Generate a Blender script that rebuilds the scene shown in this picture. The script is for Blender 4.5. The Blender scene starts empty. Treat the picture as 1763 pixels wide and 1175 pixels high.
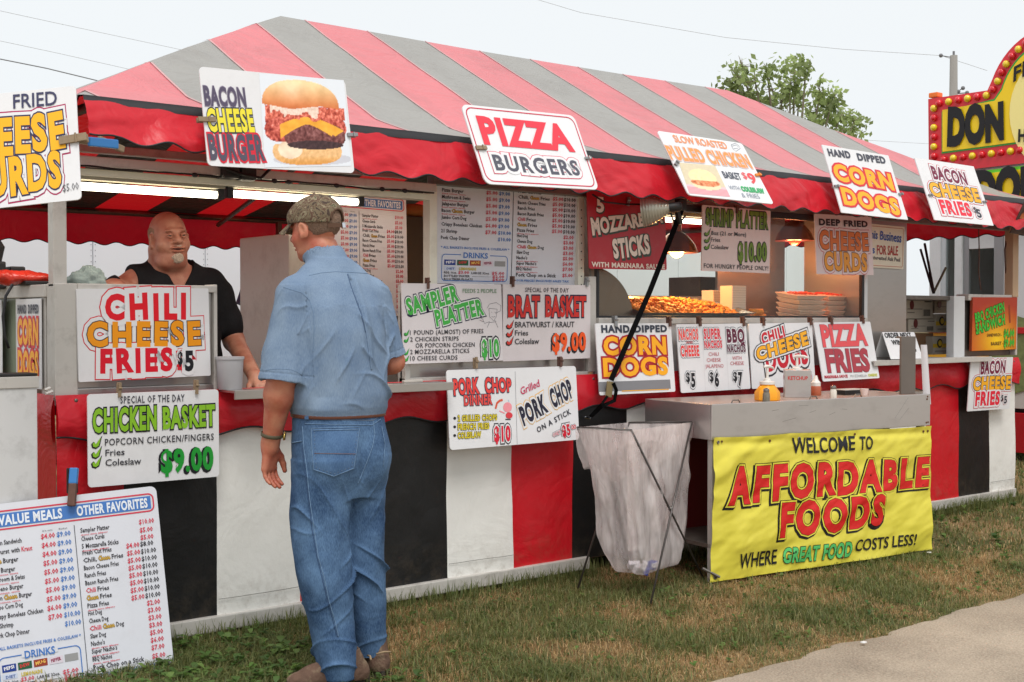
import bpy, bmesh, math, random
import numpy as np
from mathutils import Vector, Matrix, noise
rnd = random.Random(7)
nr = np.random.default_rng(7)
PI = math.pi
SC = bpy.context.scene
COL = SC.collection

# ------------------------------------------------------------------ camera, sky, sun, exposure
CAM = np.array([-2.492, -5.12, 1.38])
HEAD, PITCH, FOC = math.radians(39.1), math.atan(41.5 / 2200), 2200.0
FW = np.array([math.sin(HEAD) * math.cos(PITCH), math.cos(HEAD) * math.cos(PITCH), -math.sin(PITCH)])
RT = np.array([math.cos(HEAD), -math.sin(HEAD), 0.0])
UP = np.cross(RT, FW)
cam = bpy.data.cameras.new('camera')
cam.sensor_width = 36.0
cam.lens = FOC / 1763 * 36
cam.clip_start, cam.clip_end = 0.1, 600
camo = bpy.data.objects.new('camera', cam)
COL.objects.link(camo)
camo.location = CAM
camo.rotation_euler = (PI / 2 - PITCH, 0, -HEAD)
SC.camera = camo

SUN_EL, SUN_AZ = math.radians(60), math.radians(205)      # azimuth clockwise from +Y
world = bpy.data.worlds.new('World'); SC.world = world
world.use_nodes = True
nt = world.node_tree; nt.nodes.clear()
sky = nt.nodes.new('ShaderNodeTexSky'); sky.sky_type = 'NISHITA'; sky.sun_disc = False
sky.sun_elevation = SUN_EL; sky.sun_rotation = SUN_AZ; sky.dust_density = 3.0
hs = nt.nodes.new('ShaderNodeHueSaturation'); hs.inputs['Saturation'].default_value = 0.35
tc = nt.nodes.new('ShaderNodeTexCoord'); sep = nt.nodes.new('ShaderNodeSeparateXYZ')
nt.links.new(tc.outputs['Generated'], sep.inputs[0])
ramp = nt.nodes.new('ShaderNodeValToRGB')                   # overcast: a little brighter towards the zenith
ramp.color_ramp.elements[0].position = 0.0; ramp.color_ramp.elements[0].color = (0.86, 0.90, 0.925, 1)
ramp.color_ramp.elements[1].position = 1.0; ramp.color_ramp.elements[1].color = (1, 1, 1, 1)
e = ramp.color_ramp.elements.new(0.35); e.color = (0.885, 0.92, 0.94, 1)
nt.links.new(sep.outputs['Z'], ramp.inputs[0])
sc_ = nt.nodes.new('ShaderNodeVectorMath'); sc_.operation = 'SCALE'; sc_.inputs['Scale'].default_value = 10.3
nt.links.new(ramp.outputs[0], sc_.inputs[0])
mixw = nt.nodes.new('ShaderNodeMix'); mixw.data_type = 'RGBA'; mixw.inputs['Factor'].default_value = 0.90
bgn = nt.nodes.new('ShaderNodeBackground'); bgn.inputs['Strength'].default_value = 0.1
outw = nt.nodes.new('ShaderNodeOutputWorld')
nt.links.new(sky.outputs[0], hs.inputs['Color'])
nt.links.new(hs.outputs[0], mixw.inputs['A'])
nt.links.new(sc_.outputs[0], mixw.inputs['B'])
nt.links.new(mixw.outputs['Result'], bgn.inputs[0])
nt.links.new(bgn.outputs[0], outw.inputs[0])

sun = bpy.data.lights.new('sun', 'SUN'); sun.energy = 2.0; sun.angle = math.radians(28); sun.color = (1, 0.965, 0.92)
suno = bpy.data.objects.new('sun', sun); COL.objects.link(suno)
sd = Vector((math.sin(SUN_AZ) * math.cos(SUN_EL), math.cos(SUN_AZ) * math.cos(SUN_EL), math.sin(SUN_EL)))
suno.rotation_euler = sd.to_track_quat('Z', 'Y').to_euler()
suno.location = (0, -5, 12)
SC.view_settings.view_transform = 'Standard'; SC.view_settings.look = 'None'
SC.view_settings.exposure = 0.08; SC.view_settings.gamma = 1.0; SC.view_settings.use_curve_mapping = False
SC.cycles.max_bounces = 7; SC.cycles.transparent_max_bounces = 10
SC.cycles.use_denoising = True
SC.cycles.sample_clamp_indirect = 4

# ------------------------------------------------------------------ helpers
def at(x, y, Y=None, Z=None, X=None, D=None):
    """Where the line of sight through a measured point of the photograph meets a real plane of the place."""
    r = FW + RT * (x - 881.5) / FOC + UP * (587.5 - y) / FOC
    if Y is not None: t = (Y - CAM[1]) / r[1]
    elif Z is not None: t = (Z - CAM[2]) / r[2]
    elif X is not None: t = (X - CAM[0]) / r[0]
    else: t = D
    return CAM + r * t

def lin(c):
    c = np.asarray(c, float) / 255.0
    return np.where(c <= 0.04045, c / 12.92, ((c + 0.055) / 1.055) ** 2.4)

MATS = {}
def mat(name, rgb, rough=0.5, metal=0.0, var=0.0, vscale=6.0, bump=0.0, bscale=40.0, spec=0.5, trans=0.0, emit=None, estr=0.0,
        coat=0.0, dirt=None, dscale=2.0, damt=0.5, stretch=None, alpha=1.0):
    """Procedural principled material. rgb is given as sRGB 0..255."""
    if name in MATS: return MATS[name]
    m = bpy.data.materials.new(name); m.use_nodes = True
    nt = m.node_tree; N = nt.nodes; L = nt.links
    b = N['Principled BSDF']
    col = tuple(lin(rgb)) + (1,)
    b.inputs['Base Color'].default_value = col
    b.inputs['Roughness'].default_value = rough; b.inputs['Metallic'].default_value = metal
    b.inputs['Specular IOR Level'].default_value = spec
    b.inputs['Alpha'].default_value = alpha
    if coat: b.inputs['Coat Weight'].default_value = coat
    if emit is not None:
        b.inputs['Emission Color'].default_value = tuple(lin(emit)) + (1,); b.inputs['Emission Strength'].default_value = estr
    tc = N.new('ShaderNodeTexCoord'); src = tc.outputs['Object']
    if stretch:
        mp = N.new('ShaderNodeMapping'); mp.inputs['Scale'].default_value = stretch
        L.new(src, mp.inputs[0]); src = mp.outputs[0]
    cur = None
    if var:
        n = N.new('ShaderNodeTexNoise'); n.inputs['Scale'].default_value = vscale; n.inputs['Detail'].default_value = 6
        L.new(src, n.inputs['Vector'])
        mx = N.new('ShaderNodeMix'); mx.data_type = 'RGBA'
        c = np.array(col[:3])
        mx.inputs['A'].default_value = tuple(c * (1 - var)) + (1,)
        mx.inputs['B'].default_value = tuple(np.minimum(c * (1 + var) + 0.01 * var, 1)) + (1,)
        L.new(n.outputs['Fac'], mx.inputs['Factor']); cur = mx.outputs['Result']
    if dirt is not None:
        n = N.new('ShaderNodeTexNoise'); n.inputs['Scale'].default_value = dscale; n.inputs['Detail'].default_value = 9
        n.inputs['Roughness'].default_value = 0.7
        L.new(src, n.inputs['Vector'])
        r = N.new('ShaderNodeValToRGB'); r.color_ramp.elements[0].position = 0.5; r.color_ramp.elements[1].position = 0.75
        r.color_ramp.elements[0].color = (0, 0, 0, 1); r.color_ramp.elements[1].color = (damt,) * 3 + (1,)
        L.new(n.outputs['Fac'], r.inputs[0])
        mx = N.new('ShaderNodeMix'); mx.data_type = 'RGBA'; mx.inputs['A'].default_value = col
        if cur: L.new(cur, mx.inputs['A'])
        mx.inputs['B'].default_value = tuple(lin(dirt)) + (1,)
        L.new(r.outputs[0], mx.inputs['Factor']); cur = mx.outputs['Result']
    if cur: L.new(cur, b.inputs['Base Color'])
    if bump:
        n = N.new('ShaderNodeTexNoise'); n.inputs['Scale'].default_value = bscale; n.inputs['Detail'].default_value = 5
        L.new(src, n.inputs['Vector'])
        bp = N.new('ShaderNodeBump'); bp.inputs['Strength'].default_value = min(1, bump); bp.inputs['Distance'].default_value = 0.01
        L.new(n.outputs['Fac'], bp.inputs['Height']); L.new(bp.outputs[0], b.inputs['Normal'])
    if trans:
        t = N.new('ShaderNodeBsdfTranslucent'); t.inputs[0].default_value = col
        if cur: L.new(cur, t.inputs[0])
        ms = N.new('ShaderNodeMixShader'); ms.inputs[0].default_value = trans
        L.new(b.outputs[0], ms.inputs[1]); L.new(t.outputs[0], ms.inputs[2])
        L.new(ms.outputs[0], N['Material Output'].inputs[0])
    MATS[name] = m
    return m

def ink(rgb):
    rgb = tuple(rgb)
    return mat('print_%d_%d_%d' % rgb, rgb, rough=0.42, spec=0.35)

def mesh_np(name, V, F, uvs=None):
    """V (n,3) floats, F list/array of faces."""
    me = bpy.data.meshes.new(name)
    V = np.asarray(V, np.float32)
    if isinstance(F, np.ndarray) and F.ndim == 2:
        n, k = F.shape
        me.vertices.add(len(V)); me.vertices.foreach_set('co', V.ravel())
        me.loops.add(n * k); me.loops.foreach_set('vertex_index', F.astype(np.int32).ravel())
        me.polygons.add(n); me.polygons.foreach_set('loop_start', np.arange(0, n * k, k, dtype=np.int32))
        me.polygons.foreach_set('loop_total', np.full(n, k, np.int32))
        me.update(calc_edges=True); me.validate()
    else:
        me.from_pydata([tuple(v) for v in V], [], [tuple(f) for f in F]); me.update()
    return me

ROOTM = {}
def link(name, me, m=None, parent=None, smooth=False, local=False, loc=None):
    o = bpy.data.objects.new(name, me); COL.objects.link(o)
    if m is not None and me is not None:
        for mm in (m if isinstance(m, (list, tuple)) else [m]): me.materials.append(mm)
    if smooth and me is not None:
        me.polygons.foreach_set('use_smooth', np.ones(len(me.polygons), bool)); me.update()
    if parent is not None:
        o.parent = parent
        M = ROOTM.get(parent.name, Matrix.Identity(4))
        if not local: o.matrix_parent_inverse = M.inverted()
        ROOTM[o.name] = (M if local else Matrix.Identity(4)).copy()
    if loc is not None: o.location = loc
    return o

def thing(name, label, cat, loc=(0, 0, 0), rot=(0, 0, 0), group=None, M=None):
    o = bpy.data.objects.new(name, None); COL.objects.link(o)
    o.empty_display_size = 0.1
    if M is None:
        M = Matrix.LocRotScale(Vector(loc), Matrix.Identity(3) if tuple(rot) == (0, 0, 0) else __import__('mathutils').Euler(rot).to_matrix(), None)
    o.matrix_world = M
    ROOTM[o.name] = M.copy()
    return tag(o, label, cat, group)

def tag(o, label=None, cat=None, group=None, kind=None):
    if label: o['label'] = label
    if cat: o['category'] = cat
    if group: o['group'] = group
    if kind: o['kind'] = kind
    return o

class MB:
    """collects simple shapes into one mesh"""
    def __init__(s): s.V = []; s.F = []; s.n = 0; s.mi = []
    def add(s, V, F, mi=0):
        V = np.asarray(V, float)
        s.V.append(V); s.F += [tuple(int(i) + s.n for i in f) for f in F]; s.mi += [mi] * len(F); s.n += len(V); return s
    def box(s, x0, x1, y0, y1, z0, z1, b=0.0, mi=0, M=None):
        if x1 < x0: x0, x1 = x1, x0
        if y1 < y0: y0, y1 = y1, y0
        if z1 < z0: z0, z1 = z1, z0
        if b <= 0:
            V = np.array([(x, y, z) for z in (z0, z1) for y in (y0, y1) for x in (x0, x1)], float)
            F = [(0, 2, 3, 1), (4, 5, 7, 6), (0, 1, 5, 4), (2, 6, 7, 3), (0, 4, 6, 2), (1, 3, 7, 5)]
        else:
            bm = bmesh.new()
            bmesh.ops.create_cube(bm, size=1.0)
            for v in bm.verts:
                v.co = Vector((x0 + (v.co.x + .5) * (x1 - x0), y0 + (v.co.y + .5) * (y1 - y0), z0 + (v.co.z + .5) * (z1 - z0)))
            bmesh.ops.bevel(bm, geom=list(bm.edges), offset=min(b, 0.45 * min(x1 - x0, y1 - y0, z1 - z0)), segments=2, profile=0.6, affect='EDGES')
            bm.verts.index_update()
            V = np.array([v.co[:] for v in bm.verts]); F = [tuple(v.index for v in f.verts) for f in bm.faces]; bm.free()
        if M is not None: V = (np.array(M.to_3x3()) @ V.T).T + np.array(M.translation)
        return s.add(V, F, mi)
    def tube(s, pts, r, n=8, mi=0, cap=True, closed=False):
        pts = [Vector(p) for p in pts]; m = len(pts)
        rs = r if isinstance(r, (list, tuple, np.ndarray)) else [r] * m
        V = []; up = None
        for i, p in enumerate(pts):
            if closed: d = pts[(i + 1) % m] - pts[i - 1]
            else: d = pts[min(i + 1, m - 1)] - pts[max(i - 1, 0)]
            d = d.normalized() if d.length > 1e-9 else Vector((0, 0, 1))
            if up is None: up = Vector((0, 0, 1)) if abs(d.z) < 0.9 else Vector((1, 0, 0))
            a = d.cross(up)
            if a.length < 1e-6: a = d.cross(Vector((0.3, 1, 0.2)))
            a.normalize(); b = a.cross(d).normalized(); up = b
            for k in range(n):
                t = 2 * PI * k / n
                V.append(p + (a * math.cos(t) + b * math.sin(t)) * rs[i])
        F = []
        for i in range(m if closed else m - 1):
            for k in range(n):
                a0 = i * n + k; a1 = i * n + (k + 1) % n; j = ((i + 1) % m) * n
                F.append((a0, a1, j + (k + 1) % n, j + k))
        if cap and not closed:
            F.append(tuple(range(n))[::-1]); F.append(tuple((m - 1) * n + k for k in range(n)))
        return s.add([tuple(v) for v in V], F, mi)
    def lathe(s, prof, c=(0, 0, 0), n=24, mi=0, M=None):
        V = []; F = []
        for (r, z) in prof:
            for k in range(n):
                t = 2 * PI * k / n; V.append((r * math.cos(t), r * math.sin(t), z))
        for i in range(len(prof) - 1):
            for k in range(n):
                F.append((i * n + k, i * n + (k + 1) % n, (i + 1) * n + (k + 1) % n, (i + 1) * n + k))
        if prof[0][0] > 1e-5: F.append(tuple(range(n))[::-1])
        if prof[-1][0] > 1e-5: F.append(tuple((len(prof) - 1) * n + k for k in range(n)))
        V = np.array(V)
        if M is not None: V = (np.array(M.to_3x3()) @ V.T).T + np.array(M.translation)
        return s.add(V + np.array(c), F, mi)
    def grid(s, P, mi=0, flip=False):
        """P (a,b,3) grid of points"""
        a, b = P.shape[:2]; F = []
        for i in range(a - 1):
            for j in range(b - 1):
                f = (i * b + j, i * b + j + 1, (i + 1) * b + j + 1, (i + 1) * b + j)
                F.append(f[::-1] if flip else f)
        return s.add(P.reshape(-1, 3), F, mi)
    def ball(s, c, r, n=10, mi=0, sq=(1, 1, 1)):
        prof = [(math.sin(PI * i / n) * r, -math.cos(PI * i / n) * r) for i in range(n + 1)]
        return s.lathe(prof, n=n * 2, mi=mi, M=Matrix.Translation(c) @ Matrix.Diagonal((sq[0], sq[1], sq[2], 1)))
    def mesh(s, name='m'):
        me = bpy.data.meshes.new(name)
        V = np.concatenate(s.V) if s.V else np.zeros((0, 3))
        me.from_pydata(V.tolist(), [], s.F)
        if any(s.mi): me.polygons.foreach_set('material_index', np.array(s.mi, np.int32))
        me.update(); return me
    def build(s, name, m, parent=None, smooth=False, local=False):
        return link(name, s.mesh(name), m, parent, smooth, local)

def autosmooth(o, ang=40):
    me = o.data
    me.polygons.foreach_set('use_smooth', np.ones(len(me.polygons), bool))
    me.set_sharp_from_angle(angle=math.radians(ang)); return o

def fbm(x, y, z=0.0, o=3):
    return noise.fractal(Vector((x, y, z)), 0.8, 2.0, o)

# ------------------------------------------------------------------ lettering: glyphs of the built-in font as flat printed meshes
_tmpc = bpy.data.curves.new('glyph', 'FONT'); _tmpc.resolution_u = 3
_tmpo = bpy.data.objects.new('glyph', _tmpc); COL.objects.link(_tmpo)
GC = {}; ADV = {}
def _raw(body, off, res):
    _tmpc.body = body; _tmpc.offset = off; _tmpc.resolution_u = res
    me = bpy.data.meshes.new_from_object(_tmpo)
    V = np.zeros(len(me.vertices) * 3); me.vertices.foreach_get('co', V); V = V.reshape(-1, 3)[:, :2].copy()
    F = [tuple(p.vertices) for p in me.polygons]
    bpy.data.meshes.remove(me); return V, F
def glyph(c, off, res=3):
    k = (c, round(off, 4), res)
    if k not in GC: GC[k] = _raw(c, off, res) if c.strip() else (np.zeros((0, 2)), [])
    return GC[k]
_ixmax = _raw('I', 0, 1)[0][:, 0].max()
def adv(c):
    if c not in ADV: ADV[c] = _raw(c + 'I', 0, 1)[0][:, 0].max() - _ixmax
    return ADV[c]
_H = _raw('H', 0, 1)[0]; CAPH = _H[:, 1].max()

def homog(src, dst):
    A = []; b = []
    for (x, y), (u, v) in zip(src, dst):
        A.append([x, y, 1, 0, 0, 0, -u * x, -u * y]); b.append(u)
        A.append([0, 0, 0, x, y, 1, -v * x, -v * y]); b.append(v)
    h = np.linalg.solve(np.array(A, float), np.array(b, float))
    return np.append(h, 1).reshape(3, 3)

def project(P):
    d = P - CAM; z = d @ FW
    return np.stack([881.5 + FOC * (d @ RT) / z, 587.5 - FOC * (d @ UP) / z], -1)

def rect_pose(quad, Yc, wts=(2.0, 3.0, 0.0), yaw0=0.0, tilt0=0.0):
    """pose of the flat board (4 measured corners TL TR BR BL) whose centre hangs in plane Y=Yc. Angles: yaw about Z, tilt about X, roll in plane."""
    q = np.array(quad, float); c = q.mean(0)
    c0 = at(c[0], c[1], Y=Yc); dep = (c0 - CAM) @ FW
    w0 = np.hypot(*(q[1] - q[0])) * dep / FOC / 0.8; h0 = np.hypot(*(q[3] - q[0])) * dep / FOC
    p = np.array([c0[0], c0[2], w0, h0, yaw0, tilt0, 0.0])
    def corners(p):
        Rm = rot(p)
        loc = np.array([[-p[2] / 2, 0, p[3] / 2], [p[2] / 2, 0, p[3] / 2], [p[2] / 2, 0, -p[3] / 2], [-p[2] / 2, 0, -p[3] / 2]])
        return (Rm @ loc.T).T + np.array([p[0], Yc, p[1]])
    def rot(p):
        R = Matrix.Rotation(p[4], 3, 'Z') @ Matrix.Rotation(p[5], 3, 'X') @ Matrix.Rotation(p[6], 3, 'Y')
        return np.array(R)
    def res(p):
        r = (project(corners(p)) - q).ravel()
        return np.concatenate([r, [wts[0] * 20 * (p[4] - yaw0), wts[1] * 5 * p[6], wts[2] * 20 * (p[5] - tilt0)]])
    lam = 1e-3
    for it in range(60):
        r = res(p); J = np.zeros((len(r), 7))
        for i in range(7):
            d = np.zeros(7); d[i] = 1e-5; J[:, i] = (res(p + d) - r) / 1e-5
        st = np.linalg.solve(J.T @ J + lam * np.eye(7) * np.diag(J.T @ J).mean() * 1e-3, -J.T @ r)
        p2 = p + st
        if (res(p2) ** 2).sum() < (r ** 2).sum(): p = p2
        else: p = p + st * 0.2
    R4 = Matrix([list(r) for r in rot(p)]).to_4x4()
    return Matrix.Translation((p[0], Yc, p[1])) @ R4, p[2], p[3], p

WHITE = (226, 226, 228)
class Sign:
    """flat board with printed lettering. Coordinates of the print are read off enlarged crops: zoom=(ox, oy, f)."""
    def __init__(s, name, label, quad, Yc, zoom=(0, 0, 1), cat='sign', group=None, base=WHITE, thick=0.006, rad=0.015, wts=(2, 3, 0), yaw0=0, tilt0=0, edge=None, parent_thing=None, board='board', rough=0.42):
        ox, oy, f = zoom; s.z = zoom
        q = [(x / f + ox, y / f + oy) for x, y in quad]
        s.M, s.w, s.h, s.p = rect_pose(q, Yc, wts, yaw0, tilt0)
        s.t = thick
        s.H = homog(q, [(-s.w / 2, s.h / 2), (s.w / 2, s.h / 2), (s.w / 2, -s.h / 2), (-s.w / 2, -s.h / 2)])
        s.root = thing(name, label, cat, M=s.M, group=group)
        s.parts = {}; s.n = 0; s.lay = 0
        s.vscale = s.h / np.hypot(q[3][0] - q[0][0], q[3][1] - q[0][1])
        s.hscale = s.w / np.hypot(q[1][0] - q[0][0], q[1][1] - q[0][1])
        mb = MB(); w, h = s.w / 2, s.h / 2; r = min(rad, w * .4); pts = []
        for cx, cz, a0 in ((w - r, h - r, 0), (-w + r, h - r, 90), (-w + r, -h + r, 180), (w - r, -h + r, 270)):
            for k in range(6):
                a = math.radians(a0 + k * 18); pts.append((cx + r * math.cos(a), cz + r * math.sin(a)))
        n = len(pts)
        V = [(x, -thick / 2, z) for x, z in pts] + [(x, thick / 2, z) for x, z in pts]
        F = [tuple(range(n))[::-1], tuple(range(n, 2 * n))] + [(i, (i + 1) % n, n + (i + 1) % n, n + i) for i in range(n)]
        mb.add(V, F)
        bm_ = mat('board_%d_%d_%d' % tuple(base), base, rough=rough, var=0.03, vscale=3, bump=0.05, bscale=3, dirt=(150, 145, 140), dscale=9, damt=0.12)
        s.board = mb.build(board, bm_, s.root, local=True)
    def loc(s, x, y):
        ox, oy, f = s.z
        v = s.H @ np.array([x / f + ox, y / f + oy, 1.0]); return v[:2] / v[2]
    def add(s, color, V2, F, layer):
        """V2 2D verts in board coordinates"""
        V, Fs, n = s.parts.setdefault(tuple(color), [[], [], 0])
        y = -(s.t / 2 + 0.0005 + layer * 0.0007 + (s.n % 7) * 0.00008); s.n += 1
        V.append(np.stack([V2[:, 0], np.full(len(V2), y), V2[:, 1]], -1))
        Fs += [tuple(i + n for i in f) for f in F]; s.parts[tuple(color)][2] = n + len(V2)
    def text(s, txt, x0, y0, x1, y1, h, color, w=0.02, outs=(), sh=None, slant=0.0, jit=0.0, sp=None, layer=3, res=3, seed=1, cond=None, hr=None):
        """txt with its baseline from (x0,y0) to (x1,y1) and capitals h high (all in crop pixels). outs: [(extra weight, colour)] outermost first. hr: cap height at the right end"""
        a = s.loc(x0, y0); b = s.loc(x1, y1); L = np.hypot(*(b - a)); ux = (b - a) / L; uy = np.array([-ux[1], ux[0]])
        hh = h / s.z[2] * s.vscale; hr_ = (hr or h) / s.z[2] * s.vscale
        w = min(w, .05)
        if sp is None: sp = max(0.0, (w - .02) * 2.6)
        R = random.Random(seed * 77 + len(txt)); x = 0; items = []
        for c in txt:
            items.append((c, x)); x += adv(c) + sp
        # ink bounds
        g0 = glyph(txt[0], w, res)[0]; g1 = glyph(txt[-1], w, res)[0]
        xl = g0[:, 0].min() + items[0][1]; xr = g1[:, 0].max() + items[-1][1]
        layers = [(w + eo, col, layer - len(outs) + i) for i, (eo, col) in enumerate(outs)]
        if sh: layers = [(w + sh[2], sh[3], layer - len(outs) - 1)] + layers
        layers.append((w, color, layer))
        jits = [(R.uniform(-1, 1) * jit, R.uniform(-1, 1) * jit * .5, 1 + R.uniform(-1, 1) * jit * .6) for _ in txt]
        for li, (off, col, ly) in enumerate(layers):
            ov = (off - w)
            dx, dy = (sh[0], sh[1]) if (sh and li == 0) else (0, 0)
            for gi, (c, gx) in enumerate(items):
                V, F = glyph(c, off, res)
                if not len(V): continue
                jr, jy, js = jits[gi]
                cx = (V[:, 0].min() + V[:, 0].max()) / 2
                X = V[:, 0] - cx; Yv = (V[:, 1] - CAPH / 2) * js
                if jit:
                    ca, sa = math.cos(jr), math.sin(jr); X, Yv = X * ca - Yv * sa, X * sa + Yv * ca
                Yv = Yv / CAPH + 0.5 + jy + dy
                u = (X + cx + gx - xl) / (xr - xl)
                hloc = hh + (hr_ - hh) * u
                V2 = a + np.outer(u * L + dx * hh + slant * Yv * hh, ux) + np.outer(Yv * hloc, uy)
                s.add(col, V2, F, ly)
        return s
    def poly(s, pts, color, layer=0):
        P = np.array([s.loc(x, y) for x, y in pts])
        n = len(P)
        from mathutils.geometry import tessellate_polygon
        tris = tessellate_polygon([[Vector((p[0], p[1], 0)) for p in P]])
        s.add(color, P, [tuple(t) for t in tris], layer); return s
    def line(s, pts, wd, color, layer=1, closed=False):
        """stroke of width wd (crop px)"""
        P = [np.array(s.loc(x, y)) for x, y in pts]; w = wd / s.z[2] * s.vscale / 2
        n = len(P); V = []; F = []
        for i, p in enumerate(P):
            if closed: d = P[(i + 1) % n] - P[i - 1]
            else: d = P[min(i + 1, n - 1)] - P[max(i - 1, 0)]
            d = d / (np.hypot(*d) + 1e-9); nn = np.array([-d[1], d[0]]); V += [p + nn * w, p - nn * w]
        m = n if closed else n - 1
        for i in range(m):
            j = (i + 1) % n; F.append((2 * i, 2 * i + 1, 2 * j + 1, 2 * j))
        s.add(color, np.array(V), F, layer); return s
    def check(s, x, y, sz, color, dark=(30, 30, 30)):
        for k, c, l in ((1.35, dark, 1), (1.0, color, 2)):
            pts = [(-.5, .1), (-.25, -.15), (-.1, .15), (.55, -.75), (.3, .3), (-.05, .55), (-.4, .45)]
            cx, cy = 0.03, -0.05
            s.poly([(x + ((px - cx) * k + cx) * sz, y + ((py - cy) * k + cy) * sz) for px, py in pts], c, l)
        return s
    def frame(s, inset_, wd, color, rad=10, layer=1, box=None):
        """rounded rectangle line in board coordinates: inset in metres"""
        if box is None: x0, x1, z0, z1 = -s.w / 2 + inset_, s.w / 2 - inset_, -s.h / 2 + inset_, s.h / 2 - inset_
        else:
            a = s.loc(box[0], box[1]); b = s.loc(box[2], box[3]); x0, x1 = a[0], b[0]; z1, z0 = a[1], b[1]
        r = rad; pts = []
        for cx, cz, a0 in ((x1 - r, z1 - r, 0), (x0 + r, z1 - r, 90), (x0 + r, z0 + r, 180), (x1 - r, z0 + r, 270)):
            for k in range(6):
                a = math.radians(a0 + k * 18); pts.append((cx + r * math.cos(a), cz + r * math.sin(a), math.cos(a), math.sin(a)))
        n = len(pts)
        V = [(p[0] + p[2] * wd / 2, p[1] + p[3] * wd / 2) for p in pts] + [(p[0] - p[2] * wd / 2, p[1] - p[3] * wd / 2) for p in pts]
        F = [(i, (i + 1) % n, n + (i + 1) % n, n + i) for i in range(n)]
        s.add(color, np.array(V), F, layer); return s
    def picture(s, box, nx, ny, fn, layer=1, name='printed_picture'):
        """flat colour print: box=(TL,TR,BR,BL) crop px, fn(u,v)->rgb sRGB 0..255 (v up)"""
        us, vs = np.linspace(0, 1, nx), np.linspace(0, 1, ny)
        U, Vv = np.meshgrid(us, vs)
        c = [s.loc(*p) for p in box]
        P = (np.outer((1 - U) * Vv, c[0]) + np.outer(U * Vv, c[1]) + np.outer(U * (1 - Vv), c[2]) + np.outer((1 - U) * (1 - Vv), c[3]))
        V = np.stack([P[:, 0], np.full(len(P), -(s.t / 2 + 0.0005 + layer * 0.0007)), P[:, 1]], -1)
        idx = np.arange(nx * ny).reshape(ny, nx)
        F = np.stack([idx[:-1, :-1], idx[:-1, 1:], idx[1:, 1:], idx[1:, :-1]], -1).reshape(-1, 4)
        me = mesh_np(name, V, F)
        rgb = fn(U.ravel(), Vv.ravel())
        ca = me.color_attributes.new('ink', 'FLOAT_COLOR', 'POINT')
        ca.data.foreach_set('color', np.concatenate([lin(np.clip(rgb, 0, 255)), np.ones((len(rgb), 1))], 1).astype(np.float32).ravel())
        link(name, me, ink_attr(), s.root, local=True); return s
    def clip(s, x, y, L=0.05, wd=0.012, ang=0, color='wood'):
        """clothes-peg / spring clamp gripping the board's edge at crop px x,y; ang = direction of its long axis in the board plane"""
        p = s.loc(x, y); mb = MB()
        Rm = Matrix.Translation((p[0], -s.t / 2 - 0.006, p[1])) @ Matrix.Rotation(-math.radians(ang), 4, 'Y')
        mb.box(-L / 2, L / 2, -0.006, 0.003, -wd / 2, wd / 2, b=0.0015, M=Rm)
        mb.box(-L / 2, L / 2, s.t + 0.007, s.t + 0.016, -wd / 2, wd / 2, b=0.0015, M=Rm)
        mb.tube([Rm @ Vector((L * .12, -.008, -wd * .6)), Rm @ Vector((L * .12, -.008, wd * .6))], 0.004, 6)
        mb.tube([Rm @ Vector((L * .3, -.004, 0)), Rm @ Vector((L * .3, s.t + .009, 0))], 0.003, 6)
        mb.build('clip', CLIPM[color], s.root, local=True); return s
    def done(s):
        V = []; F = []; mi = []; mats = []; n = 0
        for i, (c, (vv, ff, cnt)) in enumerate(s.parts.items()):
            V += vv; F += [tuple(j + n for j in f) for f in ff]; mi += [i] * len(ff); n += cnt; mats.append(ink(c))
        if V:
            me = bpy.data.meshes.new('lettering'); me.from_pydata(np.concatenate(V).tolist(), [], F)
            me.polygons.foreach_set('material_index', np.array(mi, np.int32)); me.update()
            link('lettering', me, mats, s.root, local=True)
        return s

def ink_attr():
    if 'ink_attr' in MATS: return MATS['ink_attr']
    m = bpy.data.materials.new('printed_picture'); m.use_nodes = True
    b = m.node_tree.nodes['Principled BSDF']; a = m.node_tree.nodes.new('ShaderNodeAttribute'); a.attribute_name = 'ink'
    m.node_tree.links.new(a.outputs['Color'], b.inputs['Base Color']); b.inputs['Roughness'].default_value = 0.4
    MATS['ink_attr'] = m; return m
CLIPM = {'wood': mat('clip_wood', (140, 120, 95), rough=0.7, var=0.3, vscale=60), 'metal': mat('clip_metal', (150, 150, 150), rough=0.35, metal=0.8, var=.2, vscale=30),
         'brown': mat('clip_brown', (92, 60, 48), rough=0.6, var=0.3, vscale=60), 'orange': mat('clip_orange', (225, 130, 40), rough=0.5),
         'blue': mat('clip_blue', (50, 120, 185), rough=0.45)}
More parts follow.
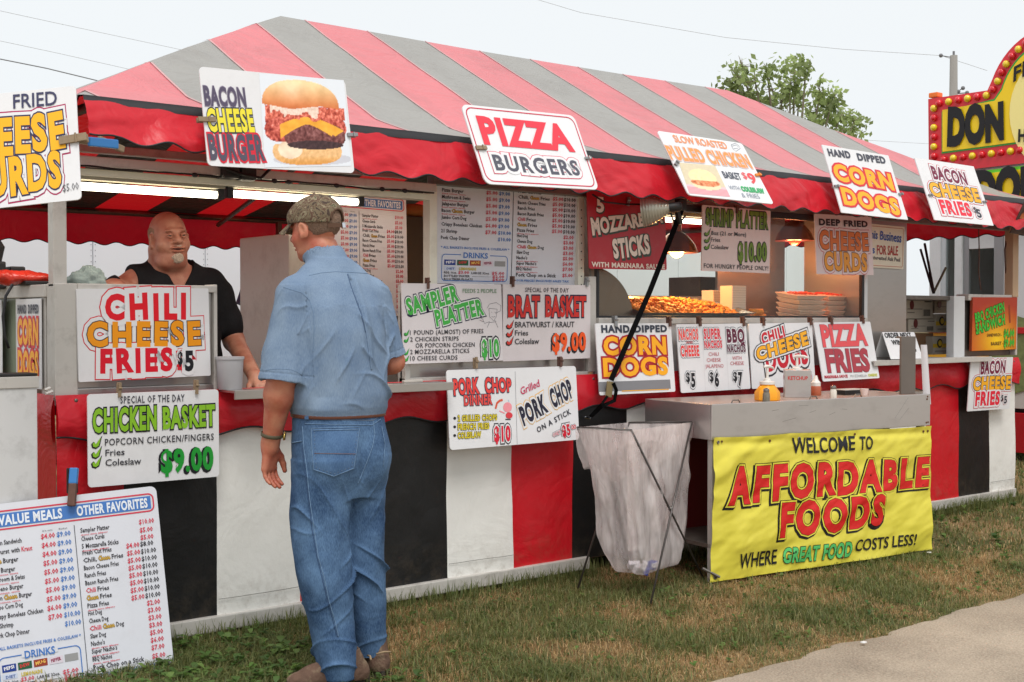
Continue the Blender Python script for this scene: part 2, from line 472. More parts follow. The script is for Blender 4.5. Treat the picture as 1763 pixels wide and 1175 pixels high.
# ------------------------------------------------------------------ materials shared by the place
def fabric(name, rgb, under=None, rough=0.38, trans=0.0, coat=0.0, fade=0.06, bump=0.25, dirtk=.14, crumple=.16, mud=False):
    if name in MATS: return MATS[name]
    m = mat(name, rgb, rough=rough, var=fade, vscale=2.2, bump=bump, bscale=14, trans=trans, dirt=(110, 100, 95), dscale=3.5, damt=dirtk, spec=0.45)
    N = m.node_tree.nodes; L = m.node_tree.links; bp = [x for x in N if x.type == 'BUMP'][0]; tc = [x for x in N if x.type == 'TEX_COORD'][0]
    n1 = N.new('ShaderNodeTexNoise'); n1.inputs['Scale'].default_value = 2.6; n1.inputs['Detail'].default_value = 3; n1.inputs['Distortion'].default_value = 2.2; L.new(tc.outputs['Object'], n1.inputs['Vector'])
    pw = N.new('ShaderNodeMath'); pw.operation = 'ABSOLUTE'; sb = N.new('ShaderNodeMath'); sb.operation = 'SUBTRACT'; sb.inputs[1].default_value = .5; L.new(n1.outputs['Fac'], sb.inputs[0]); L.new(sb.outputs[0], pw.inputs[0])
    b2 = N.new('ShaderNodeBump'); b2.inputs['Strength'].default_value = crumple; b2.inputs['Distance'].default_value = .12; L.new(pw.outputs[0], b2.inputs['Height']); L.new(bp.outputs[0], b2.inputs['Normal']); L.new(b2.outputs[0], N['Principled BSDF'].inputs['Normal'])
    if mud:     # splashed mud and grass stains low on the cloth
        b = N['Principled BSDF']; lk = b.inputs['Base Color'].links[0].from_socket; sx = N.new('ShaderNodeSeparateXYZ'); gp = N.new('ShaderNodeNewGeometry'); L.new(gp.outputs['Position'], sx.inputs[0])
        mr = N.new('ShaderNodeMapRange'); mr.inputs['From Min'].default_value = .32; mr.inputs['From Max'].default_value = .06; mr.inputs['To Max'].default_value = float(mud); L.new(sx.outputs['Z'], mr.inputs['Value'])
        n3 = N.new('ShaderNodeTexNoise'); n3.inputs['Scale'].default_value = 14; n3.inputs['Detail'].default_value = 8; n3.inputs['Roughness'].default_value = .75; L.new(tc.outputs['Object'], n3.inputs['Vector'])
        r3 = N.new('ShaderNodeValToRGB'); r3.color_ramp.elements[0].position = .46; r3.color_ramp.elements[1].position = .70; L.new(n3.outputs['Fac'], r3.inputs[0])
        mm = N.new('ShaderNodeMath'); mm.operation = 'MULTIPLY'; L.new(mr.outputs[0], mm.inputs[0]); L.new(r3.outputs[0], mm.inputs[1]); mx3 = N.new('ShaderNodeMix'); mx3.data_type = 'RGBA'; L.new(mm.outputs[0], mx3.inputs['Factor']); L.new(lk, mx3.inputs['A']); mx3.inputs['B'].default_value = tuple(lin((118, 100, 78))) + (1,); L.new(mx3.outputs['Result'], b.inputs['Base Color'])
    if under is not None:      # two-sided vinyl: the inner face keeps its full colour, the outer face is weathered and has sky sheen painted in
        N = m.node_tree.nodes; L = m.node_tree.links; b = N['Principled BSDF']
        lk = b.inputs['Base Color'].links[0].from_socket
        g = N.new('ShaderNodeNewGeometry'); mx = N.new('ShaderNodeMix'); mx.data_type = 'RGBA'
        L.new(g.outputs['Backfacing'], mx.inputs['Factor']); L.new(lk, mx.inputs['A']); mx.inputs['B'].default_value = tuple(lin(under)) + (1,)
        L.new(mx.outputs['Result'], b.inputs['Base Color'])
        for n in N:
            if n.type == 'BSDF_TRANSLUCENT':
                for l in list(n.inputs[0].links): L.remove(l)
                n.inputs[0].default_value = tuple(lin(under)) + (1,)
    return m
RED_V = fabric('red_vinyl', (216, 34, 50), rough=0.33, bump=0.35, trans=.25)
RED_S = fabric('red_skirt_vinyl', (198, 20, 34), rough=0.36, bump=0.3, crumple=.10, mud=.45)
BLK_S = fabric('black_skirt_vinyl', (9, 9, 11), rough=0.5, bump=0.25, dirtk=.04, crumple=.05, mud=.22)
WHT_S = fabric('white_skirt_vinyl', (230, 229, 224), rough=0.42, bump=0.25, crumple=.06, mud=.5, dirtk=.05, fade=.03)
ROOF_R = fabric('faded_sheen_red_roof_vinyl', (230, 134, 140), under=(225, 30, 36), rough=0.42, trans=0.24, bump=0.3, fade=.13, crumple=.3, dirtk=.26)  # sky sheen painted into the pale outer colours, besides real fading
ROOF_G = fabric('faded_sheen_grey_roof_vinyl', (160, 158, 153), under=(38, 36, 30), rough=0.42, trans=0.16, bump=0.3, fade=.11, crumple=.3, dirtk=.26)
BLK = mat('black_binding', (26, 26, 30), rough=0.5, var=.2, vscale=20)
STEEL = mat('stainless_steel', (182, 178, 174), rough=0.30, metal=0.85, var=0.06, vscale=3, bump=0.06, bscale=3, dirt=(110, 104, 96), dscale=3, damt=0.25, stretch=(1, 1, 3))
STEELD = mat('dull_steel', (120, 114, 108), rough=0.45, metal=0.7, var=0.25, vscale=6, dirt=(60, 52, 45), dscale=7, damt=.6)
ALU = mat('painted_aluminium', (196, 192, 186), rough=0.45, metal=0.15, var=0.08, vscale=8, bump=.1, bscale=20, dirt=(105, 98, 90), dscale=8, damt=0.5)
CREAM = mat('cream_enamel', (230, 228, 212), rough=0.4, var=0.06, vscale=3, dirt=(140, 120, 90), dscale=4, damt=.4)
WPAINT = mat('white_paint', (206, 208, 210), rough=0.4, var=0.04, vscale=2, dirt=(150, 145, 138), dscale=5, damt=.2)
DARK = mat('dark_plastic', (24, 23, 24), rough=0.5, var=.2, vscale=10)
RUST = mat('rusted_iron', (110, 72, 48), rough=0.75, metal=0.3, var=.4, vscale=25)

# ------------------------------------------------------------------ ground, path
def ground_h(x, y):
    return 0.012 * fbm(x * 0.9, y * 0.9, 3.0)
gx = np.unique(np.concatenate([[-300, -120, -50, -20, -10], np.arange(-5, 11, 0.2), [11, 13, 16, 20, 30, 60, 120, 300]]))
gy = np.unique(np.concatenate([[-120, -40, -15], np.arange(-6, 0.6, 0.2), [1, 2, 4, 6, 9, 14, 20, 30, 60, 120, 350]]))
P = np.array([[(x, y, (ground_h(x, y) if -4.9 < x < 10.9 and -5.9 < y < 0.5 else 0) - 0.012) for y in gy] for x in gx])
def ground_mat():
    m = bpy.data.materials.new('turf_soil'); m.use_nodes = True; N = m.node_tree.nodes; L = m.node_tree.links; b = N['Principled BSDF']
    tc = N.new('ShaderNodeTexCoord')
    n1 = N.new('ShaderNodeTexNoise'); n1.inputs['Scale'].default_value = 1.6; n1.inputs['Detail'].default_value = 8
    n2 = N.new('ShaderNodeTexNoise'); n2.inputs['Scale'].default_value = 60; n2.inputs['Detail'].default_value = 6
    r1 = N.new('ShaderNodeValToRGB'); cr = r1.color_ramp
    cr.elements[0].position = .38; cr.elements[0].color = tuple(lin((96, 98, 62))) + (1,)
    cr.elements[1].position = .66; cr.elements[1].color = tuple(lin((168, 140, 104))) + (1,)
    mx = N.new('ShaderNodeMix'); mx.data_type = 'RGBA'; mx.blend_type = 'MULTIPLY'; mx.inputs['Factor'].default_value = .7
    r2 = N.new('ShaderNodeValToRGB'); r2.color_ramp.elements[0].position = .3; r2.color_ramp.elements[0].color = (.35, .33, .3, 1); r2.color_ramp.elements[1].position = .7
    bp = N.new('ShaderNodeBump'); bp.inputs['Strength'].default_value = .8; bp.inputs['Distance'].default_value = .02
    for n in (n1, n2): L.new(tc.outputs['Object'], n.inputs['Vector'])
    L.new(n1.outputs['Fac'], r1.inputs[0]); L.new(n2.outputs['Fac'], r2.inputs[0]); L.new(r1.outputs[0], mx.inputs['A']); L.new(r2.outputs[0], mx.inputs['B'])
    L.new(mx.outputs['Result'], b.inputs['Base Color']); L.new(n2.outputs['Fac'], bp.inputs['Height']); L.new(bp.outputs[0], b.inputs['Normal'])
    b.inputs['Roughness'].default_value = .95; b.inputs['Specular IOR Level'].default_value = .15
    return m
g = MB().grid(P, flip=True).build('ground', ground_mat(), smooth=True); tag(g, kind='structure')
def edge_y(x): return -1.80 + 0.07 * fbm(x * 1.1, 4.0, 9.0) + 0.03 * fbm(x * 3.3, 2.0, 4.0) + 0.02 * fbm(x * 19, 5, 2) - 0.05 * math.exp(-((x - 1.0) / 0.7) ** 2) + 0.035 * fbm(x * 7, 1, 2)
def asphalt():
    m = bpy.data.materials.new('worn_asphalt'); m.use_nodes = True; N = m.node_tree.nodes; L = m.node_tree.links; b = N['Principled BSDF']
    tc = N.new('ShaderNodeTexCoord')
    n1 = N.new('ShaderNodeTexNoise'); n1.inputs['Scale'].default_value = 130; n1.inputs['Detail'].default_value = 4
    n2 = N.new('ShaderNodeTexNoise'); n2.inputs['Scale'].default_value = 2.2; n2.inputs['Detail'].default_value = 8
    v = N.new('ShaderNodeTexVoronoi'); v.inputs['Scale'].default_value = 85
    r = N.new('ShaderNodeValToRGB'); cr = r.color_ramp
    cr.elements[0].position = .30; cr.elements[0].color = tuple(lin((120, 109, 96))) + (1,)
    cr.elements[1].position = .72; cr.elements[1].color = tuple(lin((188, 173, 154))) + (1,)
    ad = N.new('ShaderNodeMath'); ad.operation = 'MULTIPLY_ADD'; ad.inputs[1].default_value = .55
    mu = N.new('ShaderNodeMath'); mu.operation = 'MULTIPLY'; mu.inputs[1].default_value = .5
    bp = N.new('ShaderNodeBump'); bp.inputs['Strength'].default_value = .6; bp.inputs['Distance'].default_value = .006
    for n in (n1, n2, v): L.new(tc.outputs['Object'], n.inputs['Vector'])
    L.new(n1.outputs['Fac'], ad.inputs[0]); L.new(n2.outputs['Fac'], mu.inputs[0]); L.new(mu.outputs[0], ad.inputs[2])
    L.new(ad.outputs[0], r.inputs[0]); L.new(r.outputs[0], b.inputs['Base Color'])
    L.new(v.outputs['Distance'], bp.inputs['Height']); L.new(bp.outputs[0], b.inputs['Normal'])
    b.inputs['Roughness'].default_value = .9; b.inputs['Specular IOR Level'].default_value = .25
    return m
xs = np.concatenate([[-200, -60, -20, -8], np.arange(-5, 12, 0.04), [14, 20, 40, 120, 250]])
P = np.array([[(x, (edge_y(x) if -5 <= x <= 12 else -1.85) + dy, z) for dy, z in ((0.0, -0.013), (-0.05, 0.008), (-0.4, 0.013), (-6.5, 0.015), (-9, 0.012))] for x in xs])
pth = MB().grid(P).build('path', asphalt(), smooth=True); tag(pth, kind='structure')

# ------------------------------------------------------------------ food stand
STAND = thing('food_stand', 'long striped concession stand with faded canopy and red, black and white vinyl skirt', 'food stand', (2.95, 0, 0))
EX0, EX1, EY0, EY1, EZ = -0.655, 6.66, -0.22, 4.8, 2.235
RX0, RX1, RY, RZ = 1.16, 5.02, 1.5, 3.125
def roof_z(x, y):
    if y < RY: t = (y - EY0) / (RY - EY0)
    else: t = (EY1 - y) / (EY1 - RY)
    a = (x - EX0) / (RX0 - EX0); b = (EX1 - x) / (EX1 - RX1)
    t = max(0.0, min(t, 1.0)); a = max(0.0, a); b = max(0.0, b)
    flat = 0.17
    t = (t * 0.62) if t < flat else (flat * 0.62 + (t - flat) * (1 - flat * 0.62) / (1 - flat))
    t = min(t, min(a, 1) ** .90, min(b, 1) ** .90)
    z = EZ + (RZ - EZ) * t
    sag = -0.006 * math.sin(PI * min(1, t)) + 0.008 * fbm(x * 1.3, y * 1.1, 5) * min(1, 3 * t) * min(1, max(.2, (1 - t) * 5))
    return z + sag - 0.012 * math.sin(PI * min(1, max(0, (x - RX0) / (RX1 - RX0)))) * (t ** 3)
SW = 0.431
def SX(j): return 1.32 + SW * j if j >= 0 else 1.32 + {-1: -.43, -2: -.90, -3: -1.40, -4: -1.90}.get(j, -2.4)
j0 = -5; roofN = 0
for j in range(j0, 14):
    xa, xb = max(EX0, SX(j)), min(EX1, SX(j + 1))
    if xb - xa < 0.02: continue
    us = np.linspace(xa, xb, 9)
    base = set(np.linspace(EY0, EY1, 60)) | {RY}
    us = np.unique(np.concatenate([us, [v_ for v_ in (RX0, RX1) if xa < v_ < xb]]))
    cols = []
    for x in us:
        ta = min(1, max(0, (x - EX0) / (RX0 - EX0)) ** .90, max(0, (EX1 - x) / (EX1 - RX1)) ** .90)
        fl = .17; tt = ta / .62 if ta < fl * .62 else fl + (ta - fl * .62) * (1 - fl) / (1 - fl * .62)
        yf, yb = EY0 + tt * (RY - EY0), EY1 - tt * (EY1 - RY)
        ys = np.concatenate([np.linspace(EY0, yf, 26), np.linspace(yf, yb, 10)[1:-1], np.linspace(yb, EY1, 24)])
        cols.append([(x, y, roof_z(x, y)) for y in ys])
    MB().grid(np.array(cols), flip=True).build('roof_panel', ROOF_R if j % 2 == 0 else ROOF_G, STAND, smooth=True)
# welds: a narrow overlap seam along each stripe joint
mb = MB()
for j in range(j0 + 1, 13):
    x = SX(j)
    if x < EX0 + .02: continue
    ys = np.linspace(EY0, RY, 24)
    pts = np.array([[(x + d, y, roof_z(x + d, y) + 0.004) for y in ys] for d in (-0.006, 0.006)])
    mb.grid(pts, flip=True)
mb.build('roof_seam', fabric('faded_roof_seam', (200, 150, 150), rough=0.45), STAND, smooth=True)

def valance(pts_fn, L, name, drop_fn, m=RED_V, scal=0.21, amp=0.013, out=0.12, seed=0, nfold=1.0, band=True):
    """hanging strip; pts_fn(s)->(x,y,z, nx, ny) top edge point and outward normal for arc length s"""
    n = int(L / 0.018); rows = 14; G = np.zeros((n, rows, 3)); edge = []
    for i in range(n):
        s = L * i / (n - 1); x, y, z, nx, ny = pts_fn(s)
        d = drop_fn(s) + amp * math.cos(2 * PI * s / scal)
        for k in range(rows):
            t = k / (rows - 1)
            w = nfold * t ** 0.7 * (0.030 * fbm(s * 2.6 + t * 1.3, seed, t * .7) + 0.014 * fbm(s * 9 - t * 3, seed + 5, t) + .012 * abs(fbm(s * 4.2 + t * 2.5, seed + 9, 1)))
            o = out * t + w + 0.012 * math.sin(PI * t)
            G[i, k] = (x + nx * o, y + ny * o, z - d * t)
        edge.append(tuple(G[i, -1]))
    MB().grid(G).build(name, m, STAND, smooth=True)
    mb = MB().tube(edge, 0.004, 5); mb.build('valance_piping', BLK, STAND, smooth=True)
    if band:
        B = np.zeros((n, 3, 3))
        for i in range(n):
            s = L * i / (n - 1); x, y, z, nx, ny = pts_fn(s)
            w = 0.004 * fbm(s * 4, 8, seed)
            for k, (o, dz) in enumerate(((-0.02, 0.006), (0.010 + w, 0.004), (0.020 + w, -0.034 + w))):
                B[i, k] = (x + nx * o, y + ny * o, z + dz)
        MB().grid(B).build('eave_binding', BLK, STAND, smooth=True)
def drop_front(s):
    x = EX0 + s
    return float(np.interp(x, [-0.66, -0.55, -0.1, 0.25, 0.7, 6.7], [0.14, 0.17, 0.185, 0.205, 0.215, 0.225]))
valance(lambda s: (EX0 + s, EY0 - 0.004, EZ, 0, -1), EX1 - EX0, 'front_valance', drop_front, out=.085, nfold=.75)
valance(lambda s: (EX1 - s, EY1, EZ, 0, 1), EX1 - EX0, 'rear_valance', lambda s: 0.27, seed=3, out=0.03, nfold=.5)
valance(lambda s: (EX0 - 0.004, EY1 - s, EZ, -1, 0), EY1 - EY0, 'left_valance', lambda s: 0.19, seed=6, out=0.05, nfold=.8)
valance(lambda s: (EX1 + 0.004, EY0 + s, EZ, 1, 0), EY1 - EY0, 'right_valance', lambda s: 0.22, seed=9, out=0.03, nfold=.6)
# tent frame
fr = [((EX0 + .05, EY0 + .05), (EX1 - .05, EY0 + .05)), ((EX0 + .05, EY1 - .05), (EX1 - .05, EY1 - .05)), ((EX0 + .05, EY0 + .05), (EX0 + .05, EY1 - .05)), ((EX1 - .05, EY0 + .05), (EX1 - .05, EY1 - .05))]
for (a, b) in fr:
    MB().tube([(a[0], a[1], EZ - .03), (b[0], b[1], EZ - .03)], 0.02, 10).build('eave_tube', STEELD, STAND, smooth=True)
for (a, b) in [((EX0, EY0, EZ - .04), (RX0, RY, RZ - .05)), ((EX0, EY1, EZ - .04), (RX0, RY, RZ - .05)), ((EX1, EY0, EZ - .04), (RX1, RY, RZ - .05)), ((EX1, EY1, EZ - .04), (RX1, RY, RZ - .05)), ((RX0, RY, RZ - .05), (RX1, RY, RZ - .05))] + [((x, EY0, EZ - .04), (x, RY, RZ - .05)) for x in (2.3, 3.9)] + [((x, EY1, EZ - .04), (x, RY, RZ - .05)) for x in (2.3, 3.9)]:
    a = Vector(a) - Vector((0, 0, .10)); b = Vector(b) - Vector((0, 0, .07)); MB().tube([a.lerp(b, .05), b], 0.019, 8).build('rafter_tube', STEELD, STAND, smooth=True)
for (x, y) in ((EX0 + .1, EY1 - .1), (EX1 - .1, EY1 - .1), (2.9, EY1 - .1)):
    MB().box(x - .02, x + .02, y - .02, y + .02, 0, EZ - .04).build('tent_leg', STEELD, STAND)

# skirt: striped vinyl panels, widths from the pattern black / white / red
KW = 0.414; KM = {0: WHT_S, 1: RED_S, 2: BLK_S}
def skirt_panel(x0, x1, m, seed, z1=1.045, z0=0.075, yoff=0.0, name='skirt_panel'):
    n, r = 12, 22; G = np.zeros((n, r, 3))
    for i in range(n):
        for k in range(r):
            x = x0 + (x1 - x0) * i / (n - 1); z = z1 + (z0 - z1) * k / (r - 1); t = (z1 - z) / (z1 - z0)
            y = -0.012 + yoff + (0.012 * fbm(x * 1.7, z * 1.2, 2) + 0.006 * fbm(x * 5.5, z * 2.2, 7)) * min(1, t * 4) - 0.01 * t
            G[i, k] = (x, y, z)
    MB().grid(G).build(name, m, STAND, smooth=True)
ks = [(-1.665, -1, 1)] + [(k, k + 1, k % 3) for k in range(-1, 15)] + [(15, 15.87, 0)]
for a, b, c in ks:
    skirt_panel(a * KW, b * KW, KM[c % 3], a)
# side skirts
for X, sgn in ((-0.69, -1), (6.57, 1)):
    for q in range(5):
        y0, y1 = q * 0.9, (q + 1) * 0.9
        G = np.array([[(X - sgn * 0.002 + sgn * (0.008 * fbm(y * 2, z * 1.5, X)), y, z) for z in np.linspace(1.045, .075, 14)] for y in np.linspace(y0, y1, 10)])
        MB().grid(G, flip=(sgn > 0) is False).build('skirt_panel', KM[(q + 1) % 3], STAND, smooth=True)
MB().box(-0.70, 2.175, -0.045, 0.03, 0.018, 0.085, b=.006).build('base_rail', ALU, STAND)
MB().box(2.9, 6.55, -0.045, 0.03, 0.018, 0.085, b=.006).build('base_rail', ALU, STAND)
MB().box(-0.72, -0.65, 0.05, 4.5, 0.018, 0.085, b=.006).build('base_rail', ALU, STAND)
# hem seam
mb = MB()
for a, b, c in ks:
    if c % 3 == 0:
        xs = np.linspace(a * KW + .004, b * KW - .004, 8)
        mb.tube([(x, -0.029 + 0.012 * fbm(x * 1.7, .14 * 1.2, 2) + 0.006 * fbm(x * 5.5, .14 * 2.2, 7), .155) for x in xs], .0012, 4)
mb.build('hem_stitching', mat('grey_thread', (110, 108, 104), rough=.8), STAND)

# red scalloped counter skirt
n = 520; rows = 9; G = np.zeros((n, rows, 3)); edge = []
X0, X1 = -0.70, 6.58
for i in range(n):
    x = X0 + (X1 - X0) * i / (n - 1)
    zt = 1.068 + 0.006 * (x / 6)
    d = 0.185 + 0.017 * math.cos(2 * PI * x / 0.415 + 0.9) + 0.01 * fbm(x * .6, 3)
    for k in range(rows):
        t = k / (rows - 1)
        G[i, k] = (x, -0.034 - 0.02 * math.sin(PI * t) - 0.012 * t + t * (0.022 * fbm(x * 2.1, 11, t) + 0.008 * fbm(x * 8, 4, t * 2)), zt - d * t)
    edge.append(tuple(G[i, -1]))
MB().grid(G).build('counter_valance', RED_V, STAND, smooth=True)
MB().tube(edge, 0.0045, 5).build('valance_piping', BLK, STAND, smooth=True)
G = np.array([[(-0.705 - 0.012 * math.sin(t * 3) + .006 * fbm(y * 3, t, 5), y, 1.068 - t * (0.185 + .017 * math.cos(y * 15))) for t in np.linspace(0, 1, 7)] for y in np.linspace(-.03, 4.5, 80)])
MB().grid(G, flip=True).build('counter_valance', RED_V, STAND, smooth=True)
for x in (-0.62, -0.06, 2.2, 3.2, 5.3, 6.5):
    MB().ball((x, -0.045, 1.045), .008, 5, sq=(1, .5, 1)).build('snap_rivet', STEELD, STAND, smooth=True)

# deck and structure behind the skirt (hides the void)
MB().box(-0.66, 6.54, 0.02, 4.6, 0.06, 0.10).build('deck_floor', mat('deck_plywood', (120, 100, 80), rough=.8, var=.2, vscale=3), STAND)
MB().box(-0.66, 6.54, 0.02, 0.55, 0.98, 1.02).build('counter_deck', STEELD, STAND)
# corner post and window frames at the front wall
def post(x0, x1, z0, z1, m=ALU, y0=0.0, y1=0.06, name='post', b=.004):
    return MB().box(x0, x1, y0, y1, z0, z1, b=b).build(name, m, STAND)
post(-0.692, -0.637, 1.50, 2.06)
post(-0.692, -0.60, 1.05, 1.515, y0=-0.012, y1=.08)
post(-0.60, 0.01, 1.485, 1.515, y0=-.016, y1=.09, name='ledge')
post(-0.60, 0.01, 1.052, 1.09, m=STEEL, y0=-.008, y1=.05, name='lower_rail')
post(-0.005, 0.012, 1.05, 1.52, y0=-.014, y1=.08, name='frame_edge')
post(-0.60, -0.005, 1.09, 1.485, m=STEEL, y0=0.004, y1=.03, name='steel_panel')
# left side wall: low framed wall receding
for y in (0.10, 0.42, 0.9, 1.45, 2.0, 2.6):
    MB().box(-0.69, -0.655, y, y + .05, 1.05, 1.46, b=.003).build('wall_stud', ALU, STAND)
MB().box(-0.70, -0.65, 0.08, 2.9, 1.46, 1.512, b=.004).build('wall_rail', ALU, STAND)
MB().box(-0.66, -0.652, 0.08, 2.9, 1.05, 1.46).build('side_panel', mat('clear_side_panel', (150, 160, 140), rough=.2, var=.2, vscale=4), STAND)
# header beam with light strip
post(-0.66, 1.17, 1.955, 1.985, m=CREAM, y0=.02, y1=.10, name='header_beam')
post(-0.66, 1.17, 1.99, 2.03, m=ALU, y0=-.03, y1=.03, name='header_channel')
post(1.17, 6.5, 2.03, 2.10, m=STEELD, y0=.0, y1=.05, name='header_beam')
post(-0.66, 1.17, 2.07, 2.105, m=ALU, y0=.16, y1=.2, name='header_channel')
pts = [(x, -0.034 + .01 * fbm(x * 5, 1), 1.985 + 0.008 * fbm(x * 3, 2)) for x in np.linspace(-.6, 1.15, 50)]
MB().tube(pts, 0.004, 5).build('cable', BLK, STAND)
for x in (-.1, .28, .85, .35, .6, .98):
    MB().ball((x, -0.035, 1.984), .012, 5, sq=(1.3, .7, .9)).build('cable_knot', BLK, STAND)
mb = MB(); mb.box(.02, .1, -.06, 0.02, 1.98, 2.08, b=.01); mb.box(.11, .19, -.05, .02, 1.975, 2.06, b=.02); mb.tube([(.0, -.05, 2.03), (.08, -.08, 2.0), (.2, -.06, 1.99), (.26, -.04, 2.04)], .007, 6)
mb.build('junction_box', DARK, STAND)
# divider posts
post(1.165, 1.21, 1.50, 2.03, m=CREAM, y0=.02, y1=.08)
post(2.155, 2.20, 1.08, 2.04, m=CREAM, y0=0.03, y1=.07)
post(2.205, 2.262, 1.08, 1.60, m=ALU, y0=.0, y1=.08)
mb = MB()
for z in np.arange(1.42, 2.0, .045): mb.tube([(2.178, .028, z), (2.178, .031, z)], .004, 6)
mb.build('post_holes', DARK, STAND)
# middle steel panel (behind sampler and brat boards)
post(1.0, 2.2, 1.06, 1.50, m=STEEL, y0=0.02, y1=.04, name='steel_panel')
post(1.0, 2.2, 1.50, 1.535, y0=-.006, y1=.06, name='ledge')
post(1.0, 1.03, 1.05, 1.5, y0=-.006, y1=.06, name='frame_edge')
post(1.0, 2.2, 1.052, 1.085, y0=-.004, y1=.05, name='lower_rail')
# front window
post(2.262, 4.70, 1.34, 1.375, y0=-.02, y1=.05, name='window_sill')
post(2.262, 4.70, 1.06, 1.34, m=WPAINT, y0=0.0, y1=.03, name='lower_panel')
post(4.655, 4.68, 1.375, 2.04, m=BLK, y0=-.006, y1=.02, name='window_frame')
post(2.262, 2.28, 1.375, 2.04, m=BLK, y0=-.006, y1=.02, name='window_frame')
post(2.28, 4.655, 1.375, 1.387, m=BLK, y0=-.006, y1=.02, name='window_frame')
post(2.28, 4.655, 1.99, 2.03, m=BLK, y0=-.006, y1=.02, name='window_frame')
GLASS = bpy.data.materials.new('window_glass'); GLASS.use_nodes = True
_n = GLASS.node_tree.nodes; _l = GLASS.node_tree.links; _n.remove(_n['Principled BSDF'])
_t = _n.new('ShaderNodeBsdfTransparent'); _g = _n.new('ShaderNodeBsdfGlossy'); _g.inputs['Roughness'].default_value = .03; _w = _n.new('ShaderNodeLayerWeight'); _f = _n.new('ShaderNodeMath'); _f.operation = 'POWER'; _f.inputs[1].default_value = 4.0; _l.new(_w.outputs['Facing'], _f.inputs[0])
_m = _n.new('ShaderNodeMixShader'); _l.new(_f.outputs[0], _m.inputs[0]); _l.new(_t.outputs[0], _m.inputs[1]); _l.new(_g.outputs[0], _m.inputs[2]); _l.new(_m.outputs[0], _n['Material Output'].inputs[0])
_t.inputs[0].default_value = (.93, .95, .94, 1)
MB().box(2.282, 4.653, .004, .008, 1.388, 1.989).build('window_pane', GLASS, STAND)
# wide steel pillar right of the window, its side face and the store shelf
post(4.69, 5.19, 1.10, 2.20, m=STEEL, y0=0.012, y1=.5, name='steel_pillar', b=.006)
post(4.685, 4.72, 1.06, 2.10, m=WPAINT, y0=-.004, y1=.02)
post(4.72, 6.60, 1.50, 1.53, m=STEELD, y0=.02, y1=.7, name='store_shelf')
post(5.74, 5.88, 1.085, 1.53, m=WPAINT, y0=-.012, y1=.05)
post(5.93, 6.60, 1.50, 1.545, m=ALU, y0=-.012, y1=.09, name='ledge')
post(6.575, 6.60, 1.09, 1.55, m=ALU, y0=-.014, y1=.09, name='frame_edge')
post(5.93, 6.575, 1.09, 1.50, m=STEELD, y0=.03, y1=.05, name='steel_panel')
post(6.52, 6.60, 1.53, 2.12, m=mat('pale_timber', (190, 160, 130), rough=.7, var=.1, vscale=5, stretch=(4, 4, .5)), y0=-.02, y1=.05)
post(4.72, 6.55, 1.04, 1.06, m=STEELD, y0=.02, y1=.9, name='store_floor')
post(4.72, 6.55, 1.06, 1.5, m=DARK, y0=.86, y1=.88, name='store_back')
# serving shelves
mb = MB(); mb.box(0.012, 1.165, -0.17, 0.02, 1.055, 1.066, b=.002); mb.box(0.012, 1.165, -.175, -.165, 1.028, 1.067, b=.002); mb.build('serving_shelf', STEEL, STAND)
mb = MB(); mb.box(4.60, 6.02, -0.14, 0.02, 1.082, 1.092, b=.002); mb.box(4.60, 6.02, -.145, -.135, 1.06, 1.094, b=.002); mb.build('serving_shelf', ALU, STAND)
# interior
MB().box(2.28, 4.69, 0.03, .62, 1.33, 1.362, b=.002).build('food_deck', STEEL, STAND)
MB().box(2.25, 4.70, 0.06, .95, 2.14, 2.17).build('hood_top', STEELD, STAND)
MB().box(2.262, 2.28, 0.06, .9, 1.36, 2.14).build('hood_side', STEELD, STAND)
MB().box(3.98, 4.68, 0.66, .68, 1.30, 2.1).build('hood_back', STEEL, STAND)
# fluorescent lamps
def tube_lamp(x0, x1, y, z, label, power=1.5, vis=True):
    t = thing('fluorescent_lamp', label, 'lamp', ((x0 + x1) / 2, y, z))
    MB().tube([(x0 + .02, y, z), (x1 - .02, y, z)], 0.0165, 12).build('tube', mat('lit_tube', (255, 240, 205), emit=(255, 240, 212), estr=6), t, smooth=True)
    [MB().box(xa_, xa_ + .03, y - .018, y + .018, z - .02, z + .04, b=.003).build('lamp_holder', DARK, t) for xa_ in (x0, x1 - .03)]
    MB().box(x0, x1, y - .03, y + .03, z + .026, z + .052, b=.003).build('housing', mat('lamp_housing', (150, 146, 128), rough=.5), t)
    a = bpy.data.lights.new('tube_light', 'AREA'); a.shape = 'RECTANGLE'; a.size = x1 - x0 - .1; a.size_y = .05; a.energy = power; a.color = (1, .94, .82)
    o = bpy.data.objects.new('tube_light', a); COL.objects.link(o); o.parent = t; o.location = (0, 0, -.03)
    return t
tube_lamp(-0.64, 0.075, .06, 1.915, 'lit fluorescent tube under the header beam nearest the left corner post')
tube_lamp(0.09, 0.80, .06, 1.925, 'lit fluorescent tube behind the man\'s cap brim')
tube_lamp(1.0, 2.1, 1.15, 2.10, 'lit fluorescent tube above the inner price menu, behind the header beam')
tube_lamp(2.75, 3.95, .45, 1.985, 'lit fluorescent tube above the food window, behind the shrimp board')
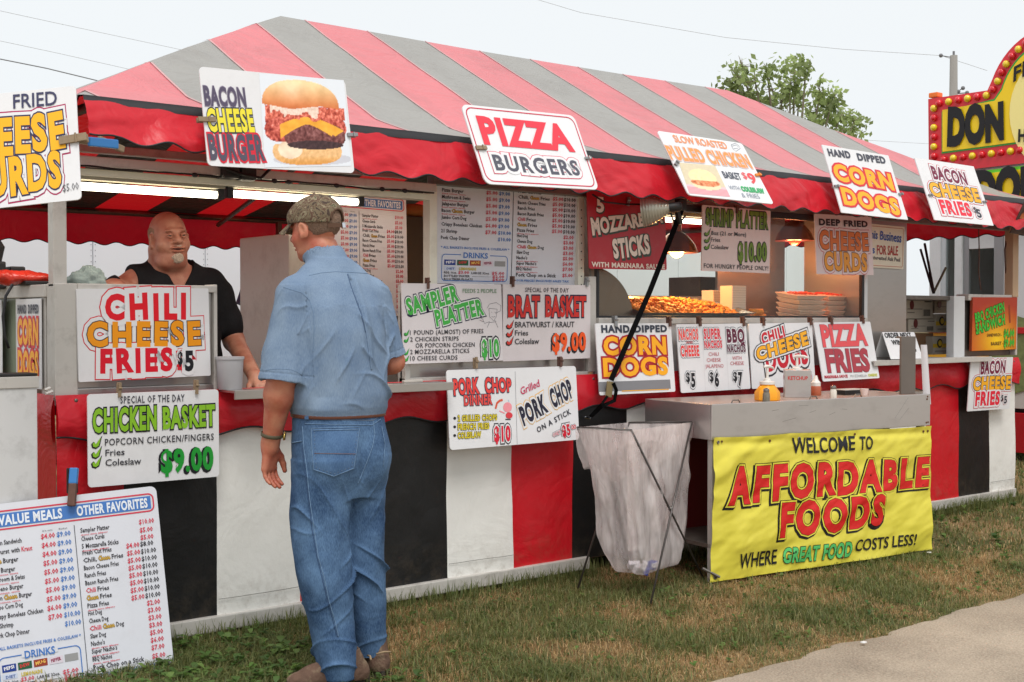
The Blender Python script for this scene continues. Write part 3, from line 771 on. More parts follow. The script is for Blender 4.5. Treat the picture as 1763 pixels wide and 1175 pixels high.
# ------------------------------------------------------------------ signs
def outl(*a): return a
Y_, OR, RD, BK, GN, BL = (245, 180, 30), (236, 150, 20), (206, 24, 40), (28, 28, 34), (96, 178, 40), (52, 104, 184)
G1 = 'menu signs clipped to the stand'
Z = (0, 100, 2.937)
s = Sign('food_sign', 'white deep fried cheese curds sign with yellow letters hanging at the front left roof corner', [(-382, 228), (386, 135), (411, 722), (-367, 793)], -0.36, Z, group=G1, wts=(1, 1, 0), yaw0=-0.45)
s.text('DEEP', -265, 258+30, -40, 232+20, 72, (70, 68, 98), w=.015); s.text('FRIED', 62, 259, 288, 236, 68, (60, 60, 92), w=.012)
s.text('CHEESE', -262, 520, 330, 447, 160, Y_, w=.05, outs=[(.13, (170, 40, 90)), (.10, WHITE), (.035, (50, 50, 80))], jit=.06, hr=165)
s.text('CURDS', -165, 710, 312, 655, 165, Y_, w=.05, outs=[(.13, (170, 40, 90)), (.10, WHITE), (.035, (50, 50, 80))], jit=.06)
s.text('$5.00', 316, 684, 400, 672, 36, (90, 90, 95), w=0.0, res=1); s.clip(372, 414, .10, .03, 4, 'wood'); s.done()

def burger(u, v):
    rgb = np.zeros((len(u), 3)); rgb[:] = (228, 233, 240)
    N = np.array([fbm(a * 9, b * 9, 1) for a, b in zip(u, v)]); N2 = np.array([fbm(a * 30, b * 24, 4) for a, b in zip(u, v)])
    def ell(cx, cy, rx, ry, p=2): return (np.abs((u - cx) / rx) ** p + np.abs((v - cy) / ry) ** p) < 1
    sh = ((u - .56) / .46) ** 2 + ((v - .08) / .07) ** 2 < 1; rgb[sh] = (205, 206, 214)
    m = ell(.50, .17, .40, .15, 2.6) & (v < .25); rgb[m] = np.array((240, 190, 130)) + N2[m, None] * 22 - np.clip((.12 - v[m, None]), 0, 1) * np.array((200, 420, 700))
    m = ell(.30, .19, .14, .10); rgb[m] = np.array((246, 220, 190)) + N[m, None] * 20
    m = (v > .27) & (v < .62) & ell(.49, .44, .475 + .03 * N.clip(-1, 1), .20, 3); rgb[m] = np.array((190, 78, 60)) + N2[m, None] * 75 + N[m, None] * 40
    m = ell(.60, .34, .36, .15, 2.6); rgb[m] = np.array((120, 62, 58)) + N2[m, None] * 55 + N[m, None] * 20
    m = ell(.60, .24, .33, .05, 2); rgb[m] = np.array((60, 30, 32)) + N2[m, None] * 25
    cy = .55 - .11 * np.abs((u - .52) / .36) ** 1.7; low = np.where(u < .80, .47 - .75 * np.abs(u - .52) ** 1.35, .34 + .6 * np.abs(u - .84))
    m = (v < cy) & (v > low) & (u > .2) & (u < .95); rgb[m] = np.array((244, 172, 48)) + N[m, None] * 18
    m = (v > .53 + .04 * N) & (v < .67 + .03 * N2) & (u > .04) & (u < .97); rgb[m] = np.array((208, 96, 72)) + N2[m, None] * 90
    m = (v > .58 + .05 * N) & (v < .68) & (u > .10) & (u < .66); rgb[m] = np.array((243, 214, 196)) + N2[m, None] * 26
    top = ell(.46, .68, .45, .28, 2.3) & (v > .655 + .018 * np.cos(u * 9))
    k = ((v - .66) / .28).clip(0, 1)[:, None]
    bun = np.array((214, 118, 58)) * (1 - k) ** 1.2 + np.array((250, 222, 168)) * (1 - (1 - k) ** 1.2) + N[:, None] * 12
    bun += np.array((14, 18, 28)) * np.exp(-((u - .35) ** 2 + (v - .84) ** 2) / .02)[:, None]
    rgb[top] = bun[top]
    return rgb
Z = (300, 90, 4.4075)
s = Sign('food_sign', 'white bacon cheese burger sign with a big printed burger clipped to the red valance', [(175, 135), (1303, 193), (1358, 947), (262, 838)], -0.355, Z, group=G1, rad=.02, wts=(2, 2, 0))
s.text('BACON', 226, 414, 512, 424, 130, (86, 78, 100), w=.035, outs=[(.03, (150, 140, 160))]); s.text('CHEESE', 258, 598, 575, 604, 150, (236, 222, 60), w=.045, outs=[(.045, (40, 50, 60))])
s.text('BURGER', 276, 795, 652, 812, 168, (84, 80, 96), w=.045, outs=[(.06, (216, 40, 60))], jit=.03, hr=172)
s.picture([(600, 165), (1290, 190), (1330, 890), (650, 870)], 130, 120, burger)
s.clip(240, 520, .075, .02, 3, 'wood'); s.clip(1345, 645, .05, .016, 4, 'metal'); s.done()

Z = (760, 160, 5.1853)
s = Sign('food_sign', 'white pizza burgers sign with a thin red border clipped to the red valance', [(170, 105), (1180, 205), (1405, 870), (390, 815)], -0.345, Z, group=G1, rad=.035)
s.frame(.016, .006, (200, 40, 70), rad=.04)
s.text('PIZZA', 372, 450, 1188, 520, 240, (232, 60, 76), w=.055, sp=.06)
s.text('BURGERS', 482, 695, 1240, 745, 140, (84, 84, 96), w=.03, outs=[(.16, (214, 50, 84)), (.13, WHITE)], jit=.04, sp=.08)
s.clip(345, 500, .065, .02, 4, 'wood'); s.clip(1300, 592, .045, .013, 3, 'metal'); s.done()

def bun_print(u, v):
    N = np.array([fbm(a * 14, b * 14, 1) for a, b in zip(u, v)]); rgb = np.zeros((len(u), 3)); rgb[:] = (214, 200, 168); rgb += N[:, None] * 6
    m = v < .30; rgb[m] = (236, 190, 196); mm = m & ((v * 26 % 1) < .35); rgb[mm] = (222, 120, 130)
    def ell(cx, cy, rx, ry): return ((u - cx) / rx) ** 2 + ((v - cy) / ry) ** 2 < 1
    m = ell(.52, .30, .36, .14); rgb[m] = (244, 216, 176)
    m = ell(.52, .40, .37, .13); rgb[m] = np.array((222, 132, 84)) + N[m, None] * 60
    m = ell(.50, .58, .36, .26) & (v > .45); rgb[m] = np.array((247, 224, 170)) + 10 * N[m, None]
    return rgb
Z = (1110, 220, 7.346)
s = Sign('food_sign', 'white slow roasted pulled chicken basket sign with a small sandwich picture', [(130, 60), (1245, 185), (1610, 990), (570, 840)], -0.345, Z, group=G1, rad=.02)
s.text('SLOW ROASTED', 362, 206, 1042, 282, 100, (240, 150, 100), w=.02, jit=.02); s.text('PULLED CHICKEN', 335, 425, 1370, 535, 178, (246, 150, 84), w=.04, outs=[(.05, (215, 196, 190))], jit=.03, hr=185)
s.text('BASKET', 985, 660, 1212, 690, 95, (70, 76, 92), w=.02); s.text('$', 1232, 670, 1290, 678, 90, (236, 90, 96), w=.01); s.text('9', 1320, 725, 1420, 742, 140, (240, 80, 84), w=.03)
s.text('WITH', 1050, 800, 1180, 815, 60, (140, 150, 165), w=0); s.text('COLESLAW', 1205, 820, 1505, 862, 62, (60, 168, 104), w=.05, outs=[(.05, (120, 200, 150))]); s.text('& FRIES', 1205, 895, 1435, 922, 62, (140, 150, 165), w=0)
s.line([(1085, 215), (1150, 190), (1195, 225), (1215, 265), (1150, 310), (1110, 275), (1085, 215)], 7, (130, 140, 150)); s.line([(1100, 235), (1160, 215), (1190, 250)], 6, (130, 140, 150)); s.line([(1120, 270), (1180, 262)], 6, (130, 140, 150))
s.picture([(430, 470), (865, 505), (1050, 882), (575, 822)], 60, 50, bun_print)
s.clip(400, 485, .045, .02, 40, 'metal'); s.clip(1430, 635, .055, .016, 10, 'orange'); s.done()

Z = (1200, 60, 3.131)
s = Sign('food_sign', 'white hand dipped corn dogs sign leaning on the red valance, yellow letters in red', [(670, 592), (1030, 655), (1135, 997), (778, 962)], -0.345, Z, group=G1, rad=.004)
def corndogs(s, A, B, C, ho, hd):
    s.text('HAND', *A[0], ho, (70, 72, 84), w=.05); s.text('DIPPED', *A[1], ho, (70, 72, 84), w=.05)
    s.text('CORN', *B, hd, (250, 176, 40), w=.07, outs=[(.085, (214, 48, 58))], sp=.07); s.text('DOGS', *C, hd, (250, 176, 40), w=.07, outs=[(.085, (214, 48, 58))], sp=.07)
corndogs(s, [(708, 652, 830, 668), (868, 678, 1018, 698)], (745, 782, 1062, 838), (790, 912, 1096, 972), 38, 88)
s.clip(748, 820, .05, .014, 5, 'metal'); s.clip(1093, 862, .05, .014, 5, 'metal'); s.done()
s = Sign('food_sign', 'white bacon cheese fries $5 sign leaning on the valance near the right roof end', [(1170, 665), (1490, 710), (1597, 1032), (1280, 998)], -0.345, Z, group=G1, rad=.004)
def baconfries(s, pts, hs, j=1):
    (a, b, c, d, e) = pts; o = [(.13, (205, 50, 70)), (.10, WHITE)]
    s.text('BACON', *a, hs[0], (120, 28, 62), w=.04, outs=o, jit=.02); s.text('CHEESE', *b, hs[1], (246, 176, 40), w=.05, outs=[(.14, (205, 50, 70)), (.11, WHITE), (.04, (70, 60, 50))], jit=.03, seed=2)
    s.text('FRIES', *c, hs[2], (226, 40, 62), w=.045, outs=o, jit=.03, seed=3); s.text('$', *d, hs[3], (50, 50, 60), w=.02, outs=o); s.text('5', *e, hs[4], (50, 50, 60), w=.04, outs=o)
baconfries(s, [(1272, 778, 1458, 812), (1262, 868, 1528, 905), (1318, 962, 1482, 980), (1490, 960, 1508, 962), (1508, 985, 1534, 990)], (70, 72, 72, 30, 46))
s.clip(1254, 868, .05, .013, 5, 'metal'); s.clip(1545, 905, .05, .013, 5, 'metal'); s.done()

def food_print(u, v):
    N = np.array([fbm(a * 6, b * 6, 1) for a, b in zip(u, v)]); rgb = np.zeros((len(u), 3)); rgb[:] = (60, 44, 40)
    for k, (cx, cy, r, c) in enumerate([(.16, .5, .17, (190, 110, 60)), (.35, .6, .2, (214, 140, 80)), (.36, .35, .12, (226, 196, 150)), (.6, .5, .25, (190, 90, 50)), (.85, .5, .2, (220, 170, 90))]):
        m = ((u - cx) / r) ** 2 + ((v - cy) / (r * 1.5)) ** 2 < 1; rgb[m] = np.array(c) + N[m, None] * 45
    return rgb
s = Sign('food_sign', 'dark food picture board at the right roof end, cut off by the view\'s edge', [(1772, 345), (2010, 372), (1990, 442), (1734, 395)], -0.34, (0, 0, 1), group=G1, rad=.004, wts=(2, .3, 0), base=(70, 54, 48))
s.picture([(1774, 348), (2006, 375), (1986, 438), (1737, 393)], 60, 30, food_print); s.done()

Z = (0, 480, 2.937); REDO = [(.20, (214, 36, 52)), (.165, WHITE)]
s = Sign('food_sign', 'white chili cheese fries $5 sign in front of the man in black', [(383, 52), (1052, 50), (1062, 490), (398, 524)], -0.02, Z, group=G1, rad=.006, thick=.01)
s.text('CHILI', 528, 203, 938, 202, 118, (220, 22, 38), w=.06, outs=REDO, sp=.16, jit=.04, hr=128); s.text('CHEESE', 438, 342, 1012, 330, 116, OR, w=.07, outs=[(.17, (214, 36, 52)), (.14, WHITE), (.028, (46, 46, 56))], sp=.14, jit=.04)
s.text('FRIES', 505, 474, 870, 462, 112, (214, 22, 44), w=.055, outs=REDO, sp=.14, jit=.04); s.text('$', 895, 432, 920, 432, 62, BK, w=.04, outs=REDO); s.text('5', 932, 462, 976, 460, 96, BK, w=.05, outs=REDO); s.done()
s = Sign('food_sign', 'white special of the day chicken basket $9.00 sign with green letters', [(438, 585), (1105, 560), (1105, 1000), (447, 1057)], -0.105, Z, group=G1)
s.text('SPECIAL OF THE DAY', 606, 632, 932, 620, 36, (60, 60, 70), w=.015, sp=.08, res=1); s.text('CHICKEN', 466, 775, 790, 758, 108, (136, 190, 44), w=.045, outs=[(.05, BK)], hr=112); s.text('BASKET', 822, 758, 1086, 740, 104, (136, 190, 44), w=.045, outs=[(.05, BK)], hr=104)
s.text('POPCORN CHICKEN/FINGERS', 528, 846, 1078, 816, 34, (56, 56, 62), w=.012, res=2, sp=.06); s.text('Fries', 531, 898, 628, 892, 32, (56, 56, 62), w=.012, res=2); s.text('Coleslaw', 531, 948, 712, 938, 33, (56, 56, 62), w=.012, res=2)
for i, y in enumerate((833, 884, 932)): s.check(486, y, 40, (136, 190, 44))
s.text('$9.00', 812, 980, 1076, 958, 112, (32, 150, 52), w=.042, sh=(-.07, -.06, .045, BK), sp=.05); s.clip(600, 562, .06, .012, 88, 'wood'); s.clip(992, 548, .06, .012, 88, 'wood'); s.done()

def menu_board(name, label, quad, Yc, Z, wts=(2, 3, 0), **k):
    """price list; layout given in board units 0..100 across, 0..100 down"""
    s = Sign(name, label, quad, Yc, (0, 0, 1), cat='menu board', group='printed price menus', wts=wts, rad=.025, base=(214, 216, 224), **k)
    W, H = s.w, s.h
    def U(x, y): return np.array([(x / 100 - .5) * W, (.5 - y / 100) * H])
    s.loc = lambda x, y: U(x, y); s.z = (0, 0, 1); s.vscale = H / 100
    R, B, D = (206, 60, 80), (70, 120, 190), (56, 54, 60)
    def rect(x0, y0, x1, y1, c, l=1): s.add(c, np.array([U(x0, y0), U(x1, y0), U(x1, y1), U(x0, y1)]), [(0, 3, 2, 1)], l)
    s.frame(0, .006, R, rad=.02, box=(2.5, 4, 97.5, 13.5)); rect(4, 5.2, 96, 12.3, B)
    s.text('VALUE MEALS', 12, 11.2, 46, 11.2, 4.8, (226, 232, 240), w=.04, layer=3); s.text('OTHER FAVORITES', 54, 11.2, 94, 11.2, 4.8, (226, 232, 240), w=.04, layer=3)
    rect(51.7, 16, 52.1, 98, (80, 84, 92))
    def row(x0, xs, y, txt, prices, wd, hl=None, sub=None, hh=2.4):
        x = x0
        for part in ([txt] if hl is None else [p for p in txt.split('|') if p]):
            L = wd * len(part); c = D; o = []
            if hl and part.strip() in ('Cheese',): c, o = (214, 170, 60), [(.06, (120, 100, 60))]
            if hl and part.strip() in ('Chili', 'Kraut'): c = R
            s.text(part.strip(), x, y, x + L, y, hh, c, w=.02, outs=o, res=1, layer=2); x += L + .9
        if sub: s.text(sub, x0, y + 1.7, x0 + 15, y + 1.7, .8, R, w=.02, res=1)
        for px, p, c in prices: s.text(p, px, y - .4, px + (7.6 if len(p) == 5 else 8.8), y - .4, 2.5, c, w=.025, res=1, layer=2)
    left = [('Chicken Sandwich', '$4.00', '$9.00'), ('Bratwurst |with|Kraut', '$4.00', '$9.00'), ('Cheese| Burger', '$4.00', '$9.00'), ('Pizza Burger', '$5.00', '$9.00'), ('Mushroom & Swiss', '$5.00', '$9.00'), ('Jalapeno Burger', '$5.00', '$9.00'), ('Bacon|Cheese|Burger', '$5.00', '$9.00'), ('Jumbo Corn Dog', '$5.00', '$9.00'), ('Crispy Boneless Chicken', '$6.00', '$9.00'), ('21 Shrimp', '$7.00', '$10.00'), ('Pork Chop Dinner', '', '$10.00')]
    s.text('A la carte', 34.5, 17.4, 40, 17.4, .9, D, w=0, res=1); s.text('Basket', 43.5, 17.4, 48, 17.4, .9, D, w=0, res=1)
    for i, (t, a, b) in enumerate(left):
        y = 21.5 + i * 4.75
        row(5, None, y, t, ([(33.5, a, R)] if a else []) + [(42, b, B)], 1.14, hl='|' in t or None, sub='fried onions, sauce' if i in (3, 4, 5, 6) else None)
    s.text('* ALL BASKETS INCLUDE FRIES & COLESLAW *', 5, 75.4, 50, 75.4, 1.6, B, w=.02, res=1)
    s.frame(0, .004, B, rad=.02, box=(6, 79.5, 49, 98)); rect(18, 78, 37, 81, s_base := (214, 216, 224), 2)
    s.text('DRINKS', 19.5, 81.5, 35.5, 81.5, 3.6, B, w=.03, layer=4)
    for i, (c, c2, t) in enumerate([((30, 60, 140), (235, 235, 240), 'PEPSI'), ((30, 90, 60), (210, 60, 60), 'DEW'), ((150, 60, 40), (240, 190, 90), 'MUG'), ((215, 205, 215), (150, 40, 80), 'PEPPER'), ((150, 150, 150), None, '')]):
        x = 7.5 + i * 8.2; rect(x, 83.2, x + 7.2, 87, c, 1)
        if t: s.text(t, x + 1, 86, x + 6.2, 85.4, 1.6, c2, w=.04, res=1, layer=3)
    rect(7.5, 88, 15, 90.7, (196, 206, 226), 1); s.text('DIET', 9, 90.2, 14, 90.2, 1.4, (60, 90, 160), w=.02, res=1, layer=3); s.text('LEMONADE', 17, 90.3, 28, 90.3, 1.8, (200, 180, 70), w=.05, res=1, layer=3)
    s.text('REG. 16oz.', 7.5, 93, 15.5, 93, 1.5, D, w=.02, res=1); s.text('$3.00', 16.5, 93, 23.5, 93, 2, R, w=.02, res=1); s.text('LARGE 32oz.', 25, 93, 37, 93, 1.5, D, w=.02, res=1); s.text('$5.00', 38.5, 93, 47, 93, 2, R, w=.02, res=1)
    s.text('BOTTLED WATER', 7.5, 95.4, 24, 95.4, 1.5, D, w=.02, res=1); s.text('$2.00', 39, 95.4, 47, 95.4, 1.9, R, w=.02, res=1); rect(25.5, 94.7, 38, 94.85, D)
    s.text('ROOTBEER FLOATS', 7.5, 97.6, 26, 97.6, 1.4, D, w=.02, res=1); s.text('$4.00', 39, 97.6, 47, 97.6, 1.8, R, w=.02, res=1)
    right = [('Sampler Platter', '', '$10.00'), ('Cheese Curds', '', '$5.00'), ('5 Mozzarella Sticks', '', '$5.00'), ('Fresh Cut Fries', '$4.00', '$8.00'), ('Chili, |Cheese| Fries', '$5.00', '$10.00'), ('Bacon Cheese Fries', '$5.00', '$10.00'), ('Ranch Fries', '$5.00', '$10.00'), ('Bacon Ranch Fries', '$5.00', '$10.00'), ('Chili| Fries', '$5.00', '$10.00'), ('Cheese| Fries', '$5.00', '$10.00'), ('Pizza Fries', '$5.00', '$10.00'), ('Hot Dog', '', '$2.00'), ('Cheese Dog', '', '$3.00'), ('Chili |Cheese| Dog', '', '$3.00'), ('Slaw Dog', '', '$3.00'), ("Nacho's", '', '$5.00'), ("Super Nacho's", '', '$6.00'), ('BBQ Nachos', '', '$7.00')]
    for i, (t, a, b) in enumerate(right):
        y = 20.5 + i * 4.05 + (.5 if i in (1, 2) else 0)
        row(55, None, y, t, ([(79.5, a, R)] if a else []) + ([(87.5, b, D)] if a else [(88, b, R)]), 1.08, hl='|' in t or None, sub='cheese, sauce, jalapeno' if i in (0, 2, 10, 15, 16, 17) else None)
    row(55, None, 94, 'Pork Chop on a Stick', [(88, '$5.00', R)], 1.42, hh=2.6)
    s.text('OUR PRICES INCLUDES SALES TAX', 55, 97.6, 93, 97.6, 1.5, B, w=.02, res=1)
    return s
s = menu_board('menu_board', 'large white price menu standing in the grass and leaning on the stand at lower left', [(-48, 874), (269, 836), (299, 1150), (-16, 1206)], -0.22, None, wts=(1, 1, 0)); s.done()
s = menu_board('menu_board', 'price menu hanging inside the stand behind the man\'s cap', [(525, 325), (699, 334), (702, 548), (528, 536)], 1.5, None, wts=(1, 3, 0)); s.done()
s = menu_board('menu_board', 'large price menu between the window posts with its top hidden by the valance', [(749.5, 240), (1000, 267), (995.5, 492), (741.4, 488)], 0.045, None); s.done()

Z = (980, 300, 4.519)
s = Sign('food_sign', 'dark red 5 mozzarella sticks with marinara sauce sign behind the strap', [(134, 112), (738, 160), (757, 745), (152, 738)], -0.035, Z, group=G1, base=(176, 22, 38), rad=.012)
CRM = (232, 214, 200); DG = (60, 70, 60)
s.text('5', 208, 290, 268, 295, 110, CRM, w=.04, sh=(.05, -.05, .04, DG)); s.text('MOZZARELLA', 176, 470, 725, 372, 120, CRM, w=.07, sh=(.06, -.05, .07, DG), jit=.05, hr=84, sp=.04)
s.text('STICKS', 345, 655, 628, 608, 140, CRM, w=.07, sh=(.06, -.05, .07, DG), jit=.04, sp=.06); s.text('WITH MARINARA SAUCE', 168, 722, 740, 738, 36, CRM, w=.04, sp=.05); s.clip(452, 215, .05, .02, 80, 'metal'); s.done()
s = Sign('food_sign', 'white shrimp platter $10.00 sign hanging in the food window', [(1033, 237), (1565, 290), (1555, 770), (1027, 755)], -0.04, Z, group=G1, base=(220, 200, 196), rad=.006)
s.text('SHRIMP PLATTER', 1058, 392, 1542, 425, 122, (104, 132, 40), w=.045, outs=[(.05, (34, 34, 30))]); s.text('8oz (21 or More)', 1100, 475, 1374, 488, 32, (60, 60, 66), w=.01, res=2); s.text('Fries', 1098, 527, 1172, 530, 32, (60, 60, 66), w=.01, res=2); s.text('Coleslaw', 1098, 584, 1238, 588, 32, (60, 60, 66), w=.01, res=2)
for y in (458, 512, 566): s.check(1070, y, 40, (104, 140, 50))
s.text('$10.00', 1312, 670, 1532, 668, 132, (104, 132, 40), w=.06, outs=[(.05, (34, 34, 30))]); s.text('FOR HUNGRY PEOPLE ONLY!', 1044, 732, 1542, 748, 34, (52, 52, 58), w=.01, res=2, sp=.05); s.clip(1300, 275, .05, .016, 85, 'brown'); s.done()
Z = (1320, 300, 3.456)
s = Sign('food_sign', 'pink tinted deep fried cheese curds sign hanging at the right end of the food window', [(283, 235), (620, 258), (635, 600), (295, 597)], -0.045, Z, group=G1, base=(222, 204, 204), rad=.004)
s.text('DEEP', 308, 302, 435, 308, 36, (46, 34, 40), w=.05); s.text('FRIED', 456, 310, 597, 315, 34, (46, 34, 40), w=.05)
oo = [(.14, (190, 40, 60)), (.115, (226, 204, 204)), (.03, (90, 50, 30))]
s.text('CHEESE', 312, 443, 603, 450, 104, (214, 110, 40), w=.06, outs=oo, jit=.05, hr=98); s.text('CURDS', 340, 566, 596, 575, 100, (226, 150, 50), w=.06, outs=oo, jit=.05); s.done()
s = Sign('for_sale_sign', 'small white business for sale notice on the steel pillar, partly behind the cheese curds sign', [(575, 292), (820, 315), (812, 567), (568, 552)], -0.004, Z, group=G1, base=(224, 216, 196), thick=.004, rad=.004)
s.frame(.014, .004, (190, 110, 90), rad=.01)
s.text('This Business', 590, 378, 797, 408, 48, (52, 84, 160), w=.02, res=2, slant=.03, hr=56); s.text('is', 612, 470, 640, 472, 44, (52, 84, 160), w=.02, res=2); s.text('FOR SALE', 652, 478, 778, 484, 54, (170, 50, 46), w=.02, res=2); s.text('If Interested Ask Paul', 600, 505, 790, 522, 24, (90, 86, 90), w=.02, res=1); s.done()

Z = (680, 300, 3.4553)
s = Sign('food_sign', 'white sampler platter $10 sign with green slanted letters and a small outlined chef', [(34, 650), (632, 657), (640, 1110), (50, 1130)], -0.035, Z, group=G1, base=(214, 208, 210), rad=.006)  # pinkish-grey shade under the valance put into the board colour
GP = (62, 168, 66); go = [(.10, (34, 34, 66)), (.05, (220, 226, 220))]
s.text('SAMPLER', 76, 840, 380, 752, 92, GP, w=.045, outs=go, jit=.03); s.text('PLATTER', 244, 905, 528, 832, 92, GP, w=.045, outs=go, jit=.03, seed=4)
s.text('FEEDS 2 PEOPLE', 400, 707, 602, 708, 24, (80, 130, 84), w=.0, res=2)
for i, (t, x0, x1, y0, y1) in enumerate([('1 POUND (ALMOST) OF FRIES', 86, 522, 958, 948), ('2 CHICKEN STRIPS', 88, 375, 998, 992), ('OR POPCORN CHICKEN', 120, 470, 1034, 1028), ('2 MOZZARELLA STICKS', 88, 438, 1072, 1064), ('10 CHEESE CURDS', 88, 368, 1110, 1104)]):
    s.text(t, x0, y0, x1, y1, 26, (56, 56, 62), w=.012, res=2, sp=.04)
    if i != 2: s.check(66, y0 - 10, 24, GP, (40, 110, 60))
s.text('$10', 512, 1086, 616, 1080, 98, GP, w=.06, outs=[(.14, (34, 34, 44)), (.07, (220, 226, 220))])
for pts in ([(545, 800), (560, 775), (600, 765), (628, 785), (625, 815), (595, 830)], [(556, 800), (560, 850), (585, 875), (600, 850), (605, 805)], [(556, 800), (605, 805)], [(570, 822), (575, 826)], [(590, 822), (596, 826)], [(572, 848), (582, 853), (594, 848)], [(495, 850), (520, 865), (530, 890), (560, 880)], [(500, 870), (525, 880)], [(560, 880), (545, 915)], [(590, 870), (610, 915)], [(560, 885), (600, 880)]):
    s.line(pts, 2.2, (90, 90, 100))
s.clip(190, 650, .055, .012, 88, 'brown'); s.clip(476, 1118, .05, .012, 88, 'wood'); s.done()
s = Sign('food_sign', 'white special of the day brat basket $9.00 sign with red letters', [(636, 657), (1165, 660), (1155, 1097), (645, 1113)], -0.035, Z, group=G1, base=(214, 206, 208), rad=.004)  # board colour also carries the pinkish shade of the valance
s.text('SPECIAL OF THE DAY', 768, 704, 1030, 706, 27, (70, 66, 74), w=.012, sp=.08, res=1); s.text('BRAT', 668, 850, 856, 848, 114, (200, 44, 36), w=.045, outs=[(.05, (34, 34, 60))]); s.text('BASKET', 890, 848, 1134, 846, 114, (200, 44, 36), w=.045, outs=[(.05, (34, 34, 60))])
s.text('BRATWURST / KRAUT', 710, 916, 1062, 914, 33, (56, 56, 62), w=.012, res=2); s.text('Fries', 710, 963, 788, 963, 30, (56, 56, 62), w=.012, res=2); s.text('Coleslaw', 710, 1014, 852, 1012, 32, (56, 56, 62), w=.012, res=2)
for y in (903, 951, 999): s.check(680, y, 34, (210, 60, 50))
s.text('$9.00', 930, 1055, 1130, 1045, 102, (240, 88, 30), w=.042, sh=(-.06, -.07, .045, BK), sp=.05); s.clip(692, 640, .055, .012, 88, 'brown'); s.clip(980, 1118, .05, .012, 88, 'brown'); s.clip(1142, 640, .05, .014, 80, 'metal'); s.done()
Z = (680, 500, 3.917)
s = Sign('food_sign', 'wide white pork chop board split by a seam, hanging below the sampler and brat signs', [(343, 540), (1218, 510), (1240, 1008), (370, 1078)], -0.11, Z, group=G1, rad=.018)
s.line([(806, 548), (820, 1040)], 2.5, (90, 90, 96)); ro = [(.05, (40, 44, 70))]
s.text('PORK', 392, 706, 566, 692, 98, (226, 66, 60), w=.045, outs=ro, jit=.02); s.text('CHOP', 604, 692, 782, 680, 98, (226, 66, 60), w=.045, outs=ro, jit=.02, hr=82); s.text('DINNER', 462, 776, 652, 768, 64, (222, 76, 70), w=.045, outs=ro)
for i, (t, x1, y) in enumerate([('2 GRILLED CHOPS', 684, 884), ('FRENCH FRIES', 632, 942), ('COLESLAW', 578, 1000)]):
    s.text(t, 420, y, x1, y - 8, 38, (214, 196, 50), w=.05, outs=[(.05, (60, 56, 30))], res=2); s.poly([(400 + 10 * math.cos(a), y - 20 + 10 * math.sin(a)) for a in np.linspace(0, 6.28, 9)[:-1]], BK, 1)
s.text('$10', 664, 1018, 776, 1012, 96, (214, 30, 56), w=.055, outs=[(.14, (40, 40, 50)), (.08, WHITE)])
s.poly([(730 + 30 * math.cos(a) + 25, 790 + 34 * math.sin(a)) for a in np.linspace(0, 6.28, 13)[:-1]], (240, 150, 160), 1); s.poly([(765 + 24 * math.cos(a), 845 + 22 * math.sin(a)) for a in np.linspace(0, 6.28, 11)[:-1]], (216, 60, 70), 2); s.line([(674, 800), (684, 762), (704, 745), (722, 740)], 16, (216, 90, 60)); s.line([(700, 815), (735, 830)], 9, (240, 150, 160)); s.line([(740, 872), (776, 872)], 8, (60, 50, 60)); s.line([(760, 740), (765, 755)], 4, (150, 190, 220))
s.text('Grilled', 846, 708, 972, 648, 50, (200, 40, 90), w=.01, slant=.15, res=2)
po = [(.12, (232, 176, 60)), (.09, WHITE)]
s.text('PORK', 862, 912, 1030, 812, 124, (34, 32, 52), w=.05, outs=po, slant=.05, jit=.02); s.text('CHOP', 1062, 792, 1202, 712, 124, (34, 32, 52), w=.05, outs=po, slant=.05, jit=.02)
s.text('ON A STICK', 958, 962, 1184, 832, 38, (50, 50, 60), w=.02, res=2, sp=.1); s.text('ONLY', 1062, 992, 1114, 966, 26, (214, 50, 80), w=.0, res=1, outs=[(.17, (40, 40, 50)), (.12, WHITE)]); s.text('$5', 1126, 985, 1180, 972, 72, (206, 26, 50), w=.05, outs=[(.14, (40, 40, 50)), (.09, WHITE)]); s.text('00', 1186, 940, 1216, 934, 30, (206, 26, 50), w=.02, outs=[(.14, (40, 40, 50)), (.09, WHITE)])
s.clip(540, 492, .055, .012, 88, 'wood'); s.clip(1110, 482, .055, .012, 88, 'brown'); s.done()

Z = (1000, 540, 5.34)
s = Sign('food_sign', 'lower corn dogs sign with a grey strip, below the window behind the strap hook', [(123, 95), (828, 88), (862, 722), (175, 750)], -0.09, Z, group=G1, rad=.01)
s.text('HAND', 180, 178, 440, 176, 62, (50, 56, 70), w=.06); s.text('DIPPED', 485, 175, 790, 168, 60, (50, 56, 70), w=.06)
s.text('CORN', 205, 380, 782, 372, 150, (246, 172, 24), w=.08, outs=[(.075, (170, 26, 40))], sp=.08); s.text('DOGS', 205, 576, 796, 560, 152, (246, 172, 24), w=.08, outs=[(.075, (170, 26, 40))], sp=.08)
s.poly([(160, 632), (812, 612), (818, 695), (165, 718)], (128, 128, 132), 1); s.poly([(370, 718), (800, 704), (800, 697), (370, 710)], (240, 170, 40), 2)
s.clip(305, 75, .06, .02, 88, 'metal'); s.clip(812, 70, .06, .018, 88, 'brown'); s.done()
s = Sign('food_sign', 'white nachos sign in three columns priced $5, $6 and $7', [(875, 100), (1510, 92), (1560, 692), (918, 732)], -0.09, Z, group=G1, rad=.01)
no = [(.11, (70, 84, 96)), (.075, WHITE)]
s.text('NACHOS', 898, 240, 1076, 236, 94, (238, 84, 76), w=.045, outs=no); s.text('AND', 962, 276, 1030, 274, 20, (190, 60, 70), w=.02, res=1); s.text('CHEESE', 914, 392, 1084, 386, 92, (232, 62, 60), w=.045, outs=no)
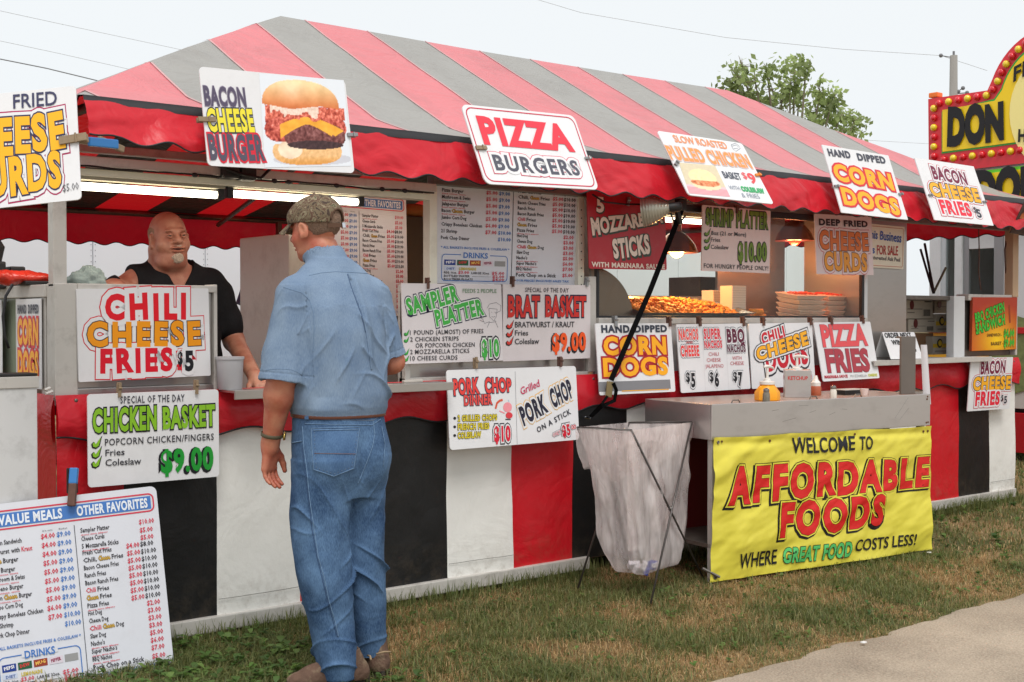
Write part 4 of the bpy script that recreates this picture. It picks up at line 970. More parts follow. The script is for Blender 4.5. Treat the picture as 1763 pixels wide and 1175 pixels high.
s.text('SUPER', 1126, 232, 1284, 230, 90, (222, 60, 72), w=.045, outs=no); s.text('NACHOS', 1132, 318, 1294, 312, 66, (222, 50, 66), w=.045, outs=no); s.text('BBQ', 1338, 262, 1500, 260, 118, (96, 26, 54), w=.05, outs=no); s.text('NACHOS', 1342, 356, 1510, 350, 70, (90, 30, 56), w=.045, outs=no)
for t, x0, x1, y in (('CHILI', 1170, 1262, 390), ('CHEESE', 1152, 1282, 444), ('JALAPENO', 1140, 1306, 500), ('WITH', 1388, 1472, 426), ('CHEESE', 1370, 1494, 474)): s.text(t, x0, y, x1, y - 3, 34, (186, 70, 84), w=-.004, res=2)
for x, d in ((960, '5'), (1178, '6'), (1396, '7')):
    s.text('$', x, 628 - (x - 960) * .02, x + 38, 628 - (x - 960) * .02, 84, BK, w=.03, outs=no); s.text(d, x + 48, 672 - (x - 960) * .03, x + 88, 672 - (x - 960) * .03, 118, BK, w=.05, outs=no)
for a, b in (((1108, 100), (1140, 715)), ((1318, 98), (1358, 705))): s.line([a, b], 1.5, (190, 188, 190))
s.clip(1085, 72, .06, .018, 88, 'brown'); s.clip(1485, 72, .06, .018, 88, 'brown'); s.done()
Z = (1260, 540, 3.505)
s = Sign('food_sign', 'white chili cheese dogs sign with tilted red and yellow letters behind the condiment pumps', [(100, 62), (478, 55), (505, 432), (118, 455)], -0.09, Z, group=G1, rad=.008)
ko = [(.17, (44, 44, 54)), (.10, WHITE)]
s.text('DOGS', 206, 345, 458, 292, 118, (196, 28, 48), w=.07, outs=ko, jit=.05, layer=3); s.text('CHILI', 180, 185, 316, 135, 62, (200, 34, 50), w=.05, outs=ko, sp=.08, layer=5); s.text('CHEESE', 148, 282, 456, 180, 70, (246, 176, 40), w=.06, outs=[(.18, (44, 44, 54)), (.13, WHITE), (.04, (50, 44, 40))], jit=.03, layer=7, hr=78)
s.text('$5.00', 400, 412, 480, 400, 50, (196, 40, 60), w=.05, outs=ko, res=2, layer=3)
s.clip(186, 48, .055, .018, 88, 'brown'); s.clip(468, 45, .055, .018, 88, 'brown'); s.done()
s = Sign('food_sign', 'white pizza fries sign, rightmost in the row under the window sill', [(492, 55), (832, 50), (890, 390), (548, 412)], -0.10, Z, group=G1, rad=.01)
s.text('PIZZA', 546, 196, 818, 186, 122, (226, 84, 90), w=.05, outs=[(.012, (150, 100, 110))], sp=.03); s.text('FRIES', 574, 350, 834, 342, 128, (170, 60, 72), w=.05, outs=[(.012, (130, 90, 100))], sp=.03)
s.text('MARINARA SAUCE', 556, 392, 696, 386, 16, (190, 40, 60), w=.05, res=1); s.text('MOZZARELLA', 714, 386, 812, 382, 15, (150, 150, 150), w=.0, res=1); s.text('CHEESE', 818, 380, 874, 378, 15, (200, 200, 60), w=.04, res=1)
s.clip(595, 42, .055, .018, 88, 'brown'); s.clip(785, 38, .055, .016, 85, 'brown'); s.done()
s = Sign('tent_card', 'folded white order next window card with a black arrow on the right serving shelf', [(900, 115), (1105, 112), (1146, 274), (965, 275)], -0.085, Z, cat='sign', rad=.003, thick=.003)
s.text('ORDER NEXT', 922, 152, 1087, 148, 30, BK, w=.03, res=2); s.text('WINDOW', 968, 196, 1098, 192, 30, BK, w=.03, res=2); s.poly([(1010, 226), (1036, 208), (1034, 222), (1110, 221), (1111, 236), (1035, 238), (1038, 250)], BK, 1)
M4 = Matrix.Translation((0, .0, s.h / 2)) @ Matrix.Rotation(math.radians(42), 4, 'X')
mb = MB(); mb.box(-s.w / 2, s.w / 2, -.0015, .0015, -s.h, 0, M=M4); mb.build('back_leaf', mat('card_white', (205, 206, 208)), s.root, local=True); s.done()
Z = (1560, 380, 4.197)
s = Sign('food_sign', 'orange and yellow barbecue chicken sandwich sign with green letters on the right panel', [(472, 555), (795, 555), (785, 930), (465, 942)], -0.01, Z, group=G1, rad=.004, base=(150, 60, 30), thick=.02)
def grad(u, v):
    t = np.clip(1 - np.hypot((u - .55) / .75, (v - .18) / .75), 0, 1)[:, None]; return np.array((176, 52, 22)) * (1 - t) + np.array((255, 214, 20)) * t
s.picture([(472, 555), (795, 555), (785, 930), (465, 942)], 30, 30, grad, layer=0)
s.text('BBQ CHICKEN', 490, 740, 700, 655, 66, (60, 190, 60), w=.04, outs=[(.04, (60, 60, 20))], res=2, layer=4); s.text('SANDWICH', 494, 822, 704, 745, 70, (60, 190, 60), w=.04, outs=[(.04, (60, 60, 20))], res=2, layer=4)
s.text('SANDWICH -', 572, 840, 680, 836, 22, (90, 60, 30), w=.02, res=1); s.text('BASKET -', 602, 902, 690, 898, 24, (90, 60, 30), w=.02, res=1); s.text('$4.00', 694, 842, 770, 838, 52, (70, 190, 60), w=.05, outs=[(.05, (90, 80, 30))], res=1); s.text('$9.00', 694, 912, 770, 905, 52, (70, 190, 60), w=.05, outs=[(.05, (90, 80, 30))], res=1)
s.line([(735, 610), (740, 740)], 22, (150, 60, 30)); s.done()
Z = (1260, 540, 3.505)
s = Sign('food_sign', 'lower white bacon cheese fries $5 sign clipped to the skirt at the far right end', [(1436, 270), (1700, 262), (1668, 575), (1423, 590)], -0.10, Z, group=G1, rad=.006)
baconfries(s, [(1494, 370, 1645, 360), (1450, 466, 1675, 456), (1465, 556, 1608, 548), (1616, 530, 1630, 530), (1634, 545, 1652, 542)], (72, 72, 76, 36, 42)); s.done()
# two boards on the left side wall, seen edge-on
for (q, X, nm, lab) in ((( .12, .42), -0.70, 'corn', 'corn dogs board on the left side wall, seen nearly edge-on by the corner post'), ((.62, 1.35), -0.70, 'cup', 'maroon and white board on the left side wall, further back')):
    M4 = Matrix.Translation((X, (q[0] + q[1]) / 2, 1.27)) @ Matrix.Rotation(-PI / 2, 4, 'Z')
    w, h = q[1] - q[0], .37
    s = Sign.__new__(Sign); s.M = M4; s.w, s.h, s.t = w, h, .006; s.z = (0, 0, 1); s.vscale = h / 100; s.parts = {}; s.n = 0
    s.root = thing('food_sign', lab, 'sign', M=M4, group=G1)
    s.loc = lambda x, y, w=w, h=h: np.array([(x / 100 - .5) * w, (.5 - y / 100) * h])
    MB().box(-w / 2, w / 2, -.003, .003, -h / 2, h / 2, b=.002).build('board', mat('board_226_226_228', WHITE), s.root, local=True)
    if nm == 'corn': corndogs(s, [(8, 16, 45, 16), (52, 16, 94, 16)], (8, 50, 92, 50), (8, 86, 92, 86), 9, 26)
    else:
        s.text('CHILI', 15, 45, 85, 40, 26, (120, 30, 60), w=.05, outs=[(.06, (60, 60, 70))]); s.text('DOGS', 12, 86, 88, 84, 30, (120, 30, 60), w=.05, outs=[(.06, (60, 60, 70))])
    s.done()
# ------------------------------------------------------------------ condiment cart and banner
CA, CB = Vector((2.447, -0.672, 0)), Vector((4.118, -0.868, 0))
cyaw = math.atan2(CB.y - CA.y, CB.x - CA.x); CL = (CB - CA).length
CM = Matrix.Translation(CA) @ Matrix.Rotation(cyaw, 4, 'Z')      # local x along the front, y into the stand
CART = thing('condiment_cart', 'stainless steel condiment cart with deep apron in front of the food window', 'cart', M=CM)
CT = 0.93
STC = mat('brushed_cart_steel', (196, 192, 190), rough=0.34, metal=0.8, var=0.06, vscale=1.5, bump=0.05, bscale=2, dirt=(110, 102, 98), dscale=4, damt=0.25, stretch=(1, 1, 2))
def cl(mb, name, m, smooth=False): return mb.build(name, m, CART, smooth=smooth, local=True)
CD = 0.55
cl(MB().box(0, CL, 0, .012, .745, CT, b=.003), 'front_apron', STC)
cl(MB().box(0, .012, .013, CD, .745, CT - .001, b=.003), 'side_apron', STC)
cl(MB().box(CL - .012, CL, .013, CD, .745, CT - .001, b=.003), 'side_apron', STC)
cl(MB().box(0.013, CL - .013, .013, CD, CT - .014, CT - .004), 'top', mat('stained_reflection_cart_top', (168, 144, 130), rough=.35, metal=.3, var=.3, vscale=6, dirt=(90, 60, 44), dscale=6, damt=.7))  # pinkish-orange reflection painted into the base colour, under real brown staining
cl(MB().box(.01, CL - .01, CD, CD + .012, .78, CT - .002), 'back_apron', STC)
for x, y in ((.02, .02), (CL - .06, .02), (.02, CD - .06), (CL - .06, CD - .06)):
    cl(MB().box(x, x + .035, y, y + .035, 0, .75, b=.003), 'leg', ALU)
cl(MB().box(.02, CL - .02, .03, CD - .03, .18, .2), 'lower_shelf', STEELD)
cl(MB().box(.06, CL - .06, CD - .05, CD - .04, .2, .74), 'back_panel', mat('dark_red_panel', (96, 14, 20), rough=.5, var=.1))
cl(MB().box(CL - .135, CL - .01, .10, .115, CT - .004, 1.265, b=.003).box(CL - .135, CL - .01, .115, .14, 1.255, 1.265), 'end_upright', mat('upright_steel', (128, 120, 114), rough=.4, metal=.7, var=.2, vscale=5))
for x, y, a, L in ((.42, .88, .1, .05), (.62, .90, .0, .07), (.70, .86, .2, .05), (.95, .87, -.1, .04), (.5, .82, .15, .10), (1.38, .8, .8, .16), (1.42, .79, .7, .10), (.85, .84, .3, .05)):
    cl(MB().tube([(x, -.0004, y), (x + L * math.cos(a), -.0004, y + L * math.sin(a))], .0008, 4), 'scratch', mat('scratch_grey', (116, 110, 106), rough=.5))
for x, z in ((CL - .025, .915), (CL - .03, .90), (CL - .02, .765), (CL - .035, .763)): cl(MB().ball((x, -.001, z), .006, 5, sq=(1, .5, 1)), 'rivet', RUST)
for x in (.18, .75, 1.1): cl(MB().tube([(x, .05, CT - .004), (x + .01, .05, CT + .012), (x + .05, .05, CT + .012), (x + .06, .05, CT - .004)], .004, 6), 'handle', STEELD)

# banner: cloth hanging from the apron, printed lettering laid on the same folds
bq = [(1226, 753), (1598, 733), (1601, 946), (1221, 1003)]
a0 = CM @ Vector((0.02, -.02, .757)); 
BTL = at(1226, 753, Y=None, X=None, D=(np.array(a0) - CAM) @ FW); BTR = at(1599, 733, D=(np.array(CM @ Vector((CL + .02, -.03, .757))) - CAM) @ FW)
BBL = at(1221, 1003, Z=.015); BBR = at(1601, 946, Z=.022)
BAN = thing('banner', 'yellow welcome banner with big red letters hanging from the cart to the grass', 'banner', loc=tuple((BTL + BTR) / 2))
bn = np.cross(BTR - BTL, BBL - BTL); bn /= np.linalg.norm(bn)
if bn @ (CAM - BTL) < 0: bn = -bn
def ban(u, v, lift=0.0):
    """u 0..1 across, v 0..1 downwards -> world point on the rippled cloth"""
    p = BTL * (1 - u) * (1 - v) + BTR * u * (1 - v) + BBR * u * v + BBL * (1 - u) * v
    e = math.sin(PI * u)
    d = 0.022 * fbm(u * 2.4 + v * 1.2, v * 1.5 - u, 3) * (0.25 + v) + 0.007 * fbm(u * 9 + v * 4, v * 5, 6)
    d += 0.016 * math.exp(-((u - .03 - .10 * v) / .035) ** 2) * math.sin(v * 2.6) + 0.012 * math.exp(-((u - .02) * 1.4 + (v - .25)) ** 2 / .004) * (u < .4)
    d += -0.012 * math.exp(-((v - .045) / .03) ** 2) * (0.4 + .6 * abs(math.sin(u * 9.4)))
    for k in (0.0, .37, .62, 1.0): d += .008 * math.exp(-((u - k) / .02) ** 2 - (v / .12) ** 2)
    dz = -0.006 * abs(math.sin(u * 9.4)) * (1 - v)
    x = p + bn * (d + .012 + lift); x[2] += dz; return x
nu, nv = 170, 90
G = np.array([[ban(u, v) for v in np.linspace(0, 1, nv)] for u in np.linspace(0, 1, nu)])
YEL = mat('yellow_banner_vinyl', (222, 210, 76), rough=.36, var=.05, vscale=2.5, bump=.12, bscale=12, dirt=(160, 140, 60), dscale=3, damt=.25, spec=.4)
MB().grid(G).build('banner_cloth', YEL, BAN, smooth=True)
Hb = homog([(1226, 753), (1599, 733), (1601, 946), (1221, 1003)], [(0, 0), (1, 0), (1, 1), (0, 1)])
BW, BH = np.linalg.norm(BTR - BTL), np.linalg.norm(BBL - BTL)
class BanText(Sign):
    def __init__(s):
        s.z = (1200, 680, 3.131); s.parts = {}; s.n = 0; s.t = 0; s.vscale = 1 / 230 * .86
        s.root = BAN
    def loc(s, x, y):
        v = Hb @ np.array([x / s.z[2] + s.z[0], y / s.z[2] + s.z[1], 1.0]); v = v[:2] / v[2]
        return np.array([v[0] * BW, -v[1] * BH])
bt = BanText(); bt.vscale = BH / 232.0
bt.text('WELCOME', 510, 312, 845, 292, 80, BK, w=.018, jit=.02, hr=76); bt.text('TO', 870, 292, 940, 290, 72, BK, w=.018, jit=.02)
ro = [(.085, (214, 204, 60)), ]
bt.text('AFFORDABLE', 150, 575, 1238, 478, 170, (212, 36, 34), w=.05, outs=[(.058, (28, 26, 24)), (.042, (226, 214, 70)), (.010, (60, 10, 10))], sh=(-.055, -.05, .058, (20, 20, 20)), sp=.12, jit=.03, hr=150, slant=.06)
bt.text('FOODS', 440, 755, 1003, 688, 160, (212, 36, 34), w=.05, outs=[(.058, (28, 26, 24)), (.042, (226, 214, 70)), (.010, (60, 10, 10))], sh=(-.055, -.05, .058, (20, 20, 20)), sp=.12, jit=.03, hr=156, slant=.06)
bt.text('WHERE', 215, 932, 432, 906, 74, BK, w=.015); bt.text('GREAT FOOD', 462, 902, 826, 864, 72, (90, 196, 110), w=.035, outs=[(.035, BK)], slant=.08, hr=76); bt.text('COSTS LESS!', 845, 840, 1168, 805, 62, BK, w=.015, slant=.12)
V = []; F = []; mi = []; mats = []; n = 0
for i, (c, (vv, ff, cnt)) in enumerate(bt.parts.items()):
    v = np.concatenate(vv); bm = bmesh.new(); bv = [bm.verts.new(tuple(q)) for q in v]
    for f in ff:
        try: bm.faces.new([bv[j] for j in f])
        except ValueError: pass
    for _ in range(4):
        bm.edges.ensure_lookup_table(); el = [e_ for e_ in bm.edges if e_.calc_length() > .022]
        if not el: break
        bmesh.ops.subdivide_edges(bm, edges=el, cuts=1, use_grid_fill=False); bmesh.ops.triangulate(bm, faces=[f for f in bm.faces if len(f.verts) > 3])
    bm.verts.index_update(); v = np.array([q.co[:] for q in bm.verts]); ff = [tuple(q.index for q in f.verts) for f in bm.faces]; cnt = len(v); bm.free()
    lift = -v[:, 1]
    W3 = np.array([ban(a[0] / BW, -a[2] / BH, l * 1.3 + .0016) for a, l in zip(v, lift)])
    V.append(W3); F += [tuple(j + n for j in f) for f in ff]; mi += [i] * len(ff); n += cnt; mats.append(ink(c))
me = bpy.data.meshes.new('lettering'); me.from_pydata(np.concatenate(V).tolist(), [], F); me.polygons.foreach_set('material_index', np.array(mi, np.int32)); me.update()
link('lettering', me, mats, BAN)
for u, v, r in ((.02, .035, .009), (.035, .03, .006), (.365, .045, .013), (.62, .03, .007), (.235, .04, .007), (.985, .04, .007), (.965, .04, .007), (.02, .965, .014), (.56, .955, .008)):
    p = Vector(ban(u, v, .002)); q = Vector(bn).to_track_quat('Z', 'Y').to_matrix().to_4x4()
    MB().lathe([(r * .45, 0), (r * .5, .003), (r * .8, .004), (r, .002), (r, 0)], n=14, M=Matrix.Translation(p) @ q).build('grommet', STEELD if r > .008 else RUST, BAN, smooth=True)
MB().tube([tuple(CM @ Vector((-.06, -.0, .09))), tuple(CM @ Vector((.03, -.03, .04)))], .008, 6).build('tie_stub', STEELD, BAN)

# things on the cart
def on_cart(px, y_in, py=None):
    """cart-local x for a picture column at depth y_in behind the front edge"""
    best = None
    for i in range(400):
        x = CL * i / 399; p = CM @ Vector((x, y_in, CT)); q = project(np.array(p))
        if best is None or abs(q[0] - px) < best[0]: best = (abs(q[0] - px), x)
    return CM @ Vector((best[1], y_in, CT - .004))
p = on_cart(1321, .12)
t = thing('mustard_pump', 'orange yellow mustard jug with a white pump top on the cart', 'pump bottle', tuple(p))
MUS = mat('mustard_plastic', (240, 160, 20), rough=.35, var=.04)
mb = MB(); mb.lathe([(.065, 0), (.069, .004), (.069, .045), (.045, .078), (.040, .082), (.040, .09)], n=8); 
autosmooth(mb.build('jug', MUS, t, local=True), 35); WPL = mat('white_plastic', (222, 218, 212), rough=.4)
autosmooth(MB().lathe([(.042, .088), (.042, .102), (.02, .105), (.018, .118), (.008, .12), (.007, .178)], n=20).build('pump_collar', WPL, t, local=True))
autosmooth(MB().tube([(-.03, 0, .182), (-.01, 0, .186), (.02, 0, .184), (.045, 0, .178), (.052, 0, .170)], [.006, .009, .008, .006, .005], 8).build('pump_spout', WPL, t, local=True))
Rc = Matrix.Rotation(cyaw, 4, 'Z')
p = on_cart(1372, .26)
def boxed(name, label, cat, p, ang, w, d, h, m):
    t = thing(name, label, cat, M=Matrix.Translation(p) @ Matrix.Rotation(ang, 4, 'Z'))
    MB().box(-w / 2, w / 2, -d / 2, d / 2, 0, h, b=.003).build('box', m, t, local=True); return t
t = boxed('ketchup_dispenser', 'square stainless ketchup dispenser lettered in red beside the mustard', 'dispenser', p, cyaw - .72, .145, .145, .155, STC)
def word(t, txt, x0, x1, z, h, face, rgb, w=.03):
    V_, F_, mbx = [], [], MB(); x = 0; it = []
    for c in txt: it.append((c, x)); x += adv(c)
    xr = it[-1][1] + glyph(txt[-1], w, 2)[0][:, 0].max(); xl = glyph(txt[0], w, 2)[0][:, 0].min()
    for c, gx in it:
        V, F = glyph(c, w, 2)
        if len(V):
            X = x0 + (V[:, 0] + gx - xl) / (xr - xl) * (x1 - x0); Zz = z + V[:, 1] / CAPH * h
            mbx.add(face(X, Zz), F)
    return mbx.build('lettering', ink(rgb), t, local=True)
word(t, 'KETCHUP', -.055, .055, .10, .02, lambda X, Zz: np.stack([X, np.full(len(X), -.0738), Zz], -1), (196, 60, 60))
word(t, 'KETCHUP', -.055, .055, .10, .02, lambda X, Zz: np.stack([np.full(len(X), -.0738), -X, Zz], -1), (196, 60, 60))
autosmooth(MB().lathe([(.03, .155), (.03, .165), (.008, .168), (.007, .225)], n=16).build('pump_collar', WPL, t, local=True))
autosmooth(MB().tube([(-.02, 0, .228), (0, 0, .232), (.04, -.02, .23), (.062, -.03, .222)], [.006, .009, .008, .005], 8).build('pump_spout', WPL, t, local=True))
p = on_cart(1404, .3); t = thing('squeeze_bottle', 'small reddish brown bottle with a white cap behind the ketchup box', 'bottle', tuple(p))
autosmooth(MB().lathe([(.03, 0), (.032, .004), (.032, .045), (.028, .055)], n=20).build('body', mat('ketchup_red_brown', (176, 92, 62), rough=.35), t, local=True)); autosmooth(MB().lathe([(.028, .052), (.028, .075), (.015, .09), (.008, .115)], n=20).build('cap', WPL, t, local=True))
def shaker(px, label, fill, yin):
    t = thing('shaker', label, 'shaker', tuple(on_cart(px, yin)), group='shakers on the cart')
    autosmooth(MB().lathe([(.019, 0), (.020, .003), (.019, .04), (.015, .052), (.014, .056)], n=8).build('glass_body', fill, t, local=True), 25)
    autosmooth(MB().lathe([(.0155, .054), (.0165, .06), (.015, .07), (.006, .075)], n=20).build('lid', mat('shaker_lid', (150, 146, 142), rough=.25, metal=.9), t, local=True))
shaker(1319, 'pepper shaker with grey glass in front of the mustard jug', mat('pepper_glass', (122, 116, 104), rough=.15, var=.3, vscale=60), .03)
shaker(1435, 'white salt shaker alone below the pizza fries sign', mat('salt_glass', (224, 216, 204), rough=.2), .04)
p = on_cart(1488, .16); t = thing('sample_cup', 'small white paper cup on the right half of the cart', 'cup', tuple(p))
autosmooth(MB().lathe([(.018, 0), (.026, .038), (.024, .038), (.016, .004)], n=20).build('cup_wall', mat('paper_cup', (226, 206, 200), rough=.6), t, local=True))
p = on_cart(1462, .27); t = thing('napkin_tray', 'dark shallow tray with a pale rim at the back of the cart', 'tray', M=Matrix.Translation(p) @ Rc)
mb = MB(); mb.box(-.09, .09, -.05, .05, 0, .028, b=.004); mb.build('tray', DARK, t, local=True); MB().box(-.093, .093, -.053, .053, .027, .031, b=.001).build('rim', mat('pale_rim', (180, 176, 168)), t, local=True)
# paper roll hanging at the end
t = thing('paper_sheet', 'curled white paper sheet hanging off the right end of the cart', 'paper', tuple(CM @ Vector((CL + .02, .06, .93))))
G = np.zeros((12, 20, 3))
for i in range(12):
    for k in range(20):
        a = i / 11 * 2.5 + .3; z = 1.215 - k / 19 * .345 - .012 * (i / 11) * (k / 19); r = .028 + .006 * k / 19
        q = CM @ Vector((CL + .01 + .036 + r * math.cos(PI - a) * .9 + .03 * k / 19, .10 - r * math.sin(a), z)); G[i, k] = q
link('sheet', MB().grid(G).mesh(), mat('white_paper', (222, 222, 226), rough=.6, trans=.2), t, smooth=True)

# ------------------------------------------------------------------ litter bag on a folding wire stand
BG = thing('litter_bag_stand', 'clear plastic litter bag hung on a folding wire stand beside the cart', 'litter bag', (2.15, -.5, 0))
g1, g2, g3 = [at(x, y, Z=0.0) for x, y in ((1120, 1040), (994, 1017), (1213, 1000))]
dA = (g1 - CAM) @ FW
A1 = at(994, 738, D=(g2 - CAM) @ FW - .12); A2 = at(1087, 739, D=dA + .02)     # near-left top bar
B1 = at(1083, 728, D=dA + .5); B2 = at(1191, 727, D=(g3 - CAM) @ FW - .0)
A1[2] = A2[2] = (A1[2] + A2[2]) / 2
WIRE = mat('wire_steel', (86, 82, 80), rough=.4, metal=.7)
g4 = g3 + (g2 - g1)
def leg_(a, b, kink=None): MB().tube([tuple(a)] + ([tuple(kink)] if kink is not None else []) + [tuple(b)], .0055, 6).build('leg', WIRE, BG, smooth=True)
leg_(A2, g3); leg_(A1, g4); leg_(B2, g1); leg_(B1, g2)
MB().tube([tuple(A1), tuple(A2)], .0055, 6).build('top_bar', WIRE, BG, smooth=True); MB().tube([tuple(B1), tuple(B2)], .0055, 6).build('top_bar', WIRE, BG, smooth=True)
X1 = (A2 + (g3 - A2) * .5 + B2 + (g1 - B2) * .5) / 2
MB().ball(tuple(X1), .012, 5).build('pivot', WIRE, BG)
film = bpy.data.materials.new('clear_bag_film'); film.use_nodes = True
N = film.node_tree.nodes; L = film.node_tree.links; b = N['Principled BSDF']; b.inputs['Base Color'].default_value = tuple(lin((252, 246, 244))) + (1,); b.inputs['Roughness'].default_value = .28
tr = N.new('ShaderNodeBsdfTransparent'); tr.inputs[0].default_value = (.97, .93, .93, 1); tl = N.new('ShaderNodeBsdfTranslucent'); tl.inputs[0].default_value = (.97, .94, .94, 1)
m1 = N.new('ShaderNodeMixShader'); m1.inputs[0].default_value = .35; m2 = N.new('ShaderNodeMixShader')
n1 = N.new('ShaderNodeTexNoise'); n1.inputs['Scale'].default_value = 6; n1.inputs['Detail'].default_value = 4; tcn = N.new('ShaderNodeTexCoord'); mpn = N.new('ShaderNodeMapping'); mpn.inputs['Scale'].default_value = (2, 2, .5)
r1 = N.new('ShaderNodeValToRGB'); r1.color_ramp.elements[0].position = .38; r1.color_ramp.elements[0].color = (.22,) * 3 + (1,); r1.color_ramp.elements[1].position = .68; r1.color_ramp.elements[1].color = (.58,) * 3 + (1,)
L.new(tcn.outputs['Object'], mpn.inputs[0]); L.new(mpn.outputs[0], n1.inputs['Vector']); L.new(n1.outputs['Fac'], r1.inputs[0]); L.new(r1.outputs[0], m2.inputs[0])
L.new(b.outputs[0], m1.inputs[1]); L.new(tl.outputs[0], m1.inputs[2]); L.new(tr.outputs[0], m2.inputs[1]); L.new(m1.outputs[0], m2.inputs[2]); L.new(m2.outputs[0], N['Material Output'].inputs[0])
bp = N.new('ShaderNodeBump'); bp.inputs['Strength'].default_value = .6; bp.inputs['Distance'].default_value = .03; n2 = N.new('ShaderNodeTexNoise'); n2.inputs['Distortion'].default_value = 1.5; n2.inputs['Scale'].default_value = 10; n2.inputs['Detail'].default_value = 4; L.new(mpn.outputs[0], n2.inputs['Vector']); L.new(n2.outputs['Fac'], bp.inputs['Height']); L.new(bp.outputs[0], b.inputs['Normal'])
# loop of the rim in plan: A1 -> A2 -> B2 -> B1
rim = []
cor = [A1, A2, B2, B1]
for i in range(4):
    a, b_ = cor[i], cor[(i + 1) % 4]
    for k in range(20): rim.append(a + (b_ - a) * k / 20)
rim = np.array(rim); m = len(rim); cen = rim.mean(0)
bot_c = at(1112, 985, D=((g1 + g3) / 2 - CAM) @ FW); bot_c[2] = .10
rows = 44; G = np.zeros((m + 1, rows, 3))
for i in range(m + 1):
    p = rim[i % m]; ang = 2 * PI * i / m
    for k in range(rows):
        t = k / (rows - 1)
        sc = float(np.interp(t, [0, .08, .3, .6, .85, .95, 1], [1.0, .96, .89, .81, .72, .58, .05]))
        c = cen * (1 - t) + np.array([bot_c[0], bot_c[1], cen[2]]) * t
        q = c + (p - cen) * sc; q[2] = p[2] * (1 - t) + bot_c[2] * t
        if t > .9: q[2] -= .02 * (1 - abs(t - .95) * 20) if t < 1 else 0
        rr = (p - cen); rr[2] = 0; rr = rr / (np.linalg.norm(rr) + 1e-6)
        w = .028 * fbm(math.cos(ang) * 2.2 + 4, math.sin(ang) * 2.2, t * 2.2) + .018 * fbm(math.cos(ang) * 7, math.sin(ang) * 7, t * 2) + .006 * fbm(math.cos(ang) * 20, math.sin(ang) * 20, t * 5)
        q = q + rr * w * min(1, t * 5) * (1 if t < .97 else .2)
        G[i, k] = q
MB().grid(G).build('bag', film, BG, smooth=True)
# turned down cuff of the bag
rows = 12; G = np.zeros((m + 1, rows, 3))
for i in range(m + 1):
    p = rim[i % m]; ang = 2 * PI * i / m; cuff = .17 + .07 * math.sin(ang + .5) + .03 * fbm(math.cos(ang) * 3, math.sin(ang) * 3, 7)
    rr = (p - cen); rr[2] = 0; rr = rr / (np.linalg.norm(rr) + 1e-6)
    for k in range(rows):
        t = k / (rows - 1); G[i, k] = p + rr * (.012 + .012 * math.sin(t * PI) + .016 * t * fbm(math.cos(ang) * 9, math.sin(ang) * 9, t) - .045 * t) - np.array([0, 0, cuff * t])
MB().grid(G).build('bag_cuff', film, BG, smooth=True)
mb = MB()
for k in range(9):
    a = rnd.uniform(0, 6.28); c = (bot_c[0] + .07 * math.cos(a), bot_c[1] + .05 * math.sin(a), .115 + .03 * rnd.random()); 
    mb.box(-.03, .03, -.02, .02, -.012, .012, b=.004, mi=k % 2, M=Matrix.Translation(c) @ Matrix.Rotation(a, 4, 'Z') @ Matrix.Rotation(a * .3, 4, 'X'))
tr_ = thing('crumpled_rubbish', 'few crumpled white and blue wrappers lying in the bottom of the clear bag', 'rubbish', tuple(bot_c))
link('wrapper', mb.mesh(), [mat('wrapper_white', (214, 214, 220), rough=.6), mat('wrapper_blue', (60, 70, 150), rough=.6)], tr_)

# ------------------------------------------------------------------ work lamp, strap
c0 = at(1128, 364, Y=-.16); t = thing('clamp_lamp', 'silver ribbed clamp lamp reflector in front of the red mozzarella sign', 'lamp', tuple(c0))
Rl = Matrix.Translation(at(1106, 364, Y=-.18)) @ Vector(RT * .97 - FW * .22 + UP * .10).to_track_quat('Z', 'Y').to_matrix().to_4x4()
prof = []
for i in range(31):
    u = i / 30; prof.append((.064 * (1 - u ** 1.7) + .020 + (.0022 if i % 3 == 0 else 0), u * .15))
autosmooth(MB().lathe(prof[:], n=30, M=Rl).build('reflector', mat('spun_aluminium', (164, 160, 146), rough=.3, metal=.45, var=.06), t), 30)
autosmooth(MB().lathe([(.0, .148), (.026, .148), (.026, .20), (.018, .215)], n=16, M=Rl).build('socket', DARK, t), 30)
cc = [at(1180, 372, Y=-.14), at(1170, 385, Y=-.14), at(1158, 378, Y=-.15), at(1150, 352, Y=-.13), at(1075, 352, Y=-.13), at(1040, 348, Y=-.12), at(1020, 335, Y=-.1)]
MB().tube([tuple(p) for p in cc], .005, 6).build('lamp_cord', BLK, t, smooth=True)
q = at(1172, 352, Y=-.17); MB().box(q[0] - .03, q[0] + .03, q[1] - .02, q[1] + .02, q[2] - .035, q[2] + .03, b=.006).build('clamp', DARK, t)
S0 = at(1178, 350, Y=-.17); S1 = at(1052, 655, Y=-.13); S2 = at(1044, 690, Y=-.12); S3 = at(1017, 716, Y=-.08)
t = thing('tie_down_strap', 'black tie-down strap with a brass coloured hook running diagonally from valance to skirt', 'strap', tuple(S2))
def ribbon(pts, w, m, name, par, th=.003):
    pts = [Vector(p) for p in pts]; mb = MB(); V = []; F = []
    for i, p in enumerate(pts):
        d = (pts[min(i + 1, len(pts) - 1)] - pts[max(0, i - 1)]).normalized(); s_ = d.cross(Vector(-FW)).normalized(); f = s_.cross(d).normalized()
        for a, b_ in ((-1, -1), (1, -1), (1, 1), (-1, 1)): V.append(p + s_ * a * w / 2 + f * b_ * th / 2)
    for i in range(len(pts) - 1):
        for k in range(4): F.append((i * 4 + k, i * 4 + (k + 1) % 4, i * 4 + 4 + (k + 1) % 4, i * 4 + 4 + k))
    F += [(0, 3, 2, 1), tuple(len(pts) * 4 - 4 + k for k in range(4))]
    mb.add([tuple(v) for v in V], F); return mb.build(name, m, par)
WEB = mat('black_webbing', (8, 8, 9), rough=.85, spec=.1)
